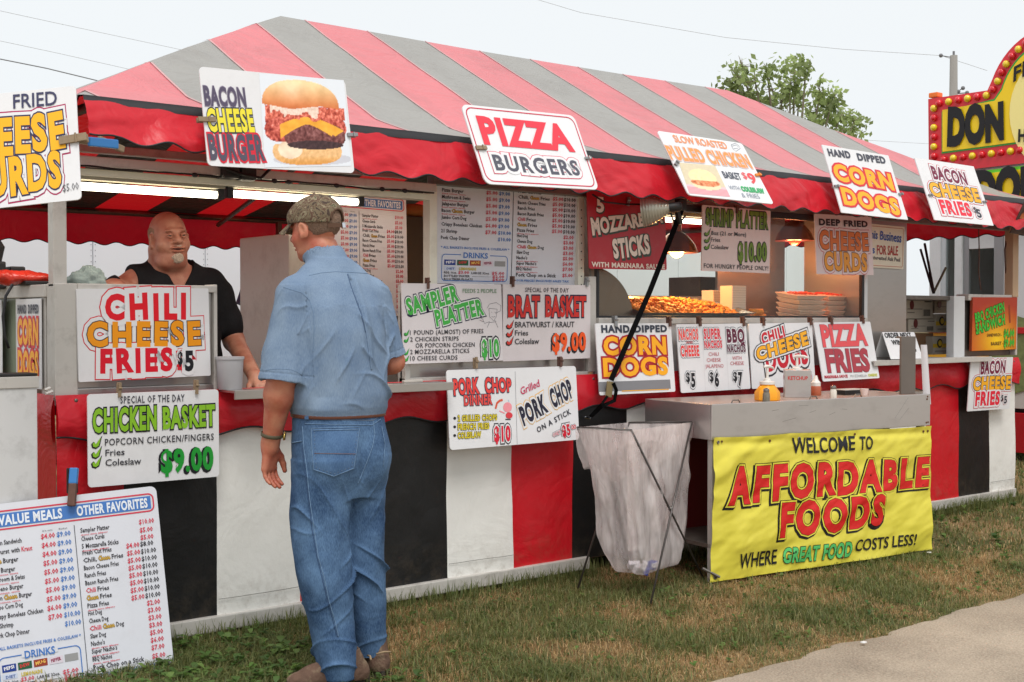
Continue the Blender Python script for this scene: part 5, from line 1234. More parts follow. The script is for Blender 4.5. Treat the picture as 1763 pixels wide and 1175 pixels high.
ribbon([S0, (S0 + S1) / 2 + np.array([.01, 0, -.01]), S1], .029, WEB, 'webbing', t)
MB().box(-.013, .013, -.012, .012, -.05, .05, b=.008, M=Matrix.Translation(at(1168, 372, Y=-.18)) @ Matrix.Rotation(-.35, 4, 'Y')).build('buckle', DARK, t)
q = [at(*p, Y=-.13) for p in ((1050, 655), (1040, 665), (1038, 678), (1042, 688))]
mb = MB(); mb.box(-.022, .022, -.004, .004, -.045, .04, b=.003, M=Matrix.Translation(at(1049, 670, Y=-.13)) @ Matrix.Rotation(.15, 4, 'Y')); mb.build('hook_plate', mat('brass_plate', (150, 134, 96), rough=.4, metal=.7), t)
ribbon([at(1056, 660, Y=-.14), at(1061, 672, Y=-.14), at(1058, 690, Y=-.13), at(1036, 700, Y=-.12), at(1018, 717, Y=-.07)], .02, WEB, 'webbing', t)
ribbon([at(1046, 682, Y=-.14), at(1036, 696, Y=-.13), at(1016, 717, Y=-.06)], .014, WEB, 'webbing', t)
MB().tube([tuple(at(1006, 719, Y=-.05)), tuple(at(1016, 721, Y=-.055))], .007, 6).build('anchor_ring', mat('chrome', (210, 210, 214), rough=.15, metal=1), t)

# clamps at the left
t = thing('spring_clamp', 'blue handled spring clamp gripping the big menu board\'s top edge', 'clamp', tuple(at(125, 840, Y=-.12)))
a, b_ = at(128, 806, Y=-.16), at(123, 872, Y=-.19)
for nm, u0, u1, m_, w in (('handle', 0, .42, CLIPM['blue'], .032), ('jaw', .40, 1.0, CLIPM['brown'], .03)):
    p0 = Vector(a + (b_ - a) * u0); p1 = Vector(a + (b_ - a) * u1); d = (p1 - p0); q_ = d.to_track_quat('Z', 'Y').to_matrix().to_4x4()
    MB().box(-w / 2, w / 2, -.012, .012, 0, d.length, b=.005, M=Matrix.Translation(p0) @ q_).build(nm, m_, t)
MB().box(-.02, .02, -.01, .012, 0, .10, b=.004, M=Matrix.Translation(at(124, 806, Y=-.13)) @ Matrix.Rotation(PI, 4, 'X')).build('handle', DARK, t)
t = thing('spring_clamp', 'blue tipped long spring clamp holding the cheese curds sign at the roof corner', 'clamp', tuple(at(165, 245, Y=-.42)))
for nm, (x0, y0), (x1, y1), m_, w in (('jaw', (118, 241), (155, 245), CLIPM['wood'], .022), ('handle', (153, 244), (202, 249), CLIPM['blue'], .034), ('handle', (170, 240), (212, 258), CLIPM['wood'], .026)):
    p0 = Vector(at(x0, y0, Y=-.42 + (.02 if w == .026 else 0))); p1 = Vector(at(x1, y1, Y=-.38 + (.03 if w == .026 else 0))); d = p1 - p0
    MB().box(-w / 2, w / 2, -.009, .009, 0, d.length, b=.004, M=Matrix.Translation(p0) @ d.to_track_quat('Z', 'X').to_matrix().to_4x4()).build(nm, m_, t)

# ------------------------------------------------------------------ left foreground: white panel box, items on the ledge
t = thing('white_cabinet', 'scuffed white cabinet with a grey metal top edge at the left border', 'cabinet', tuple(at(30, 870, Y=-.55)))
c = at(64, 648, Y=-.10)
MB().box(c[0] - .9, c[0], -.10, .02, .12, c[2] - .045, b=.004).build('body', mat('scuffed_white', (208, 208, 208), rough=.45, var=.03, dirt=(90, 85, 80), dscale=8, damt=.35), t)
MB().box(c[0] - .9, c[0] + .006, -.106, .025, c[2] - .045, c[2], b=.003).build('top_rim', ALU, t)
MB().box(c[0] - .9, c[0] + .003, -.10, .02, c[2] + .001, c[2] + .012, b=.004).build('lid', DARK, t)
MB().box(c[0] - .85, c[0] - .03, -.09, .0, 0, .12).build('plinth', DARK, t)
MB().tube([tuple(at(86, 668, Y=-.02)), tuple(at(77, 672, Y=-.03)), tuple(at(79, 678, Y=-.03)), tuple(at(90, 674, Y=-.02))], .006, 6).build('hook', WPL, STAND)
# on the left ledge
p = at(30, 492, Y=.35); t = thing('bag_of_peppers', 'long red plastic bag of food lying on the left ledge', 'bag', tuple(p))
G = np.zeros((60, 14, 3))
for i in range(60):
    u = i / 59; x = at(0 - 70 + 165 * u, 480, Y=.32)
    for k in range(14):
        a = PI * 2 * k / 13; r = .035 * (math.sin(PI * min(1, u * 1.02)) ** .35) * (1 + .25 * fbm(u * 9, a, 2)); G[i, k] = (x[0], .33 + r * 1.6 * math.cos(a), 1.545 + r * .9 * math.sin(a))
MB().grid(G).build('bag', mat('red_food_bag', (196, 50, 34), rough=.25, var=.45, vscale=16, bump=.5, bscale=30), t, smooth=True)
MB().box(-.72, -.6, .25, .38, 1.513, 1.53, b=.005).build('knife_block', DARK, t)
t = thing('dark_machine', 'black machine with a hanging cord at the left border', 'machine', tuple(at(10, 460, Y=.6)))
c = at(5, 470, Y=.6); mb = MB(); mb.box(c[0] - .12, c[0] - .0, .55, .68, 1.5, 1.62, b=.01); mb.box(c[0] + .02, c[0] + .085, .56, .64, 1.5, 1.60, b=.008); mb.tube([(c[0] - .04, .6, 1.6), (c[0] - .02, .6, 1.68), (c[0] - .06, .6, 1.74)], .03, 8); mb.build('housing', DARK, t)
MB().tube([tuple(at(*q, Y=.05)) for q in ((22, 490), (10, 510), (5, 545), (8, 580), (15, 600))], .006, 6).build('cord', BLK, t, smooth=True)
p = at(155, 478, Y=.12); t = thing('grey_cloth', 'crumpled grey green cloth on the ledge beside the man in black', 'cloth', tuple(p))
V, F = [], []; n_, m_ = 24, 48
mb = MB(); G = np.zeros((m_, n_, 3))
for i in range(m_):
    for k in range(n_):
        a = 2 * PI * i / (m_ - 1); e = PI / 2 * k / (n_ - 1); r = 1 + .22 * fbm(math.cos(a) * 1.5, math.sin(a) * 1.5, e * 1.6) + .06 * fbm(math.cos(a) * 4, math.sin(a) * 4, e * 4)
        G[i, k] = (p[0] + .085 * r * math.cos(a) * math.cos(e), .14 + .06 * r * math.sin(a) * math.cos(e), 1.513 + .072 * r * math.sin(e))
MB().grid(G).build('cloth', mat('grey_rag', (128, 140, 136), rough=.85, var=.2, vscale=14, bump=.4, bscale=60), t, smooth=True)
# tub on the serving shelf by the panel
p = at(396, 668, Y=-.06); t = thing('plastic_tub', 'translucent white deli tub on the serving shelf', 'tub', (p[0], -.06, 1.066))
autosmooth(MB().lathe([(.05, 0), (.052, .003), (.058, .13), (.062, .131), (.062, .142), (.0, .143)], n=28).build('tub', mat('frosted_plastic', (200, 200, 204), rough=.35, trans=.3), t, local=True))
for i in range(5):
    p = at(700 + i * 12, 655, Y=-.02); 
    if i < 3: tag(link('wrapped_packet', MB().box(-.02, .02, -.012, .012, 0, .012, b=.003).mesh(), mat('packet_foil', (190, 184, 176), rough=.4), loc=(p[0] - .02, -.05 + i * .01, 1.066)), ['leftmost small packet on the shelf edge by the man\'s elbow', 'middle small packet on the shelf edge by the man\'s elbow', 'rightmost small packet on the shelf edge by the man\'s elbow'][i], 'packet', 'packets on the serving shelf')

# ------------------------------------------------------------------ inside the stand
def bx(name, label, cat, x0, x1, y0, y1, z0, z1, m, b=.006, part='body', group=None):
    t = thing(name, label, cat, ((x0 + x1) / 2, (y0 + y1) / 2, z0), group=group); MB().box(x0, x1, y0, y1, z0, z1, b=b).build(part, m, t); return t
c0, c1 = at(497, 402, Y=1.3), at(540, 400, Y=1.3)
t = bx('refrigerator', 'cream upright refrigerator seen past the customer\'s face', 'refrigerator', c0[0], c0[0] + .27, 1.3, 1.9, .1, c0[2], CREAM, .012)
MB().box(c0[0] + .13, c0[0] + .14, 1.292, 1.3, .5, 1.6).build('door_edge', mat('door_gap', (140, 134, 116)), t)
q = at(426, 500, Y=2.1); t = thing('blue_box', 'dark blue carton leaning beside the refrigerator', 'box', tuple(q)); MB().box(-.03, .03, -.04, .04, -.10, .09, b=.004, M=Matrix.Translation(q) @ Matrix.Rotation(.35, 4, 'Y')).build('carton', mat('blue_carton', (36, 48, 92), rough=.5, var=.3, vscale=20), t)
bx('store_rack', 'black shelving unit behind the price menus', 'rack', 2.15, 2.75, 2.0, 2.5, .1, 2.06, DARK)
q = at(715, 385, Y=2.0)
t = thing('bread_loaf', 'brown loaf of bread on top of the black rack', 'bread', (q[0] + .1, 2.15, 2.06)); MB().ball((0, 0, .04), .1, 8, sq=(1.5, .8, .6)).build('loaf', mat('bread_crust', (150, 110, 60), rough=.8, var=.3, vscale=20), t, smooth=True, local=True)
bx('steel_locker', 'narrow grey locker beside the black rack', 'locker', 1.75, 2.02, 1.75, 1.95, .1, 1.89, mat('locker_grey', (150, 148, 144), rough=.45, var=.05))
bx('flour_bin', 'white equipment cabinet low behind the sampler sign', 'cabinet', 1.1, 2.0, .5, .9, .1, 1.3, mat('equipment_white', (180, 176, 168), rough=.5))
# hot food window
t = thing('steel_drum_warmer', 'curved stainless food warmer at the left of the food window', 'food warmer', (2.5, .35, 1.362))
cx = at(1063, 500, Y=.3)[0]; G = np.zeros((24, 12, 3))
for i in range(24):
    u = i / 23; a = PI / 2 * u
    for k in range(12): G[i, k] = (2.30 + .34 * math.sin(a), .10 + .4 * k / 11, 1.362 + .30 * math.cos(a))
MB().grid(G).build('hood', STEEL, t, smooth=True); MB().add(np.concatenate([G[:, 0], [[2.30, .10, 1.362]]]), [(i, i + 1, 24) for i in range(23)]).build('end_plate', mat('brown_steel', (130, 112, 100), rough=.3, metal=.8, var=.2, vscale=4), t)
t = thing('food_tray', 'steel tray heaped with golden fried food under the heat lamp', 'tray', (3.15, .3, 1.362))
x0, x1 = at(1098, 530, Y=.1)[0], at(1280, 530, Y=.1)[0]
mb = MB(); y0, y1, zt = .06, .46, 1.428
P = lambda s, z: [(x0 + .03 - s, y0 + .02 - s, z), (x1 - .03 + s, y0 + .02 - s, z), (x1 - .03 + s, y1 - .02 + s, z), (x0 + .03 - s, y1 - .02 + s, z)]
V = P(0, 1.364) + P(.05, zt) + P(.06, zt + .003) + P(.045, zt) + P(-.002, 1.37)
F = [(0, 3, 2, 1)] + [(i * 4 + k, i * 4 + (k + 1) % 4, i * 4 + 4 + (k + 1) % 4, i * 4 + 4 + k) for i in range(4) for k in range(4)] + [(16, 17, 18, 19)]
TT = Matrix.Translation((0, .26, 1.40)) @ Matrix.Rotation(math.radians(13), 4, 'X') @ Matrix.Translation((0, -.26, -1.372))
V = [tuple(TT @ Vector(q)) for q in V]
mb.add(V, F).build('tray', STEEL, t)
FRY = mat('fried_food', (226, 140, 44), rough=.55, var=.35, vscale=40, bump=.5, bscale=90)
mb = MB()
for k in range(560):
    x = rnd.uniform(x0 + .06, x1 - .04); y = rnd.uniform(y0 + .03, y1 - .04); h = .060 * (1 - abs((y - .26) / .2) ** 2) * (1 - .5 * abs((x - (x0 + x1) / 2) / .4)) 
    a, e_, L_ = rnd.uniform(0, 6.28), rnd.uniform(-.5, .5), rnd.uniform(.012, .028); p = Vector((x, y, 1.40 + h * rnd.uniform(.3, 1.1))); d = Vector((math.cos(a) * math.cos(e_), math.sin(a) * math.cos(e_), math.sin(e_))) * L_
    mb.tube([TT @ (p - d), TT @ p, TT @ (p + d)], [.006, .012, .006], 5)
o = mb.build('fried_pieces', FRY, t, smooth=True); tag(o, kind='stuff')
def box_stack(px, w, h, n, label, y=.2):
    x = at(px, 540, Y=y)[0]; t = thing('paper_boats', label, 'food boxes', (x, y, 1.364), group='paper food boxes in the window')
    m_ = mat('checked_paper', (236, 214, 196), rough=.6)
    MB().box(-w / 2, w / 2, -.05, .05, 0, h, b=.003).build('stack', m_, t, local=True)
    mb = MB()
    for i in range(1, 9): mb.box(w / 2 + .0008, w / 2 + .0015, -.05 + i * .011, -.05 + i * .011 + .003, 0.01, h - .01)
    for i in range(1, n): mb.box(w / 2 + .0008, w / 2 + .0018, -.05, .05, h * i / n, h * i / n + .002)
    mb.build('red_lines', ink((200, 90, 90)), t, local=True)
    mb = MB()
    for i in range(1, n): mb.box(-w / 2 - .0005, w / 2 - .002, -.0512, -.0504, h * i / n, h * i / n + .0015)
    mb.build('edge_lines', mat('paper_edge', (190, 160, 140)), t, local=True)
box_stack(1228, .11, .185, 12, 'shorter pale stack of paper food boxes behind the fried food tray', .40)
box_stack(1262, .13, .21, 14, 'tall stack of red checked paper food boxes right of the fried food tray', .22)
q0, q1 = at(1280, 540, Y=.2), at(1330, 540, Y=.2)
for k, (dx, dz) in enumerate(((0, .018), (.05, .018), (.025, .05))):
    t = thing('corn_dog', ['left brown corn dog lying behind the window', 'right brown corn dog lying behind the window', 'topmost brown corn dog of the three'][k], 'corn dog', (q0[0] + .10 + dx, .2, 1.362 + dz), group='corn dogs in the window')
    MB().tube([(-.07, 0, 0), (-.06, 0, 0), (.05, .0, 0), (.065, 0, 0)], [.008, .021, .021, .008], 10).build('batter', FRY, t, smooth=True, local=True); MB().tube([(.06, 0, 0), (.11, 0, 0)], .003, 5).build('stick', CLIPM['wood'], t, local=True)
TR = mat('tray_paper', (232, 206, 188), rough=.55); 
for s_, (px, lab) in enumerate(((1378, 'left'), (1438, 'right'))):
    x = at(px, 540, Y=.2)[0]
    for k in range(5):
        t = thing('foam_tray', f'{["lowest","second lowest","middle","second highest","highest"][k]} pale tray of the {lab} tray stack in the window', 'tray', (x + rnd.uniform(-.01, .01), .2 + .05 * s_, 1.372 + k * .033), (.14, 0, rnd.uniform(-.08, .08)), group='stacked trays in the window')
        MB().add([(-.12, -.08, 0), (.12, -.08, 0), (.12, .08, 0), (-.12, .08, 0), (-.14, -.10, .026), (.14, -.10, .026), (.14, .10, .026), (-.14, .10, .026), (-.135, -.095, .029), (.135, -.095, .029), (.135, .095, .029), (-.135, .095, .029)],
                 [(0, 3, 2, 1)] + [(i * 4 + j, i * 4 + (j + 1) % 4, i * 4 + 4 + (j + 1) % 4, i * 4 + 4 + j) for i in range(2) for j in range(4)] + [(8, 9, 10, 11)]).build('tray', TR, t, local=True)
        if k == 4:
            mb = MB(); [mb.ball((rnd.uniform(-.1, .1), rnd.uniform(-.06, .06), .032), .014, 4, sq=(1.4, 1, .5)) for _ in range(40)]; tag(mb.build('toppings', mat('red_topping', (220, 70, 40), rough=.4, var=.3, vscale=30), t, smooth=True, local=True), kind='stuff')
def heat_lamp(px, py, y, label, power, col, on=True, r=.13):
    c = at(px, py, Y=y); t = thing('heat_lamp', label, 'heat lamp', tuple(c), group='heat lamps over the food')
    autosmooth(MB().lathe([(r, 0), (r * .98, .004), (r * .86, .05), (r * .55, .10), (.03, .13), (.028, .2), (.0, .2)], n=28).build('shade', mat('bronze_shade', (120, 62, 48), rough=.35, metal=.5), t, local=True), 50)
    MB().tube([(0, 0, .19), (0, 0, 2.15 - c[2])], .012, 8).build('stem', STEELD, t, local=True)
    MB().ball((0, 0, .015), .045, 8).build('bulb', mat('hot_bulb' if on else 'red_bulb', (255, 200, 120) if on else (255, 80, 50), emit=(255, 180, 90) if on else (255, 50, 30), estr=14 if on else 1.6), t, smooth=True, local=True)
    l = bpy.data.lights.new('bulb_light', 'POINT'); l.energy = power; l.color = col; l.shadow_soft_size = .05; o = bpy.data.objects.new('bulb_light', l); COL.objects.link(o); o.parent = t; o.location = (0, 0, -.045)
heat_lamp(1165, 436, .26, 'lit heat lamp glowing orange above the fried food tray', 17, (1, .50, .16))
heat_lamp(1368, 415, .30, 'heat lamp with a red bulb above the stacked trays', 9, (1, .30, .12), False)
heat_lamp(1262, 425, .62, 'bronze heat lamp at the back between the other two lamps', 2, (1, .4, .15), False, .1)
bx('fryer_unit', 'grey fryer unit low behind the paper boxes', 'fryer', at(1205, 480, Y=.95)[0], at(1290, 480, Y=.95)[0], .95, 1.25, 1.0, at(1250, 478, Y=.95)[2], STEELD)
bx('white_freezer', 'white chest against the kitchen wall behind the fryer', 'freezer', 2.7, 3.3, 1.0, 1.3, .1, 1.47, WPAINT)
# boxes on the store shelf at the right
CARD = mat('white_carton', (196, 186, 172), rough=.7, var=.05); KR = mat('kraft_carton', (150, 112, 82), rough=.75, var=.08)
def carton(px0, px1, pz0, pz1, y, label, m_, prn):
    a = at(px0, pz1, Y=y); b_ = at(px1, pz0, Y=y); t = thing('carton', label, 'box', ((a[0] + b_[0]) / 2, y, a[2]), group='cartons under the store shelf')
    MB().box(a[0], b_[0], y, y + .3, a[2], b_[2] , b=.002).build('box', m_, t)
    W, H = b_[0] - a[0], b_[2] - a[2]; 
    def R_(u0, u1, v0, v1, c, k=0): MB().box(a[0] + u0 * W, a[0] + u1 * W, y - .002 - k * .001, y - .001 - k * .001, a[2] + v0 * H, a[2] + v1 * H).build('print', ink(c), t)
    if prn == 'hill':
        R_(.1, .9, .46, .50, (120, 110, 104)); R_(.1, .35, .28, .33, (130, 120, 112)); R_(.62, .92, .08, .5, (196, 186, 172), 1)
        for i in range(9): R_(.66 + i * .027, .675 + i * .027, .12, .46, (50, 48, 48), 2)
        MB().lathe([(0, 0), (.026, 0), (.026, .002)], n=12, M=Matrix.Translation((a[0] + .25 * W, y - .002, a[2] + .68 * H)) @ Matrix.Rotation(PI / 2, 4, 'X') @ Matrix.Diagonal((1, 1.3, 1, 1))).build('print', ink((110, 50, 50)), t)
        R_(.70, .95, .82, .88, (90, 84, 80))
    if prn == 'sun':
        R_(0, 1, .38, .60, (226, 190, 50)); MB().lathe([(0, 0), (.034, 0), (.034, .002)], n=16, M=Matrix.Translation((a[0] + .26 * W, y - .003, a[2] + .62 * H)) @ Matrix.Rotation(PI / 2, 4, 'X')).build('print', ink((48, 44, 40)), t)
        MB().lathe([(.014, 0), (.022, 0), (.022, .002)], n=16, M=Matrix.Translation((a[0] + .26 * W, y - .006, a[2] + .62 * H)) @ Matrix.Rotation(PI / 2, 4, 'X')).build('print', ink((226, 190, 50)), t); R_(.08, .7, .14, .22, (150, 140, 130))
    return t
carton(1557, 1606, 515, 549, .30, 'white carton with a barcode, topmost under the store shelf', CARD, 'hill')
carton(1564, 1611, 550, 573, .30, 'lower white carton with a small round mark', CARD, 'hill')
carton(1560, 1607, 574, 612, .32, 'plain brown kraft carton under the white cartons', KR, None)
carton(1611, 1648, 541, 573, .29, 'upper carton with a yellow band and dark round emblem', CARD, 'sun')
carton(1606, 1648, 579, 611, .26, 'lower carton with a yellow band and dark round emblem', CARD, 'sun')
carton(1609, 1640, 516, 540, .50, 'shaded carton at the back next to the barcode carton', CARD, 'hill')
# tools and cord in the right bay
t = thing('broom_handles', 'two long dark tool handles leaning behind the steel pillar', 'tools', tuple(at(1600, 500, Y=.6)))
for q0, q1 in (((1585, 430), (1607, 505)), ((1592, 420), (1608, 505)), ((1628, 462), (1608, 503))): MB().tube([tuple(at(*q0, Y=.5)), tuple(at(*q1, Y=.3))], .010, 6).build('handle', DARK, t)
t = thing('hanging_flex', 'thin dark cord hanging in the right hand bay', 'cord', tuple(at(1685, 400, Y=.1))); MB().tube([tuple(at(*q, Y=.1)) for q in ((1685, 395), (1686, 440), (1685, 470), (1689, 500))], .005, 6).build('cord', mat('brown_cord', (90, 60, 50)), t)
MB().tube([tuple(at(*q, Y=.04)) for q in ((1736, 395), (1730, 430), (1731, 460), (1735, 500))], .007, 6).build('cord', mat('brown_cord', (90, 60, 50)), t)
# ------------------------------------------------------------------ behind the stand
t = thing('box_trailer', 'plain white box trailer parked behind the food window', 'trailer', (9.6, 6.4, 0))
for i in range(6): MB().box(6.6 + i + .003, 7.6 + i - .003, 5.4, 7.6, .45, 2.6, b=.01).build('wall_panel', mat('box_trailer_white', (232, 236, 236), rough=.4, var=.03), t)
MB().box(6.6, 12.6, 5.42, 7.58, .3, .44).build('chassis', DARK, t)
t = thing('white_trailer', 'long white panelled trailer behind the stand', 'trailer', (-2, 6.8, 0))
TW = mat('trailer_white', (232, 236, 240), rough=.35, var=.03, vscale=1.5)
for i in range(11):
    x = -7.0 + i * 1.12; MB().box(x + .004, x + 1.116, 6.5, 9.0, .75, 2.85, b=.004).build('wall_panel', TW, t)
mb = MB()
for i in range(11):
    for dx in (.02, 1.1):
        for k in range(40): 
            x, z = -7 + i * 1.12 + dx, .80 + k * .052; mb.add([(x - .006, 6.494, z), (x, 6.494, z - .006), (x + .006, 6.494, z), (x, 6.494, z + .006)], [(0, 1, 2, 3)])
mb.build('rivets', mat('rivet_grey', (150, 154, 160), rough=.5), t)
MB().box(-7, 5.35, 6.52, 8.98, .55, .745).build('chassis', DARK, t)
for x in (-5, 3.0, 3.9): MB().lathe([(0, -.12), (.42, -.12), (.42, .12), (0, .12)], n=24, M=Matrix.Translation((x, 6.8, .42)) @ Matrix.Rotation(PI / 2, 4, 'X')).build('wheel', DARK, t)
# food trailer at right, its long side facing the stand's end
XT = 9.0
def yz(x, y, X=XT):
    p = at(x, y, X=X); return p[1], p[2]
t = thing('food_trailer', 'white food trailer with red and yellow panels and an aluminium door, beyond the right end', 'food trailer', (XT + 1, 1, 0))
ya, za = yz(1600, 300); yb = -4.0
def wallp(y0, y1, z0, z1, m, nm='wall_panel', off=0.0, b=.004): return MB().box(XT + off, XT + off + .05, y0, y1, z0, z1, b=b).build(nm, m, t)
yA = yz(1603, 450)[0]; yB = yz(1665, 450)[0]; yC = yz(1668, 450)[0]; yD = yz(1722, 450)[0]; yE = yz(1780, 450)[0]
zt = 2.75
wallp(yA - .1, yA + .02, .4, zt, WPAINT, 'frame_post'); wallp(yz(1626, 450)[0], yz(1603, 450)[0] - .1, .4, zt, mat('greyish_panel', (186, 192, 196), rough=.4), off=.02)
wallp(yz(1646, 450)[0], yz(1627, 450)[0], 1.5, zt, GLASS, 'window_pane', .03); wallp(yz(1658, 450)[0], yz(1646, 450)[0], .4, zt, WPAINT, 'frame_post', -.03)
wallp(yz(1668, 450)[0], yz(1658, 450)[0], .4, zt, mat('aluminium_frame', (150, 154, 156), rough=.35, metal=.6), 'frame_post')
wallp(yz(1712, 450)[0], yz(1668, 450)[0], .45, 2.05, GLASS, 'window_pane', .03); wallp(yz(1712, 450)[0], yz(1668, 450)[0], 2.05, zt, WPAINT, 'wall_panel', 0)
wallp(yz(1728, 450)[0], yz(1712, 450)[0], .4, zt, MATS['aluminium_frame'], 'frame_post', -.01)
wallp(yb, yz(1728, 450)[0], 1.25, zt, WPAINT, 'wall_panel')
wallp(yb, yz(1600, 450)[0], .95, 1.25, mat('cream_yellow_panel', (214, 160, 40), rough=.4), 'wall_panel', -.004) 
wallp(yb, yz(1600, 450)[0], .5, .95, mat('pale_panel', (200, 196, 190), rough=.4), 'wall_panel', -.002)
wallp(yb, yz(1600, 450)[0], .08, .46, mat('deep_red_skirt', (176, 24, 34), rough=.35, bump=.3, bscale=5), 'skirt_panel', -.03)
wallp(yb, yz(1600, 450)[0], 1.22, 1.28, mat('trim_red', (190, 30, 36)), 'trim_strip', -.03)
MB().box(XT + .06, XT + 2.3, yb, yA, .4, .5).build('floor', DARK, t); MB().box(XT + .06, XT + 2.3, yb, yA, zt - .03, zt + .05).build('roof', WPAINT, t)
MB().box(XT + 2.25, XT + 2.3, yb, yA, .5, zt - .04).build('back_wall', WPAINT, t); MB().box(XT + .06, XT + 2.2, yA - .05, yA, .5, zt - .04).build('end_wall', WPAINT, t)
MB().box(XT + 1.2, XT + 1.25, yA - 1.6, yA - .3, .9, 2.0).build('menu_panel', mat('dim_menu', (110, 90, 84), rough=.6, var=.4, vscale=12), t)
mb = MB()
for k in range(14):
    a = 2 * PI * k / 14; r = .34 + .05 * (k % 2); mb.add([(XT - .012, yz(1760, 680)[0], 1.02), (XT - .012, yz(1760, 680)[0] + r * math.cos(a), 1.02 + r * math.sin(a)), (XT - .012, yz(1760, 680)[0] + (.39 - .05 * (k % 2)) * math.cos(a + .449), 1.02 + (.39 - .05 * (k % 2)) * math.sin(a + .449))], [(0, 1, 2)])
mb.build('burst_graphic', mat('leaf_graphic', (120, 130, 80), rough=.5, var=.5, vscale=20), t)
# marquee sign
s0 = thing('marquee_sign', 'yellow marquee sign lettered DON with a red border of red and yellow bulbs', 'sign', (XT, 1.5, 2.9))
REDM = mat('marquee_red', (216, 44, 56), rough=.35, bump=.15, bscale=8); YLM = mat('marquee_yellow', (250, 214, 10), rough=.35); GRM = mat('marquee_green', (50, 170, 60), rough=.4)
def sp(x, y, off=0.0):
    p = at(x, y, X=XT - .10); return (XT - off, p[1], p[2])
def plate(pts, off, m, name, th=.05):
    P = [sp(*q, off=off) for q in pts]; n = len(P); Q = [(p[0] + th, p[1], p[2]) for p in P]
    from mathutils.geometry import tessellate_polygon
    tr = tessellate_polygon([[Vector((p[1], p[2], 0)) for p in P]])
    MB().add(P + Q, [tuple(x) for x in tr] + [tuple(n + i for i in x)[::-1] for x in tr] + [(i, (i + 1) % n, n + (i + 1) % n, n + i) for i in range(n)]).build(name, m, s0)
cxm, cym = 1838, 196
def arc(R, a0, a1, n=26, sy=1.12): return [(cxm + R * math.cos(a), cym - R * sy * math.sin(a)) for a in np.linspace(a0, a1, n)]
outer = [(1598, 171), (1700, 156)] + arc(140, PI * .88, PI * .12) + [(1975, 105), (2080, 88), (2080, 230), (1599, 283)]
plate(outer, .10, REDM, 'border', .22)
inner = [(1624, 190), (1714, 174)] + arc(117, PI * .90, PI * .10) + [(1965, 128), (2055, 112), (2055, 205), (1624, 262)]
plate([(x + (-2 if x < 1800 else 2), y + (-3 if y < 180 else 3)) for x, y in inner], .107, GRM, 'green_trim', .02); plate(inner, .115, YLM, 'face', .02)
plate(arc(98, 0, 2 * PI * .98, 40), .122, mat('plate_cream', (250, 236, 150), rough=.4), 'round_picture', .01); plate(arc(66, 0, 2 * PI * .98, 30), .128, mat('pastry_print', (240, 205, 90), rough=.4, var=.3, vscale=9), 'round_picture', .008)
plate([(1677, 296), (2080, 246), (2080, 330), (1677, 380)], .10, mat('marquee_lime', (110, 220, 50)), 'green_trim', .12); plate([(1677, 302), (2080, 252), (2080, 330), (1677, 380)], .11, YLM, 'lower_face', .02)
plate([(1599, 283), (2080, 230), (2080, 246), (1600, 300)], .115, REDM, 'red_rail', .2)
k = 0; BR_ = mat('bulb_red', (214, 24, 40), rough=.15, coat=.5); BY_ = mat('bulb_yellow', (236, 206, 40), rough=.15, coat=.5)
path_ = [(1609, 278), (1609, 180), (1705, 164)] + arc(129, PI * .88, PI * .12, 40) + [(1972, 116)]
def walk(pts, step, k0):
    pts = [np.array(p, float) for p in pts]; d = 0; out = []; nxt = step / 2
    for a, b_ in zip(pts, pts[1:]):
        L = np.linalg.norm(b_ - a)
        while d + L >= nxt: out.append(a + (b_ - a) * (nxt - d) / L); nxt += step
        d += L
    return out
bm_r = MB().ball((0, 0, 0), .036, 5).mesh('bulb'); bm_r.materials.append(BR_); bm_y = MB().ball((0, 0, 0), .036, 5).mesh('bulb'); bm_y.materials.append(BY_)
for me_ in (bm_r, bm_y): me_.polygons.foreach_set('use_smooth', np.ones(len(me_.polygons), bool))
for pts in (path_, [(1618, 276), (1800, 254), (2070, 222)]):
    for i, q in enumerate(walk(pts, 16.5, 0)):
        o = link('bulb', bm_y if i % 2 else bm_r, None, s0); o.location = Vector(sp(q[0], q[1], .115))
class MQ:
    pass
def mq_text(txt, x0, y0, x1, y1, h, w, rgb, off, jit=0):
    a = np.array(sp(x0, y0, off)); b_ = np.array(sp(x1, y1, off)); c_ = np.array(sp(x0, y0 - h, off)); ux = b_ - a; uz = c_ - a
    mbx = MB(); x = 0; it = []; R = random.Random(3)
    for c in txt: it.append((c, x)); x += adv(c) + .02
    xl = glyph(txt[0], w, 3)[0][:, 0].min(); xr = it[-1][1] + glyph(txt[-1], w, 3)[0][:, 0].max()
    for c, gx in it:
        V, F = glyph(c, w, 3)
        if not len(V): continue
        cx_ = V[:, 0].mean(); r = R.uniform(-jit, jit); X = V[:, 0] - cx_; Yy = V[:, 1] - CAPH / 2; X, Yy = X * math.cos(r) - Yy * math.sin(r), X * math.sin(r) + Yy * math.cos(r)
        u = (X + cx_ + gx - xl) / (xr - xl); v = (Yy + CAPH / 2) / CAPH * (1 + jit * (R.random() - .5))
        mbx.add(a + np.outer(u, ux) + np.outer(v, uz), F)
    mbx.build('lettering', ink(rgb), s0)
mq_text('DON', 1634, 250, 1731, 237, 57, .07, (26, 24, 26), .130, .12); mq_text('DON', 1680, 360, 1800, 345, 58, .07, (26, 24, 26), .128, .1)
mq_text('FRESH', 1748, 142, 1836, 92, 24, .03, (26, 24, 26), .132, .1); mq_text('HOT', 1756, 245, 1800, 240, 20, .04, (26, 24, 26), .133, .1)
tag(link('roof_beacon', MB().box(XT - .1, XT, 0, .1, 0, .05, b=.01).mesh(), mat('amber_plastic', (240, 120, 30), rough=.3), loc=(0, sp(1606, 168)[1] - .05, sp(1606, 168)[2])), 'small orange marker lamp on the top left corner of the marquee', 'lamp')
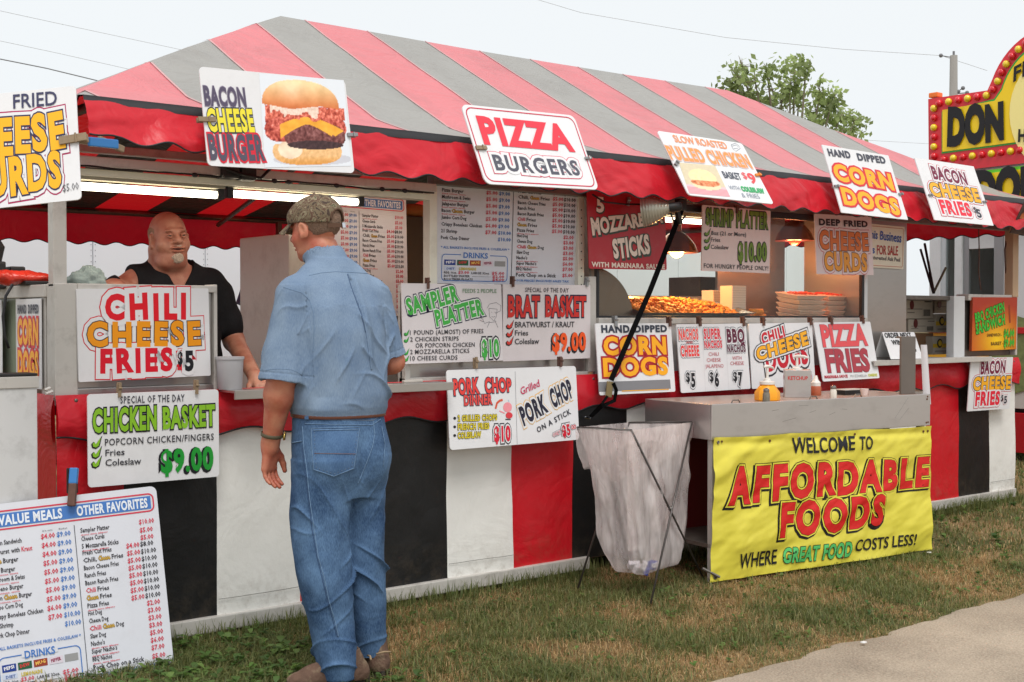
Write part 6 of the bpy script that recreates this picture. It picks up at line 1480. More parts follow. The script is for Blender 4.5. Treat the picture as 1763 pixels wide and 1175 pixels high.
# distant parked vehicle seen under the canopy
t = thing('parked_van', 'distant white van seen through the gap right of the steel pillar', 'van', (12.5, 8.5, 0))
MB().box(11.5, 15.5, 8.5, 10.4, .5, 1.62, b=.15).build('body', WPAINT, t, smooth=True); MB().box(12.3, 15.2, 8.6, 10.3, 1.6, 2.05, b=.2).build('cab', mat('van_glass', (60, 70, 76), rough=.1), t, smooth=True)
for x in (12.3, 14.7): MB().lathe([(0, -.1), (.33, -.1), (.33, .1), (0, .1)], n=20, M=Matrix.Translation((x, 8.6, .33)) @ Matrix.Rotation(PI / 2, 4, 'X')).build('wheel', DARK, t)

# ------------------------------------------------------------------ tree, pole, wires
def tree(name, label, base, h, blobs, leafn, seed, lsize=.16):
    R = np.random.default_rng(seed); rr = random.Random(seed); t = thing(name, label, 'tree', tuple(base))
    mb = MB(); bx_, by_ = base[0], base[1]
    mb.tube([(bx_, by_, 0), (bx_ + .1, by_, h * .3), (bx_ - .05, by_ + .1, h * .55)], [.26, .2, .13], 9)
    for c, r in blobs:
        c = np.array(c); s_ = np.array([bx_ - .05, by_ + .1, h * .5]); mid = (s_ + c) / 2 + np.array([0, 0, -.2])
        mb.tube([tuple(s_), tuple(mid), tuple(c), tuple(c + np.array([rr.uniform(-.2, .2), 0, r * .9]))], [.06, .035, .012, .004], 6)
        for _ in range(9):
            d = R.normal(size=3); d /= np.linalg.norm(d); mb.tube([tuple(c), tuple(c + d * r * .8)], [.008, .003], 4)
    mb.build('trunk', mat('bark', (128, 118, 100), rough=.9, var=.3, vscale=8), t, smooth=True)
    Vs = []; Cs = []; 
    for c, r in blobs:
        ncl = max(3, int(leafn * r * r / 26))
        for _ in range(ncl):
            d = R.normal(size=3); d /= np.linalg.norm(d); cc = np.array(c) + d * r * (R.random() ** .4) * np.array([1, 1, 1.0])
            for _ in range(26):
                p = cc + R.normal(size=3) * .10 + np.array([0, 0, -.05]); a = R.normal(size=3); a[2] -= .5; a /= np.linalg.norm(a); b_ = np.cross(a, R.normal(size=3)); b_ /= np.linalg.norm(b_) + 1e-6
                L_ = lsize * R.uniform(.7, 1.3); W_ = L_ * .3
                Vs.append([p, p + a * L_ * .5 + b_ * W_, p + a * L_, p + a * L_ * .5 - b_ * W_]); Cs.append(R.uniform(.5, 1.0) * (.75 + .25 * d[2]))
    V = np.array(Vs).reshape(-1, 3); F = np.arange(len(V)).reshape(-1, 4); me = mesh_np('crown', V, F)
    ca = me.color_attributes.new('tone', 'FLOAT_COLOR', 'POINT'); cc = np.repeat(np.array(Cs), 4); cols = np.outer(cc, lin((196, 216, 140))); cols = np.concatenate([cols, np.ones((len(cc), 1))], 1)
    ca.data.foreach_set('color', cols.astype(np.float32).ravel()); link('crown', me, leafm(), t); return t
def leafm():
    if 'leaf' in MATS: return MATS['leaf']
    m = bpy.data.materials.new('leaf'); m.use_nodes = True; N = m.node_tree.nodes; L = m.node_tree.links; b = N['Principled BSDF']; a = N.new('ShaderNodeAttribute'); a.attribute_name = 'tone'
    L.new(a.outputs['Color'], b.inputs['Base Color']); b.inputs['Roughness'].default_value = .55; tr = N.new('ShaderNodeBsdfTranslucent'); L.new(a.outputs['Color'], tr.inputs[0]); ms = N.new('ShaderNodeMixShader'); ms.inputs[0].default_value = .5
    L.new(b.outputs[0], ms.inputs[1]); L.new(tr.outputs[0], ms.inputs[2]); L.new(ms.outputs[0], N['Material Output'].inputs[0]); MATS['leaf'] = m; return m
D0 = 24
def bl(x, y, r): return (at(x, y, D=D0 + rnd.uniform(-.8, .8)), r * D0 / FOC)
blobs = [bl(1278, 115, 20), bl(1268, 130, 14), bl(1300, 140, 24), bl(1330, 155, 26), bl(1290, 160, 20), bl(1368, 118, 22), bl(1360, 145, 26), bl(1388, 112, 12), bl(1345, 178, 26), bl(1375, 170, 18), bl(1255, 142, 6), bl(1320, 120, 12),
         bl(1412, 158, 14), bl(1425, 178, 20), bl(1405, 190, 18), bl(1435, 165, 10), bl(1460, 200, 13), bl(1472, 208, 8), bl(1445, 205, 12), bl(1360, 205, 30), bl(1400, 230, 34), bl(1330, 230, 40), bl(1450, 260, 34)]
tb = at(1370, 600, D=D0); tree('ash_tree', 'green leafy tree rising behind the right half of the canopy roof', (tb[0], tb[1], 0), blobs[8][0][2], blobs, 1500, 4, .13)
pp = at(1642, 96, D=30); t = thing('utility_pole', 'grey wooden utility pole behind the marquee sign', 'utility pole', (pp[0], pp[1], 0))
MB().tube([(pp[0], pp[1], 0), (pp[0], pp[1], pp[2])], [.16, .085], 12).build('pole', mat('grey_timber', (142, 138, 132), rough=.85, var=.25, vscale=4, stretch=(3, 3, .3)), t, smooth=True)
mb = MB(); mb.tube([(pp[0], pp[1], pp[2]), (pp[0], pp[1], pp[2] + .1)], .03, 6); q = at(1620, 96, D=30); mb.tube([(pp[0], pp[1], pp[2] - .05), tuple(q)], .012, 5); mb.ball(tuple(q), .05, 4); mb.build('insulator', mat('insulator_grey', (120, 120, 124)), t)
for x, y in ((1650, 158), (1658, 152), (1665, 160)): mb = MB(); mb.tube([(pp[0], pp[1], at(1642, 162, D=30)[2]), tuple(at(x, y, D=30))], .014, 5); mb.ball(tuple(at(x, y, D=30)), .05, 4); mb.build('insulator', MATS['insulator_grey'], t)
for pts, D1, D2, lab in (([(-60, 6), (120, 45), (340, 92)], 30, 34, 'uppermost thin power line at the upper left sky'), ([(-60, 58), (100, 92), (260, 128)], 30, 33, 'middle thin power line at the upper left sky'), ([(-60, 90), (80, 118), (220, 152)], 26, 28, 'lowest and darkest power line at the upper left sky'),
                      ([(860, -20), (1000, 22), (1250, 65), (1450, 85), (1620, 96)], 30, 30, 'long thin power line running to the utility pole top'), ([(1480, 241), (1600, 248)], 40, 40, 'short faint power line low between canopy roof and marquee'), ([(1620, 96), (1700, 122)], 30, 30, 'thin line running down right from the utility pole')):
    P = [at(x, y, D=D1 + (D2 - D1) * i / (len(pts) - 1)) for i, (x, y) in enumerate(pts)]
    Q = []
    for i in range(len(P) - 1):
        for k in range(8): Q.append(tuple(P[i] + (P[i + 1] - P[i]) * k / 8))
    Q.append(tuple(P[-1])); tag(MB().tube(Q, .013 if 'lowest' in lab else .006, 5).build('power_line', mat('wire_grey_dark' if 'lowest' in lab else 'wire_grey', (132, 134, 138) if 'lowest' in lab else (186, 188, 192), rough=.6)), lab, 'power line', 'power lines in the sky')

# ------------------------------------------------------------------ grass
def blades(name, n, region, h0, h1, w, cols, seed, lean=.5, dens=None, kind='stuff'):
    R = np.random.default_rng(seed); x = R.uniform(region[0], region[1], n * 2); y = R.uniform(region[2], region[3], n * 2)
    fn = np.array([fbm(a * 2.3, b * 2.3, seed * .0 + 5.5) for a, b in zip(x[::1], y[::1])])
    ey = np.array([edge_y(a) if -5 < a < 12 else -1.85 for a in x])
    keep = (y > ey - .03 + .05 * R.random(len(x))) & (R.random(len(x)) < np.clip(.55 + dens * fn, .04, 1)) & ~((y > .02) & (x > -.7) & (x < 6.6) & (y < 4.8))
    x, y, fn = x[keep][:n], y[keep][:n], fn[keep][:n]; n = len(x)
    z = np.array([ground_h(a, b) if -4.9 < a < 10.9 and -5.9 < b < .5 else 0 for a, b in zip(x, y)]) - .014
    h = R.uniform(h0, h1, n) * (1 - .45 * np.clip((ey[keep][:n] + .35 - y) / .35, 0, 1)); az = R.uniform(0, 2 * PI, n); ln = R.uniform(.1, 1, n) * lean
    dx, dy = np.cos(az), np.sin(az); wx, wy = -dy * w / 2, dx * w / 2
    B = np.stack([x, y, z], -1); side = np.stack([wx, wy, np.zeros(n)], -1); ld = np.stack([dx, dy, np.zeros(n)], -1)
    up_ = np.array([0, 0, 1.0])
    m1 = B + up_ * (h * .55)[:, None] + ld * (h * ln * .35)[:, None]; tip = B + up_ * (h * (1 - .35 * ln))[:, None] + ld * (h * ln * 1.1)[:, None]
    V = np.stack([B - side, B + side, m1 - side * .75, m1 + side * .75, tip], 1).reshape(-1, 3)
    i = np.arange(n)[:, None] * 5
    F = np.concatenate([i + np.array([[0, 1, 3]]), i + np.array([[0, 3, 2]]), i + np.array([[2, 3, 4]])], 0)
    me = mesh_np(name, V, F); ca = me.color_attributes.new('tone', 'FLOAT_COLOR', 'POINT')
    ci = R.integers(0, len(cols), n); C = np.array([lin(c) for c in cols])[ci] * R.uniform(.7, 1.2, n)[:, None]
    C = np.concatenate([np.repeat(C, 5, 0), np.ones((n * 5, 1))], 1); ca.data.foreach_set('color', C.astype(np.float32).ravel())
    o = link(name, me, leafm()); return tag(o, kind=kind)
GRC = [(114, 124, 72), (98, 110, 60), (132, 138, 82), (152, 146, 98)]; DRC = [(198, 166, 118), (178, 144, 98), (212, 184, 138), (156, 124, 84)]
blades('grass', 60000, (-1.2, 4.2, -1.9, .05), .02, .065, .0042, GRC, 1, lean=1.15, dens=1.1)
blades('grass', 26000, (4.2, 12, -2.0, 2.0), .025, .06, .007, GRC, 2, lean=1.1, dens=.8)
blades('dry_grass', 46000, (-1.2, 4.2, -1.95, .05), .015, .045, .0036, DRC, 3, lean=1.6, dens=-1.6)
blades('dry_grass', 17000, (4.2, 12, -2.0, 2.0), .015, .04, .006, DRC, 4, lean=1.6, dens=-1.0)
blades('grass', 9000, (6.5, 30, 0.0, 12), .04, .10, .02, GRC, 8, dens=.5)
blades('grass', 14000, (-.9, .8, -1.5, .0), .03, .07, .005, GRC[:3], 16, lean=1.3, dens=.8)
blades('grass', 6000, (-.9, 6.5, -.16, .02), .05, .12, .0045, GRC[:3], 6, dens=.4)
# broad leaved weeds, thickest at the lower left
def weeds(n, region, size, seed, cols):
    R = np.random.default_rng(seed); V = []; F = []; C = []; k = 0
    for _ in range(n):
        cx, cy = R.uniform(region[0], region[1]), R.uniform(region[2], region[3])
        if cy < edge_y(cx) + .08: continue
        zc = ground_h(cx, cy) - .012; hh = R.uniform(.3, 1.0) * size * 1.3
        col = lin(cols[R.integers(len(cols))]) * R.uniform(.7, 1.15)
        for j in range(R.integers(4, 9)):
            a = R.uniform(0, 2 * PI); el = R.uniform(.1, .9); d = np.array([math.cos(a) * math.cos(el), math.sin(a) * math.cos(el), math.sin(el)]); s_ = np.array([-math.sin(a), math.cos(a), 0]); L_ = size * R.uniform(.5, 1.1); b0 = np.array([cx, cy, zc + hh * R.random()])
            for u, w in ((0, .03), (.3, .26), (.65, .30), (.9, .12)): 
                c = b0 + d * L_ * u - np.array([0, 0, L_ * .25 * u * u]); V += [c - s_ * L_ * w + [0, 0, L_ * w * .3], c + s_ * L_ * w + [0, 0, L_ * w * .3]]
            V.append(b0 + d * L_ - np.array([0, 0, L_ * .25])); 
            for q in range(3): F.append((k + 2 * q, k + 2 * q + 1, k + 2 * q + 3)); F.append((k + 2 * q, k + 2 * q + 3, k + 2 * q + 2))
            F.append((k + 6, k + 7, k + 8)); k += 9; C += [col] * 9
    me = mesh_np('weeds', np.array(V), np.array(F)); ca = me.color_attributes.new('tone', 'FLOAT_COLOR', 'POINT'); ca.data.foreach_set('color', np.concatenate([np.array(C), np.ones((len(C), 1))], 1).astype(np.float32).ravel())
    tag(link('weeds', me, leafm()), kind='stuff')
WC = [(98, 130, 62), (84, 116, 54), (118, 146, 76)]
weeds(300, (-.75, .25, -1.3, -.05), .045, 11, WC); weeds(500, (0, 4.5, -1.7, .0), .028, 12, WC); weeds(260, (4.0, 9, -1.6, 1.0), .05, 13, WC)
for q, lab in (((1487, 1107), 'small white scrap on the path edge'), ((1600, 952), 'tiny bright scrap in the grass by the banner\'s right corner')):
    p = at(*q, Z=.02); tag(link('litter_scrap', MB().box(-.012, .012, -.009, .009, 0, .004, b=.001).mesh(), mat('scrap_white', (225, 225, 225)), loc=tuple(p)), lab, 'litter')
# ------------------------------------------------------------------ people: smooth blended volumes meshed with surface nets
class Vol:
    def __init__(s, lo, hi, h):
        s.lo = np.array(lo, float); s.h = h; n = np.ceil((np.array(hi) - s.lo) / h).astype(int) + 1
        s.ax = [s.lo[i] + h * np.arange(n[i]) for i in range(3)]; s.f = np.full(n, .5, np.float32)
    def _sl(s, lo, hi):
        sl = []
        for i in range(3):
            a = max(0, int((lo[i] - s.lo[i]) / s.h)); b = min(len(s.ax[i]), int((hi[i] - s.lo[i]) / s.h) + 2)
            if b <= a: return None
            sl.append(slice(a, b))
        return tuple(sl)
    def pts(s, sl): return np.meshgrid(*[s.ax[i][sl[i]] for i in range(3)], indexing='ij')
    def add(s, prim, k=.01, cut=False):
        fn, lo, hi = prim; p = k + 3 * s.h; sl = s._sl(np.array(lo) - p, np.array(hi) + p)
        if sl is None: return s
        X, Y, Z = s.pts(sl); d = fn(X, Y, Z).astype(np.float32); f = s.f[sl]
        if cut:
            d = -d; hh = np.clip(.5 - .5 * (d - f) / max(k, 1e-6), 0, 1); s.f[sl] = d * (1 - hh) + f * hh + k * hh * (1 - hh) if k > 0 else np.maximum(f, d)
        else:
            m = np.clip(.5 + .5 * (f - d) / max(k, 1e-6), 0, 1); s.f[sl] = f * (1 - m) + d * m - k * m * (1 - m)
        return s
    def mesh(s, name):
        f = s.f; ins = f < 0; nx, ny, nz = f.shape
        c = ins[:-1, :-1, :-1].astype(np.int8)
        for a, b, d in ((1, 0, 0), (0, 1, 0), (0, 0, 1), (1, 1, 0), (1, 0, 1), (0, 1, 1), (1, 1, 1)):
            c = c + ins[a:nx - 1 + a, b:ny - 1 + b, d:nz - 1 + d]
        act = np.argwhere((c > 0) & (c < 8)); I = -np.ones(c.shape, np.int32); I[tuple(act.T)] = np.arange(len(act))
        offs = np.array([(a, b, d) for a in (0, 1) for b in (0, 1) for d in (0, 1)]); vals = np.stack([f[tuple((act + o).T)] for o in offs], 1)
        S = np.zeros((len(act), 3)); N = np.zeros(len(act))
        for i in range(8):
            for j in range(i + 1, 8):
                if np.abs(offs[i] - offs[j]).sum() != 1: continue
                a, b = vals[:, i], vals[:, j]; m = (a < 0) != (b < 0); t = np.where(m, a / np.where(m, a - b, 1), 0)[:, None]
                S += np.where(m[:, None], offs[i] + (offs[j] - offs[i]) * t, 0); N += m
        V = s.lo + (act + S / N[:, None]) * s.h; F = []
        for ax in range(3):
            o = [0, 0, 0]; o[ax] = 1; a = ins[:nx - o[0], :ny - o[1], :nz - o[2]]; b = ins[o[0]:, o[1]:, o[2]:]
            E_ = np.argwhere(a != b); u, v = [(1, 2), (2, 0), (0, 1)][ax]
            E_ = E_[(E_[:, u] > 0) & (E_[:, v] > 0) & (E_[:, u] < f.shape[u] - 1) & (E_[:, v] < f.shape[v] - 1)]
            fl = ins[tuple(E_.T)]; eu = np.zeros(3, int); eu[u] = 1; ev = np.zeros(3, int); ev[v] = 1
            q = np.stack([I[tuple((E_ - eu - ev).T)], I[tuple((E_ - ev).T)], I[tuple(E_.T)], I[tuple((E_ - eu).T)]], 1)
            q[~fl] = q[~fl][:, ::-1]; F.append(q)
        F = np.concatenate(F); F = F[(F >= 0).all(1)]
        me = mesh_np(name, V, F); me.polygons.foreach_set('use_smooth', np.ones(len(me.polygons), bool)); return me
def cone(a, b, ra, rb):
    a, b = np.array(a, float), np.array(b, float); d = b - a; L2 = d @ d + 1e-12; r = max(ra, rb)
    def fn(X, Y, Z):
        px, py, pz = X - a[0], Y - a[1], Z - a[2]; t = np.clip((px * d[0] + py * d[1] + pz * d[2]) / L2, 0, 1)
        return np.sqrt((px - t * d[0]) ** 2 + (py - t * d[1]) ** 2 + (pz - t * d[2]) ** 2) - (ra + (rb - ra) * t)
    return fn, np.minimum(a, b) - r, np.maximum(a, b) + r
def ell(c, r, R=None, T=None):
    c, r = np.array(c, float), np.array(r, float); R = np.eye(3) if R is None else np.array(R)
    m = np.abs(R) @ r
    def fn(X, Y, Z):
        P = [X - c[0], Y - c[1], Z - c[2]]; q = [sum(R[j][i] * P[j] for j in range(3)) for i in range(3)]
        k0 = np.sqrt(sum((q[i] / r[i]) ** 2 for i in range(3))); k1 = np.sqrt(sum((q[i] / r[i] ** 2) ** 2 for i in range(3))) + 1e-9
        return k0 * (k0 - 1) / k1
    return fn, c - m, c + m
def stack(tab, p=2.3, cap=True, off=0.0):
    """tab rows: z, cx, cy, rx, ry"""
    T = np.array(tab, float); zz = np.linspace(T[0, 0], T[-1, 0], 200); C = [np.interp(zz, T[:, 0], T[:, i]) for i in range(1, 5)]
    ker = np.hanning(23); ker /= ker.sum(); C = [np.convolve(np.pad(c, 11, mode='reflect', reflect_type='odd'), ker, 'valid') for c in C]
    z0, z1 = T[0, 0], T[-1, 0]
    def fn(X, Y, Z):
        cx, cy, rx, ry = [np.interp(Z, zz, c) for c in C]; rx = rx + off; ry = ry + off
        d = ((np.abs((X - cx) / rx) ** p + np.abs((Y - cy) / ry) ** p) ** (1 / p) - 1) * np.minimum(rx, ry)
        return np.maximum(d, np.maximum(z0 - Z, Z - z1)) if cap else d
    m = T[:, 3].max() + abs(off), T[:, 4].max() + abs(off)
    return fn, (T[:, 1].min() - m[0], T[:, 2].min() - m[1], z0), (T[:, 1].max() + m[0], T[:, 2].max() + m[1], z1)
def half(fnl, lo, hi): return fnl, lo, hi
def xf(prims, c, R, s=1.0):
    """place head-space primitives given as tuples"""
    R = np.array(R); out = []
    for pr in prims:
        kind, k, cut = pr[0], pr[-2], pr[-1]
        tp = lambda p: R @ (np.array(p) * s) + np.array(c)
        if kind == 'e': q = ell(tp(pr[1]), np.array(pr[2]) * s, R @ (np.array(pr[3]) if pr[3] is not None else np.eye(3)))
        else: q = cone(tp(pr[1]), tp(pr[2]), pr[3] * s, pr[4] * s)
        out.append((q, k * s, cut))
    return out
def head_prims(fat=0.0, smile=0.0):
    f = fat; H = [('e', (0, -.016, .030), (.076 + f * .3, .098, .088), None, .01, 0), ('e', (0, .028, -.028), (.064 + f, .070, .082), None, .03, 0),
         ('e', (0, .030, -.085), (.052 + 1.4 * f, .055 + .5 * f, .036 + .4 * f), None, .02, 0), ('e', (0, .076, -.098), (.021, .017, .017), None, .02, 0),
         ('e', (.042 + f, .052, -.035), (.024 + .4 * f, .026, .026), None, .02, 0), ('e', (-.042 - f, .052, -.035), (.024 + .4 * f, .026, .026), None, .02, 0),
         ('e', (0, .088, .024), (.048, .014, .010), None, .016, 0),
         ('c', (.032, .114, .004), (.032, .102, .004), .011, .013, .012, 1), ('c', (-.032, .114, .004), (-.032, .102, .004), .011, .013, .012, 1),
         ('c', (0, .094, .014), (0, .118, -.022), .008, .0125, .012, 0), ('e', (.012, .108, -.026), (.008, .009, .007), None, .006, 0), ('e', (-.012, .108, -.026), (.008, .009, .007), None, .006, 0),
         ('e', (0, .099, -.051), (.025 + smile * .01, .009, .0055), None, .006, 0), ('e', (0, .098, -.066), (.021 + smile * .008, .010, .006), None, .006, 0), ('e', (0, .107, -.058), (.024 + smile * .012, .010, .0022 + smile * .003), None, .003, 1)]
    for sx in (1, -1):
        Re = Matrix.Rotation(math.radians(-14 * sx), 3, 'Z') @ Matrix.Rotation(math.radians(-12), 3, 'X')
        H += [('e', (sx * (.080 + f * .6), -.008, -.012), (.008, .020, .034), Re, .006, 0), ('e', (sx * (.088 + f * .6), -.004, -.008), (.006, .011, .019), Re, .004, 1), ('e', (sx * (.080 + f * .6), .004, -.036), (.007, .008, .010), None, .006, 0)]
    return H
def hand_prims(w, R, scale=1.0, curl=.5, spread=0.0, side=1):
    """w wrist point; columns of R: across palm (towards thumb), palm normal (towards the palm side), fingers direction"""
    R = np.array(R, float); w = np.array(w, float); P = lambda a, b, c: w + R @ (np.array([a, b, c]) * scale); out = []
    out.append((cone(P(.0, 0, -.01), P(.0, 0, .015), .030 * scale, .030 * scale), .02, 0))
    for x, r in ((-.026, .0135), (-.009, .0145), (.009, .0150), (.026, .0145)): out.append((cone(P(x * .6, 0, .012), P(x, -.002, .085), .0165 * scale, r * scale), .012, 0))
    out.append((ell(P(.020, .010, .035), np.array((.017, .013, .030)) * scale, R), .012, 0))
    for i, (x, L, r) in enumerate(((-.030, .060, .0080), (-.010, .076, .0090), (.011, .082, .0093), (.031, .073, .0090))):
        a = P(x, -.003, .085); ang = .12 + curl * (.35 + .04 * i); p = np.array([x, -.003, .085]); segs = (.45, .30, .25)
        for j, sg in enumerate(segs):
            d = np.array([spread * x * 3, math.sin(ang), math.cos(ang)]); q = p + d * L * sg
            out.append((cone(P(*p), P(*q), (r + .0008 - .0008 * j) * scale, (r - .0006 * (j + 1)) * scale), .0035, 0)); p = q; ang += curl * (.85 if j == 0 else .6)
    t0, t1, t2, t3 = P(.020, .006, .015), P(.044, .016, .045), P(.054, .022, .072), P(.056, .028, .098)
    out += [(cone(t0, t1, .016 * scale, .0145 * scale), .012, 0), (cone(t1, t2, .0125 * scale, .0115 * scale), .005, 0), (cone(t2, t3, .0115 * scale, .0085 * scale), .004, 0)]
    return out
def skin(name, rgb, red):
    if name in MATS: return MATS[name]
    m = mat(name, rgb, rough=.5, bump=.15, bscale=120); N = m.node_tree.nodes; L = m.node_tree.links; b = N['Principled BSDF']
    n = N.new('ShaderNodeTexNoise'); n.inputs['Scale'].default_value = 16; n.inputs['Detail'].default_value = 7; tc = [x for x in N if x.type == 'TEX_COORD'][0]; L.new(tc.outputs['Object'], n.inputs['Vector'])
    r = N.new('ShaderNodeValToRGB'); r.color_ramp.elements[0].position = .32; r.color_ramp.elements[0].color = tuple(lin(rgb)) + (1,); r.color_ramp.elements[1].position = .68; r.color_ramp.elements[1].color = tuple(lin(red)) + (1,)
    L.new(n.outputs['Fac'], r.inputs[0]); L.new(r.outputs[0], b.inputs['Base Color']); b.inputs['Subsurface Weight'].default_value = .12; b.inputs['Subsurface Radius'].default_value = (.02, .008, .004); b.inputs['Subsurface Scale'].default_value = .5
    return m
def woven(name, rgb, rgb2, scale=900, fade=None, bump=.25):
    """cloth: fine thread speckle plus broad wash-out"""
    if name in MATS: return MATS[name]
    m = mat(name, rgb, rough=.85, spec=.2); N = m.node_tree.nodes; L = m.node_tree.links; b = N['Principled BSDF']; tc = [x for x in N if x.type == 'TEX_COORD'][0]
    mp = N.new('ShaderNodeMapping'); mp.inputs['Scale'].default_value = (1, 1, .22); L.new(tc.outputs['Object'], mp.inputs[0])
    a = N.new('ShaderNodeTexNoise'); a.inputs['Scale'].default_value = scale * .35; a.inputs['Detail'].default_value = 3; L.new(mp.outputs[0], a.inputs['Vector'])
    c = N.new('ShaderNodeTexNoise'); c.inputs['Scale'].default_value = 7; c.inputs['Detail'].default_value = 7; L.new(tc.outputs['Object'], c.inputs['Vector'])
    mx = N.new('ShaderNodeMath'); mx.operation = 'MULTIPLY_ADD'; mx.inputs[1].default_value = .6; ml = N.new('ShaderNodeMath'); ml.operation = 'MULTIPLY'; ml.inputs[1].default_value = .4
    L.new(a.outputs['Fac'], ml.inputs[0]); L.new(c.outputs['Fac'], mx.inputs[0]); L.new(ml.outputs[0], mx.inputs[2])
    r = N.new('ShaderNodeValToRGB'); r.color_ramp.elements[0].position = .36; r.color_ramp.elements[0].color = tuple(lin(rgb)) + (1,); r.color_ramp.elements[1].position = .64; r.color_ramp.elements[1].color = tuple(lin(rgb2)) + (1,)
    L.new(mx.outputs[0], r.inputs[0]); L.new(r.outputs[0], b.inputs['Base Color']); bp = N.new('ShaderNodeBump'); bp.inputs['Strength'].default_value = bump; bp.inputs['Distance'].default_value = .004
    n3 = N.new('ShaderNodeTexNoise'); n3.inputs['Scale'].default_value = 45; n3.inputs['Detail'].default_value = 5; L.new(tc.outputs['Object'], n3.inputs['Vector'])
    L.new(n3.outputs['Fac'], bp.inputs['Height']); L.new(bp.outputs[0], b.inputs['Normal']); return m
def displace(me, fn):
    n = len(me.vertices); V = np.zeros(n * 3); me.vertices.foreach_get('co', V); V = V.reshape(-1, 3); Nn = np.zeros(n * 3, np.float32); me.vertex_normals.foreach_get('vector', Nn); Nn = Nn.reshape(-1, 3)
    d = fn(V, Nn); V = V + Nn * d[:, None]; me.vertices.foreach_set('co', V.ravel()); me.update()
def nz(V, sx, sy, sz, o=0.0, oc=2): return np.array([noise.fractal(Vector((a * sx + o, b * sy + o, c * sz)), .8, 2.0, oc) for a, b, c in V])
def ridge(x): return 1 - np.abs(x) * 2
from mathutils.bvhtree import BVHTree

# ---- customer seen from behind
OX, OY = 0.072, -0.981
CU = thing('person', 'man in camouflage cap, light blue shirt and jeans standing at the counter, seen from behind', 'person', (OX, OY, 0))
def put(name, me, m, root, org, smooth=True): 
    o = link(name, me, m, root, smooth=smooth, local=True); return o
HC = np.array([-.030, .186, 1.722]); HR = np.array(Matrix.Rotation(math.radians(19), 3, 'Z') @ Matrix.Rotation(math.radians(-9), 3, 'X'))
SK = skin('skin_tanned', (196, 132, 104), (176, 92, 70))
v = Vol((-.40, -.20, .02), (.40, .50, 1.86), .0042)
for p in ((stack([(.72, 0, .05, .15, .11), (.95, 0, .06, .15, .12), (1.15, 0, .06, .16, .12), (1.35, 0, .07, .17, .11), (1.45, 0, .09, .12, .08)], 2.2), .03, 0),
          (cone((-.14, .10, 1.46), (.14, .10, 1.46), .05, .05), .05, 0), (cone((0, .105, 1.46), (-.015, .158, 1.64), .064, .062), .04, 0),
          (cone((-.175, .10, 1.43), (-.232, .075, 1.18), .050, .054), .02, 0), (cone((-.232, .075, 1.18), (-.237, .10, 1.09), .057, .057), .02, 0), (cone((-.237, .10, 1.09), (-.240, .163, .90), .053, .032), .02, 0),
          (cone((.175, .10, 1.43), (.235, .05, 1.205), .050, .046), .02, 0), (cone((.235, .05, 1.205), (.225, .14, 1.185), .046, .048), .02, 0), (cone((.225, .14, 1.185), (.12, .33, 1.16), .046, .030), .02, 0),
          (cone((-.07, .05, .80), (-.10, .02, .48), .075, .055), .03, 0), (cone((-.10, .02, .48), (-.080, -.045, .10), .052, .04), .02, 0), (cone((.08, .05, .80), (.08, .03, .48), .07, .05), .03, 0), (cone((.08, .03, .48), (.098, .005, .10), .048, .038), .02, 0)):
    v.add(p[0], p[1], bool(p[2]))
for q, k, c in xf(head_prims(.002), HC, HR, 1.0): v.add(q, k, bool(c))
def unit(a): a = np.array(a, float); return a / np.linalg.norm(a)
fz = unit((.0, .04, -1)); fx = np.array([.916, .414, .05]); fx = unit(fx - fz * (fx @ fz))
fn_ = unit(np.cross(fx, fz)); fn_ = fn_ if fn_[1] < 0 else -fn_
for q, k, c in hand_prims((-.240, .168, .895), np.stack([fx, fn_, fz], 1), 1.02, .42): v.add(q, k, bool(c))
fz = unit((-.6, .75, -.25)); fx = unit(np.cross((0, 0, 1.), fz)) * 1; fx = np.array([0, .2, 1.]) - fz * (np.array([0, .2, 1.]) @ fz); fx = unit(fx); fn_ = unit(np.cross(fz, fx))
for q, k, c in hand_prims((.125, .335, 1.148), np.stack([fx, fn_, fz], 1), 1.0, .8): v.add(q, k, bool(c))
put('body', v.mesh('body'), SK, CU, None)
# shirt
ST = [(1.008, -.008, .055, .182, .160), (1.03, -.008, .055, .187, .165), (1.08, -.006, .057, .192, .168), (1.2, -.004, .06, .190, .160), (1.32, 0, .068, .194, .152), (1.42, 0, .082, .185, .138), (1.50, 0, .10, .140, .112), (1.56, 0, .115, .09, .088), (1.60, 0, .13, .078, .078)]
v = Vol((-.42, -.20, .96), (.42, .34, 1.72), .0042)
v.add(cone((-.172, .10, 1.445), (-.240, .074, 1.09), .074, .092), .03); v.add(cone((.172, .10, 1.445), (.232, .055, 1.16), .072, .084), .03)
def cutl(X, Y, Z): return Z - 1.152 + (X + .32) * .14 
v.add((lambda X, Y, Z: np.maximum(cutl(X, Y, Z), X + .150), (-.5, -.3, .9), (-.145, .4, 1.2)), 0, True)
def cutr(X, Y, Z): return Z - 1.212 - (X - .18) * .26
v.add((lambda X, Y, Z: np.maximum(cutr(X, Y, Z), .168 - X), (.14, -.3, .9), (.5, .4, 1.30)), 0, True)
v.add(cone((-.225, .080, 1.24), (-.244, .072, 1.05), .060, .090), .006, True); v.add(cone((.215, .065, 1.28), (.236, .052, 1.10), .055, .08), .006, True)
v.add(stack(ST, 2.3), .022); v.add(cone((-.145, .10, 1.470), (.145, .10, 1.470), .068, .068), .05); v.add(cone((-.085, .112, 1.535), (.085, .112, 1.535), .050, .050), .05)
NB, NT = np.array([0, .116, 1.540]), np.array([-.012, .162, 1.625])
v.add(cone(NB, NT, .086, .080), .012); v.add((lambda X, Y, Z: (NT[2] + .004 - Z) * .9 - (Y - .162) * .46, (-.2, -.1, 1.54), (.2, .4, 1.7)), .004, True)
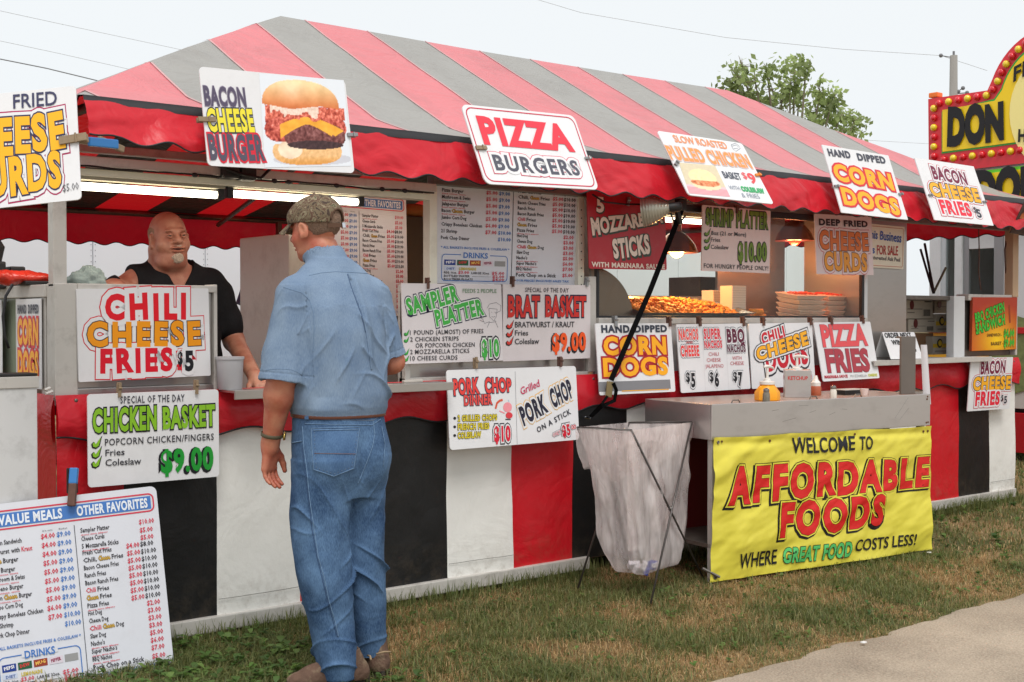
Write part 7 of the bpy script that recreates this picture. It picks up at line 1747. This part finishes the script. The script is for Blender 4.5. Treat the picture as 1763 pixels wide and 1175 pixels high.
v.add(cone(NT - (0, .01, .045), NT + (0, .02, .12), .0745, .078), .003, True)
me = v.mesh('shirt')
def shirt_fold(V, N):
    x, y, z = V.T; ang = np.arctan2(x, -(y - .06)); body = (np.abs(x) < .21) & (z < 1.42)
    # box pleat at the back below the yoke
    pc = .020 + (1.40 - z) * .01; d = np.zeros(len(V)); back = (y < .09)
    d -= np.where(back & (z < 1.525), .007 * np.exp(-((x - pc) / .0055) ** 2) * np.clip((z - 1.14) / .28, 0, 1), 0)
    d += np.where(back & (z < 1.525), .006 * np.exp(-((x - pc - .017) / .012) ** 2) * np.clip((z - 1.05) / .3, 0, 1), 0)
    w = nz(V, 8, 8, 1.6, 3.1); w2 = nz(V, 16, 16, 5, 8.3); d += body * (.014 * w + .005 * w2) * np.clip((1.46 - z) / .12, 0, 1)
    def rg(f, p): return (1 - np.abs(np.sin(f))) ** p
    # blousing above the belt and diagonal drag folds with sharp crests, broken up by noise
    m1 = np.clip(.25 + 1.6 * nz(V, 4, 4, 4, 9.4, 1), 0, 1); m2 = np.clip(.2 + 1.8 * nz(V, 5, 5, 3, 2.4, 1), 0, 1)
    d += np.where(body, .021 * rg(z * 22 + x * 11 + 1.6 * nz(V, 6, 6, 4, 1.7, 1), 5) * m1 * np.clip((1.24 - z) / .14, 0, 1), 0)
    d += np.where(body, .021 * rg((z * .55 - x) * 30 + 1.5 * nz(V, 5, 5, 3, 5.2, 1), 5) * m2 * np.exp(-((z - 1.25) / .14) ** 2), 0)
    d += np.where(body & (x > .0), .014 * rg((z * .8 + x) * 34 + 1.4 * nz(V, 5, 5, 4, 7.7, 1), 3) * (1 - m2) * np.exp(-((z - 1.32) / .12) ** 2), 0)
    slv = (np.abs(x) > .17) & (z < 1.5); d += np.where(slv, .0080 * nz(V, 9, 9, 4, 4.4) + .007 * rg(z * 24 + y * 30 + 2 * w, 3) * np.clip(.3 + 1.5 * nz(V, 6, 6, 6, 12.2, 1), 0, 1), 0)
    hem = np.where(x < 0, cutl(x, y, z), cutr(x, y, z)); d += np.where(slv & (np.abs(hem - .028) < .003), -.0020, 0)
    d = np.where(body, d * np.clip((z - 1.035) / .05, 0, 1), d); d -= .004 * np.clip((1.04 - z) / .025, 0, 1)
    return d
displace(me, shirt_fold)
CH = woven('chambray', (98, 119, 146), (128, 147, 169), 900)
shirt_o = put('shirt', me, CH, CU, None)
# jeans
PT = [(.70, -.01, .045, .150, .125), (.78, -.01, .042, .174, .145), (.86, -.01, .045, .184, .154), (.94, -.009, .050, .180, .154), (1.01, -.008, .055, .173, .150), (1.035, -.008, .055, .170, .148)]
v = Vol((-.30, -.22, .02), (.30, .28, 1.06), .0042)
v.add(stack(PT, 2.3), .01)
LL = [(.035, -.078, -.048, .068, .072), (.10, -.082, -.045, .074, .080), (.25, -.090, -.012, .085, .088), (.42, -.106, .006, .103, .106), (.56, -.106, .022, .106, .112), (.70, -.099, .036, .107, .124), (.84, -.090, .042, .104, .142)]
RL = [(.075, .098, .006, .058, .058), (.14, .095, .006, .066, .064), (.28, .088, .012, .078, .076), (.45, .080, .025, .080, .086), (.60, .080, .035, .086, .096), (.72, .080, .040, .090, .108), (.84, .076, .042, .094, .130)]
v.add(stack(LL, 2.1), .018); v.add(stack(RL, 2.1), .018)
v.add(ell((-.082, -.030, .855), (.085, .075, .105)), .05); v.add(ell((.068, -.030, .855), (.080, .075, .105)), .05)
v.add(ell((-.078, -.048, .0), (.055, .058, .07)), .004, True)
me = v.mesh('jeans')
def jean_fold(V, N):
    x, y, z = V.T; d = np.zeros(len(V)); left = x < .008
    a = nz(V, 7, 7, 3, 2.2); b = nz(V, 5, 5, 2, 6.1, 1)
    def rg(f, p): return (1 - np.abs(np.sin(f))) ** p
    d += .009 * a * np.clip((.98 - z) / .2, 0, 1) + .003 * nz(V, 18, 18, 12, 3.3)
    sd = np.where(left, 1.0, -1.0); k1 = np.clip(.15 + 1.9 * nz(V, 6, 6, 5, 4.2, 1), 0, 1); k2 = np.clip(.2 + 1.9 * nz(V, 5, 5, 6, 8.8, 1), 0, 1)
    d += .024 * rg(z * 34 + 16 * x * sd + 12 * y + 2.2 * b, 5) * np.exp(-((z - .10) / .085) ** 2) * (.3 + .7 * k1)
    d += .021 * rg(z * 30 - 20 * x * sd + 2.4 * b, 6) * np.exp(-((z - .42) / .15) ** 2) * k2 * (y < .08)
    d += .019 * rg((z * .9 + x * sd * 1.2) * 26 + 2.0 * b, 6) * np.exp(-((z - .70) / .09) ** 2) * (.3 + .7 * k1) * (y < .06)
    cx = -.004; d -= .007 * np.exp(-((x - cx) / .012) ** 2) * ((y < 0)) * np.clip((.97 - z) / .08, 0, 1) * np.clip((z - .74) / .05, 0, 1)
    d -= .0022 * np.exp(-((z - 1.0) / .0035) ** 2)
    return d
displace(me, jean_fold)
DN = woven('denim', (36, 60, 94), (92, 122, 156), 1100, bump=.45)
jeans_o = put('jeans', me, DN, CU, None)
OUTLINE_HOOK = None
# surface details laid on the cloth
ORG = np.array([OX, OY, 0.0])
def bvh_of(o):
    me = o.data; n = len(me.vertices); V = np.zeros(n * 3); me.vertices.foreach_get('co', V); V = V.reshape(-1, 3); return BVHTree.FromPolygons(V.tolist(), [tuple(p.vertices) for p in me.polygons])
BJ = bvh_of(jeans_o); BS = bvh_of(shirt_o)
def onto(b, x, y, lift):
    r = FW + RT * (x - 881.5) / FOC + UP * (587.5 - y) / FOC; r /= np.linalg.norm(r)
    h = b.ray_cast(Vector(CAM - ORG), Vector(r))
    return None if h[0] is None else np.array(h[0] + h[1] * lift)
def dense(pts, st):
    out = []
    for (a, b_) in zip(pts, pts[1:]):
        n = max(1, int(math.hypot(b_[0] - a[0], b_[1] - a[1]) / st)); out += [(a[0] + (b_[0] - a[0]) * i / n, a[1] + (b_[1] - a[1]) * i / n) for i in range(n)]
    return out + [pts[-1]]
def seam(b, pts, name, m, r, z=(400, 680, 2.375), st=5, lift=.001, dash=None):
    P = [onto(b, x / z[2] + z[0], y / z[2] + z[1], lift) for x, y in dense(pts, st)]; P = [p for p in P if p is not None]
    if len(P) < 3: return
    mb = MB()
    if dash:
        for i in range(0, len(P) - dash, dash + 1): mb.tube([tuple(p) for p in P[i:i + dash]], r, 4)
    else: mb.tube([tuple(p) for p in P], r, 5)
    link(name, mb.mesh(), m, CU, smooth=True, local=True)
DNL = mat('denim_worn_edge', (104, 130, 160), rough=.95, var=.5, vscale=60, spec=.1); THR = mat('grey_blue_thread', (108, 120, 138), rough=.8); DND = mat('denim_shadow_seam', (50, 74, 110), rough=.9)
seam(BJ, [(288, 130), (293, 215), (305, 300), (316, 420), (334, 545), (351, 660), (374, 740), (397, 850), (421, 930), (434, 990)], 'side_seam', DNL, .0019)
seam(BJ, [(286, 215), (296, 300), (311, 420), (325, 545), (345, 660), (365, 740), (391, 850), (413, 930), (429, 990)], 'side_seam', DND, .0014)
seam(BJ, [(575, 108), (582, 160), (572, 215), (540, 300), (512, 365)], 'seat_seam', DNL, .0018)
seam(BJ, [(290, 97), (420, 103), (575, 105), (608, 82)], 'waistband_seam', THR, .0012); 
seam(BJ, [(296, 118), (420, 122), (570, 124), (606, 100)], 'waistband_seam', DNL, .0016)
pk = [(325, 138), (518, 133), (508, 215), (495, 300), (415, 332), (335, 305), (328, 220)]
def patch(b, poly_, nx, ny, lift, name, m, z=(400, 680, 2.375)):
    P = np.array(poly_, float); x0, y0 = P.min(0); x1, y1 = P.max(0); G = []
    for j in range(ny):
        yy = y0 + (y1 - y0) * j / (ny - 1); xs_ = []
        for (ax, ay), (bx2, by2) in zip(poly_, poly_[1:] + poly_[:1]):
            if (ay - yy) * (by2 - yy) <= 0 and ay != by2: xs_.append(ax + (bx2 - ax) * (yy - ay) / (by2 - ay))
        if len(xs_) < 2: continue
        row = [onto(b, (min(xs_) + (max(xs_) - min(xs_)) * i / (nx - 1)) / z[2] + z[0], yy / z[2] + z[1], lift) for i in range(nx)]
        if all(p is not None for p in row): G.append(row)
    if len(G) > 2: link(name, MB().grid(np.array(G)).mesh(), m, CU, smooth=True, local=True)
patch(BJ, [tuple(p) for p in pk], 26, 30, .0028, 'back_pocket', woven('denim_pocket', (52, 80, 118), (88, 118, 154), 1100))
seam(BJ, pk + [pk[0]], 'pocket_stitching', DNL, .0016, lift=.0034)
seam(BJ, [(332, 146), (512, 142)], 'pocket_stitching', DNL, .0018, lift=.004); seam(BJ, [(336, 240), (502, 242)], 'pocket_stitching', mat('brown_thread', (120, 90, 80), rough=.8), .0010, lift=.004)
seam(BJ, [(338, 152), (340, 225), (346, 298), (415, 322), (486, 294), (500, 215), (510, 150)], 'pocket_stitching', THR, .0008, lift=.0042, dash=2)
seam(BJ, [(608, 130), (622, 200), (616, 290)], 'pocket_stitching', DNL, .0014, lift=.003)
seam(BJ, [(228, 188), (250, 196), (285, 190)], 'front_pocket_edge', DNL, .0022, lift=.003)
for x, y in ((310, 80), (478, 62), (552, 50)):
    patch(BJ, [(x - 8, y - 12), (x + 8, y - 12), (x + 8, y + 18), (x - 8, y + 18)], 4, 6, .009, 'belt_loop', MATS['denim_pocket'])
# belt
n = 72; mb = MB(); G = np.zeros((n + 1, 4, 3))
for i in range(n + 1):
    a = 2 * PI * i / n; c, s_ = math.cos(a), math.sin(a); r = (abs(c / .176) ** 2.3 + abs(s_ / .153) ** 2.3) ** (-1 / 2.3)
    for k, (dz, dr) in enumerate(((-.016, .001), (-.013, .004), (.004, .004), (.006, .001))): G[i, k] = (-.008 + (r + dr) * c, .055 + (r + dr) * s_, 1.018 + dz)
link('belt', MB().grid(G).mesh(), mat('brown_leather', (104, 62, 48), rough=.5, var=.2, vscale=20), CU, smooth=True, local=True)
# shirt seams
CHD = mat('chambray_seam', (108, 132, 160), rough=.9); zs = (400, 300, 2.939)
seam(BS, [(258, 572), (300, 585), (350, 600), (392, 640), (410, 700), (415, 780), (408, 900)], 'sleeve_seam', CHD, .0013, zs, lift=.0004)
seam(BS, [(388, 514), (450, 500), (520, 494), (600, 497), (680, 503), (730, 512)], 'yoke_seam', CHD, .0013, zs, lift=.0004)
seam(BS, [(590, 506), (606, 560), (634, 640), (662, 720), (680, 800), (694, 900), (704, 990)], 'pleat_fold', CH, .0042, zs, lift=.0)
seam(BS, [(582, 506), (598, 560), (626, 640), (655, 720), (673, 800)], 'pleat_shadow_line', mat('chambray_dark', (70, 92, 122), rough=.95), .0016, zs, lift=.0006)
seam(BS, [(170, 992), (230, 985), (300, 990), (345, 1010), (372, 1035)], 'cuff_seam', CHD, .0010, zs, lift=.0004)
# watch on the left wrist
Rw = Matrix.Translation((-.239, .152, .938)) @ Vector((0, .26, -1)).to_track_quat('Z', 'Y').to_matrix().to_4x4()
G = np.zeros((33, 4, 3))
for i in range(33):
    a = 2 * PI * i / 32
    for k, (dz, dr) in enumerate(((-.007, 0), (-.005, .002), (.005, .002), (.007, 0))): G[i, k] = Rw @ Vector(((.0405 + dr) * math.cos(a), (.0395 + dr) * math.sin(a), dz))
link('watch_strap', MB().grid(G).mesh(), mat('olive_strap', (84, 78, 58), rough=.6), CU, smooth=True, local=True)
mb = MB(); dW = Rw.to_3x3() @ Vector((-.8, -.55, 0)).normalized(); pW = Rw.translation + dW * .043; mb.lathe([(.0, 0), (.016, 0), (.017, .003), (.015, .008), (0, .009)], n=20, M=Matrix.Translation(pW) @ dW.to_track_quat('Z', 'Y').to_matrix().to_4x4())
link('watch_case', mb.mesh(), mat('gold_watch', (220, 190, 110), rough=.25, metal=.9), CU, smooth=True, local=True)
# hair and cap in head space
def hp(p): return HR @ np.array(p, float) + HC
def headvol(c, R, prims, h, cutfns=(), lo=(-.14, -.16, -.13), hi=(.14, .2, .15)):
    """evaluate in head space then place"""
    v = Vol(lo, hi, h)
    for q, k, cu in prims: v.add(q, k, bool(cu))
    for fn in cutfns: v.add((fn, lo, hi), 0, True)
    me = v.mesh('m'); n = len(me.vertices); V = np.zeros(n * 3); me.vertices.foreach_get('co', V); V = (np.array(R) @ V.reshape(-1, 3).T).T + np.array(c); me.vertices.foreach_set('co', V.ravel()); me.update(); return me
def furry(me, a=.0018, s=140): displace(me, lambda V, N: a * nz(V, s, s, s * .5, 1.1, 2)); return me
HAIR = mat('short_grey_hair', (132, 106, 88), rough=.9, var=.45, vscale=160, bump=.8, bscale=260)
hairm = headvol(HC, HR, [(ell((0, -.017, .028), (.0778, .1000, .089)), .0, 0)], .0034,
    [lambda X, Y, Z: (Z + .034) + .004 * np.sin(X * 90), lambda X, Y, Z: .020 - Y, lambda X, Y, Z: np.sqrt((np.abs(X) - .085) ** 2 + (Y + .004) ** 2 + ((Z + .012) * .7) ** 2) - .024, lambda X, Y, Z: np.maximum(Z + .028, -.022 - Y)])
put('hair', furry(hairm), HAIR, CU, None)
def camo(name):
    m = mat(name, (110, 98, 80), rough=.85, bump=.3, bscale=150); N = m.node_tree.nodes; L = m.node_tree.links; b = N['Principled BSDF']; tc = [x for x in N if x.type == 'TEX_COORD'][0]
    n1 = N.new('ShaderNodeTexNoise'); n1.inputs['Scale'].default_value = 22; n1.inputs['Detail'].default_value = 5; n1.inputs['Distortion'].default_value = 1.5; L.new(tc.outputs['Object'], n1.inputs['Vector'])
    r = N.new('ShaderNodeValToRGB'); r.color_ramp.interpolation = 'CONSTANT'; cr = r.color_ramp
    cr.elements[0].position = 0; cr.elements[0].color = tuple(lin((66, 50, 42))) + (1,); cr.elements[1].position = .42; cr.elements[1].color = tuple(lin((112, 98, 76))) + (1,)
    for p, c in ((.5, (90, 64, 50)), (.56, (134, 122, 98)), (.64, (78, 78, 56)), (.72, (150, 138, 116))): e = cr.elements.new(p); e.color = tuple(lin(c)) + (1,)
    L.new(n1.outputs['Fac'], r.inputs[0]); L.new(r.outputs[0], b.inputs['Base Color']); return m
CAMO = camo('camouflage_cloth')
CAPS = [(ell((0, -.014, .036), (.089, .112, .094)), .0, 0), (ell((0, .05, .045), (.07, .055, .06)), .03, 0)]
capm = headvol(HC, HR, CAPS, .0036, [lambda X, Y, Z: Z - (.018 + (Y) * .16), lambda X, Y, Z: -(1 - 0 * X) * 0 + (np.sqrt((X / .036) ** 2 + ((Z - .012) / .038) ** 2) - 1) * .03 + np.where(Y > -.05, 1.0, 0), lambda X, Y, Z: (np.sqrt((X / .081) ** 2 + ((Y + .014) / .103) ** 2 + ((Z - .03) / .088) ** 2) - 1) * .08])
displace(capm, lambda V, N: .0022 * nz(V, 26, 26, 26, 2.2)); put('cap', capm, CAMO, CU, None)
G = []
for i in range(25):
    a = -1.05 + 2.1 * i / 24; row = []
    for k in range(10):
        t = k / 9; r0 = np.array([.079 * math.sin(a), .094 * math.cos(a) + .001, .030 + .012 * math.cos(a)]); ext = .072 * (math.cos(a) ** .6) ; p = r0 + np.array([math.sin(a) * ext * .10, ext, -.020 - .020 * math.sin(a) ** 2 * 1.2]) * t - np.array([0, 0, .006 * t * t]); row.append(hp(p))
    G.append(row)
G = np.array(G); G2 = G - np.array([0, 0, .004]); mb = MB().grid(G).grid(G2, flip=True); mb.grid(np.stack([G[:, -1], G2[:, -1]], 1)); mb.grid(np.stack([G[0], G2[0]], 1)); mb.grid(np.stack([G[-1], G2[-1]], 1))
put('cap_brim', mb.mesh(), CAMO, CU, None)
P = [hp((.037 * math.cos(a), -.1225 + .010 * abs(math.cos(a)) ** 2, .010 + .042 * math.sin(a))) for a in np.linspace(0, PI, 16)]; TRIM = mat('cap_trim', (92, 70, 58), rough=.95, spec=.1)
put('cap_opening_trim', MB().tube([tuple(p) for p in P], .004, 6).mesh(), TRIM, CU, None)
P = [hp((.062 * math.sin(a), -.018 - .107 * math.cos(a), .000 - .012 * math.cos(a))) for a in np.linspace(-.75, .75, 20)]; mb = MB(); 
ST_ = np.array([[p + HR @ np.array([0, 0, dz]) for dz in (-.008, .008)] for p in P]); mb.grid(ST_); 
put('cap_strap', mb.mesh(), TRIM, CU, None)
mb = MB(); bk = hp((.016, -.128, -.012)); mb.box(-.009, .009, -.003, .003, -.011, .011, b=.002, M=Matrix.Translation(bk) @ Matrix([list(r) for r in HR]).to_4x4()); put('cap_buckle', mb.mesh(), mat('chrome', (210, 210, 214), rough=.15, metal=1), CU, None, smooth=False)
put('cap_button', MB().ball(tuple(hp((0, -.014, .131))), .007, 5).mesh(), CAMO, CU, None)
# boots
def boot(name, heel, ang, hgt=.13):
    r = Matrix.Translation((heel[0], heel[1], 0)) @ Matrix.Rotation(ang, 4, 'Z')       # local +y towards the toe
    v = Vol((-.075, -.03, .012), (.075, .33, .19), .004)
    v.add(cone((0, .045, .06), (0, .075, hgt), .042, .046), .01); v.add(ell((0, .05, .045), (.043, .055, .05)), .02); v.add(ell((0, .15, .045), (.046, .10, .042)), .03); v.add(ell((0, .235, .038), (.048, .07, .034)), .03); v.add(cone((0, .09, .10), (0, .21, .055), .034, .03), .03)
    v.add((lambda X, Y, Z: Z - .026, (-.1, -.1, -.1), (.1, .4, .03)), 0, True); v.add(cone((0, .07, hgt + .03), (0, .07, hgt + .2), .034, .05), .004, True)
    me = v.mesh('boot'); displace(me, lambda V, N: .0016 * nz(V, 40, 40, 40, 1)); 
    def tr(me): 
        n = len(me.vertices); V = np.zeros(n * 3); me.vertices.foreach_get('co', V); V = (np.array(r.to_3x3()) @ V.reshape(-1, 3).T).T + np.array(r.translation); me.vertices.foreach_set('co', V.ravel()); me.update(); return me
    m = mat('boot_suede', (92, 68, 54), rough=.85, var=.35, vscale=24, dirt=(150, 132, 106), dscale=16, damt=.85, bump=.5, bscale=60); b = put('boot', tr(me), m, CU, None)
    mb = MB(); n = 28; V = []; 
    for z, e in ((0, .0), (.004, .004), (.03, .004), (.034, 0)):
        for k in range(n):
            a = 2 * PI * k / n; y = .15 + .152 * math.sin(a); w = .040 + .012 * math.sin(max(-1, min(1, (y - .14) / .1)) * 1.4); V.append(((w + e) * math.cos(a), y + e * math.sin(a), z + .014 * max(0, (y - .24) / .06) ** 2 * .5))
    F = [tuple(range(n))[::-1], tuple(3 * n + k for k in range(n))] + [(i * n + k, i * n + (k + 1) % n, (i + 1) * n + (k + 1) % n, (i + 1) * n + k) for i in range(3) for k in range(n)]; mb.add(V, F)
    for k in range(12): y = .02 + k * .024; mb.box(-.052, .052, y, y + .012, -.001, .012)
    s_ = link('sole', tr(mb.mesh()), mat('boot_sole', (52, 46, 42), rough=.9, dirt=(120, 104, 84), dscale=20, damt=.5), b, local=True)
    mb = MB(); mb.tube([(-.03, -.004, .10), (0, -.008, .105), (.03, -.004, .10)], .004, 5)
    link('overlay', tr(mb.mesh()), mat('boot_tan', (150, 128, 100), rough=.8, var=.2), b, smooth=True, local=True)
    mb = MB()
    for k in range(6):
        y = .10 + k * .02; z = .128 - k * .009; mb.tube([(-.026, y, z - .006), (0, y + .006, z + .004), (.026, y, z - .006)], .0028, 5)
    for sx in (-1, 1): mb.tube([(0, .095, .135), (sx * .03, .09, .150), (sx * .05, .10, .12), (sx * .02, .105, .125)], .0022, 5)
    link('laces', tr(mb.mesh()), mat('lace', (170, 150, 128), rough=.9), b, smooth=True, local=True)
boot('boot', (.030, -.090), math.atan2(.935, .353), .12); boot('boot', (.112, -.066), math.radians(-8), .15)

# ---- man in black behind the counter; local +y towards the customer
VX, VY = 0.12, 0.62
VM = Matrix.Translation((VX, VY, 0.0)) @ Matrix.Rotation(PI, 4, 'Z')
VE = thing('person', 'smiling bald man with white goatee in a black v-neck shirt leaning behind the counter', 'person', M=VM)
def vl(p): return np.array(VM.inverted() @ Vector([float(c) for c in p]))
hw = vl(at(291, 410, D=6.0)); VC = np.array(hw); VR = np.array(Matrix.Rotation(math.radians(-4), 3, 'Z') @ Matrix.Rotation(math.radians(2), 3, 'X') @ Matrix.Rotation(math.radians(4), 3, 'Y')); HS = 1.05
SKV = skin('skin_ruddy', (196, 142, 118), (170, 102, 82))
sh = np.array([VC[0] - .045, VC[1] - .085, 1.535])
wr = vl(at(441, 662, Y=.16)); wr[2] = 1.10
v = Vol((VC[0] - .62, -.35, .08), (VC[0] + .60, .62, 1.93), .0050)
cxv = sh[0]
BT = [(.10, cxv, sh[1] - .02, .10, .10), (.9, cxv, sh[1] - .02, .20, .17), (1.15, cxv, sh[1], .225, .19), (1.42, cxv, sh[1], .215, .15), (1.56, cxv, sh[1], .15, .10), (1.62, cxv, sh[1] + .01, .09, .08)]
v.add(stack(BT, 2.2), .03); v.add(cone(sh + (-.17, 0, .0), sh + (.17, 0, .0), .075, .075), .05); v.add(cone((cxv, sh[1], 1.53), VC + np.array([0, -.03, -.06]), .090, .084), .04)
for q, k, c in xf(head_prims(.005, 1.0), VC, VR, HS): v.add(q, k, bool(c))
v.add(ell(VC + np.array([0, .028, -.118]), (.070, .056, .038)), .03); v.add(ell(VR @ np.array([0, .120, -.020]) + VC, (.017, .014, .013)), .010); v.add(cone(VR @ np.array([.030, .098, -.028]) + VC, VR @ np.array([.040, .085, -.062]) + VC, .010, .008), .014); v.add(cone(VR @ np.array([-.030, .098, -.028]) + VC, VR @ np.array([-.040, .085, -.062]) + VC, .010, .008), .014)
rs = sh + np.array([.235, .0, -.035]); re_ = np.array([rs[0] + .10, rs[1] + .14, 1.49]); rw = np.array([rs[0] - .08, rs[1] + .36, 1.33])
v.add(cone(rs, re_, .068, .058), .03); v.add(cone(re_, rw, .056, .034), .03)
ls = sh + np.array([-.235, .0, -.035]); le = np.array([ls[0] - .085, ls[1] + .02, 1.26]); v.add(cone(ls, le, .066, .052), .03); v.add(cone(le, wr, .050, .031), .02)
fz = unit(wr - le); fz = unit(fz * .5 + np.array([0, .6, -.3])); fx = unit(np.cross(fz, (0, 0, 1.))) ; fx = fx if fx[0] > 0 else -fx; fn_ = unit(np.cross(fx, fz)); fn_ = fn_ if fn_[2] < 0 else -fn_
for q, k, c in hand_prims(wr, np.stack([fx, fn_, fz], 1), 1.05, .3): v.add(q, k, bool(c))
fz = unit((-.9, .3, .0)); fx = np.array([0, 0, 1.]); fn_ = unit(np.cross(fz, fx)); fn_ = -fn_ if fn_[1] > 0 else fn_
for q, k, c in hand_prims(rw, np.stack([fx, fn_, fz], 1), 1.05, .4): v.add(q, k, bool(c))
link('body', v.mesh('body'), SKV, VE, smooth=True, local=True)
v = Vol((VC[0] - .52, -.30, .93), (VC[0] + .48, .36, 1.70), .0050)
v.add(stack([(.95, cxv, sh[1], .235, .20), (1.12, cxv, sh[1], .245, .21), (1.34, cxv, sh[1], .238, .185), (1.48, cxv, sh[1], .215, .145), (1.59, cxv, sh[1], .14, .105), (1.66, cxv, sh[1] + .01, .10, .09)], 2.2), .01)
v.add(cone(sh + (-.18, 0, .005), sh + (.18, 0, .005), .084, .084), .05)
v.add(cone(rs, rs + (re_ - rs) * .38, .082, .082), .03); v.add(cone(ls, ls + (le - ls) * .68, .080, .074), .03)
v.add((lambda X, Y, Z: -((rs[0] + .055 - X) ), (rs[0] - .02, -.4, .9), (rs[0] + .3, .5, 1.7)), 0, True)
v.add(cone(np.array([cxv, sh[1] + .0, 1.585]), VC + np.array([0, .0, .02]), .094, .090), .004, True)
v.add((lambda X, Y, Z: np.maximum(np.abs(X - cxv - .005) - np.clip((Z - 1.49) * .62, 0, 1), -(Y - sh[1])), (cxv - .15, sh[1], 1.46), (cxv + .15, sh[1] + .3, 1.7)), .004, True)
me = v.mesh('shirt'); displace(me, lambda V, N: .006 * nz(V, 7, 7, 4, 2.7) + .003 * np.sin(V[:, 2] * 50 + V[:, 0] * 40 + 3 * nz(V, 4, 4, 4, 1, 1)))
link('shirt', me, woven('black_cotton', (20, 20, 22), (32, 32, 35), 700), VE, smooth=True, local=True)
v = Vol((cxv - .3, -.3, .12), (cxv + .3, .35, 1.0), .010); v.add(stack([(.14, cxv - .12, sh[1] - .02, .09, .09), (.5, cxv - .11, sh[1] - .02, .10, .1), (.95, cxv - .10, sh[1] - .01, .14, .18)], 2.1), .02); v.add(stack([(.14, cxv + .12, sh[1] - .02, .09, .09), (.5, cxv + .11, sh[1] - .02, .10, .1), (.95, cxv + .10, sh[1] - .01, .14, .18)], 2.1), .02)
link('trousers', v.mesh('t'), mat('dark_trousers', (40, 42, 50), rough=.9), VE, smooth=True, local=True)
def vh(p): return VR @ (np.array(p, float) * HS) + VC
GT = mat('white_stubble', (188, 168, 150), rough=.95, var=.25, vscale=200, bump=.7, bscale=300)
gm = headvol(VC, VR * HS, [(ell((0, .0775, -.102), (.026, .021, .020)), .0, 0), (ell((.013, .080, -.092), (.014, .016, .014)), .01, 0), (ell((-.013, .080, -.092), (.014, .016, .014)), .01, 0), (ell((0, .089, -.082), (.012, .009, .008)), .010, 0), (ell((0, .1035, -.044), (.022, .005, .003)), .0, 0)], .0032)
link('goatee', furry(gm, .0035, 120), GT, VE, smooth=True, local=True)
for sx in (1, -1):
    e = link('eye', MB().ball(tuple(vh((sx * .032, .0950, .003))), .0098, 7).mesh(), mat('eye_white', (140, 120, 110), rough=.3), VE, smooth=True, local=True)
    link('iris', MB().ball(tuple(vh((sx * .032 + .001, .1022, .0030))), .0052, 5).mesh(), mat('eye_dark', (44, 38, 36), rough=.15), e, smooth=True, local=True)
    link('eyelid', MB().tube([tuple(vh((sx * .032 + dx, .1050 - abs(dx) * .35, .0090 - dx * dx * 30))) for dx in np.linspace(-.015, .015, 7)], [.002, .004, .0055, .006, .0055, .004, .002], 6).mesh(), SKV, e, smooth=True, local=True)
    link('eyelid', MB().tube([tuple(vh((sx * .032 + dx, .1035 - abs(dx) * .35, -.0045 + dx * dx * 22))) for dx in np.linspace(-.015, .015, 7)], [.002, .003, .004, .0045, .004, .003, .002], 6).mesh(), SKV, e, smooth=True, local=True)
    link('eyebrow', MB().tube([tuple(vh((sx * .034 + dx, .1055 - abs(dx) * .4, .0235 - dx * dx * 12))) for dx in np.linspace(-.018, .018, 6)], [.0006, .0010, .0012, .0012, .001, .0006], 5).mesh(), mat('pale_brow', (160, 116, 92), rough=.95), VE, smooth=True, local=True)
link('mouth', MB().tube([tuple(vh((dx, .1045 - abs(dx) * .28, -.0585 + dx * dx * 9))) for dx in np.linspace(-.030, .030, 9)], [.0008, .002, .003, .0036, .004, .0036, .003, .002, .0008], 6).mesh(), mat('dark_mouth', (70, 30, 28), rough=.6), VE, smooth=True, local=True)
link('teeth', MB().ball(tuple(vh((0, .0965, -.0565))), .009, 6, sq=(1.8, .5, .30)).mesh(), mat('tooth', (206, 196, 180), rough=.3), VE, smooth=True, local=True)
hm = headvol(VC, VR * HS, [(ell((0, -.020, .022), (.0812, .1010, .084)), .0, 0)], .0036, [lambda X, Y, Z: .050 - Z - np.clip(Y, 0, 1) * .6, lambda X, Y, Z: Z + .05, lambda X, Y, Z: .020 - Y, lambda X, Y, Z: np.sqrt((np.abs(X) - .085) ** 2 + (Y + .004) ** 2 + ((Z + .012) * .7) ** 2) - .030])
link('hair', furry(hm, .0012, 180), mat('cropped_hair', (150, 122, 100), rough=.95, var=.3, vscale=180), VE, smooth=True, local=True)
bpy.data.objects.remove(_tmpo)
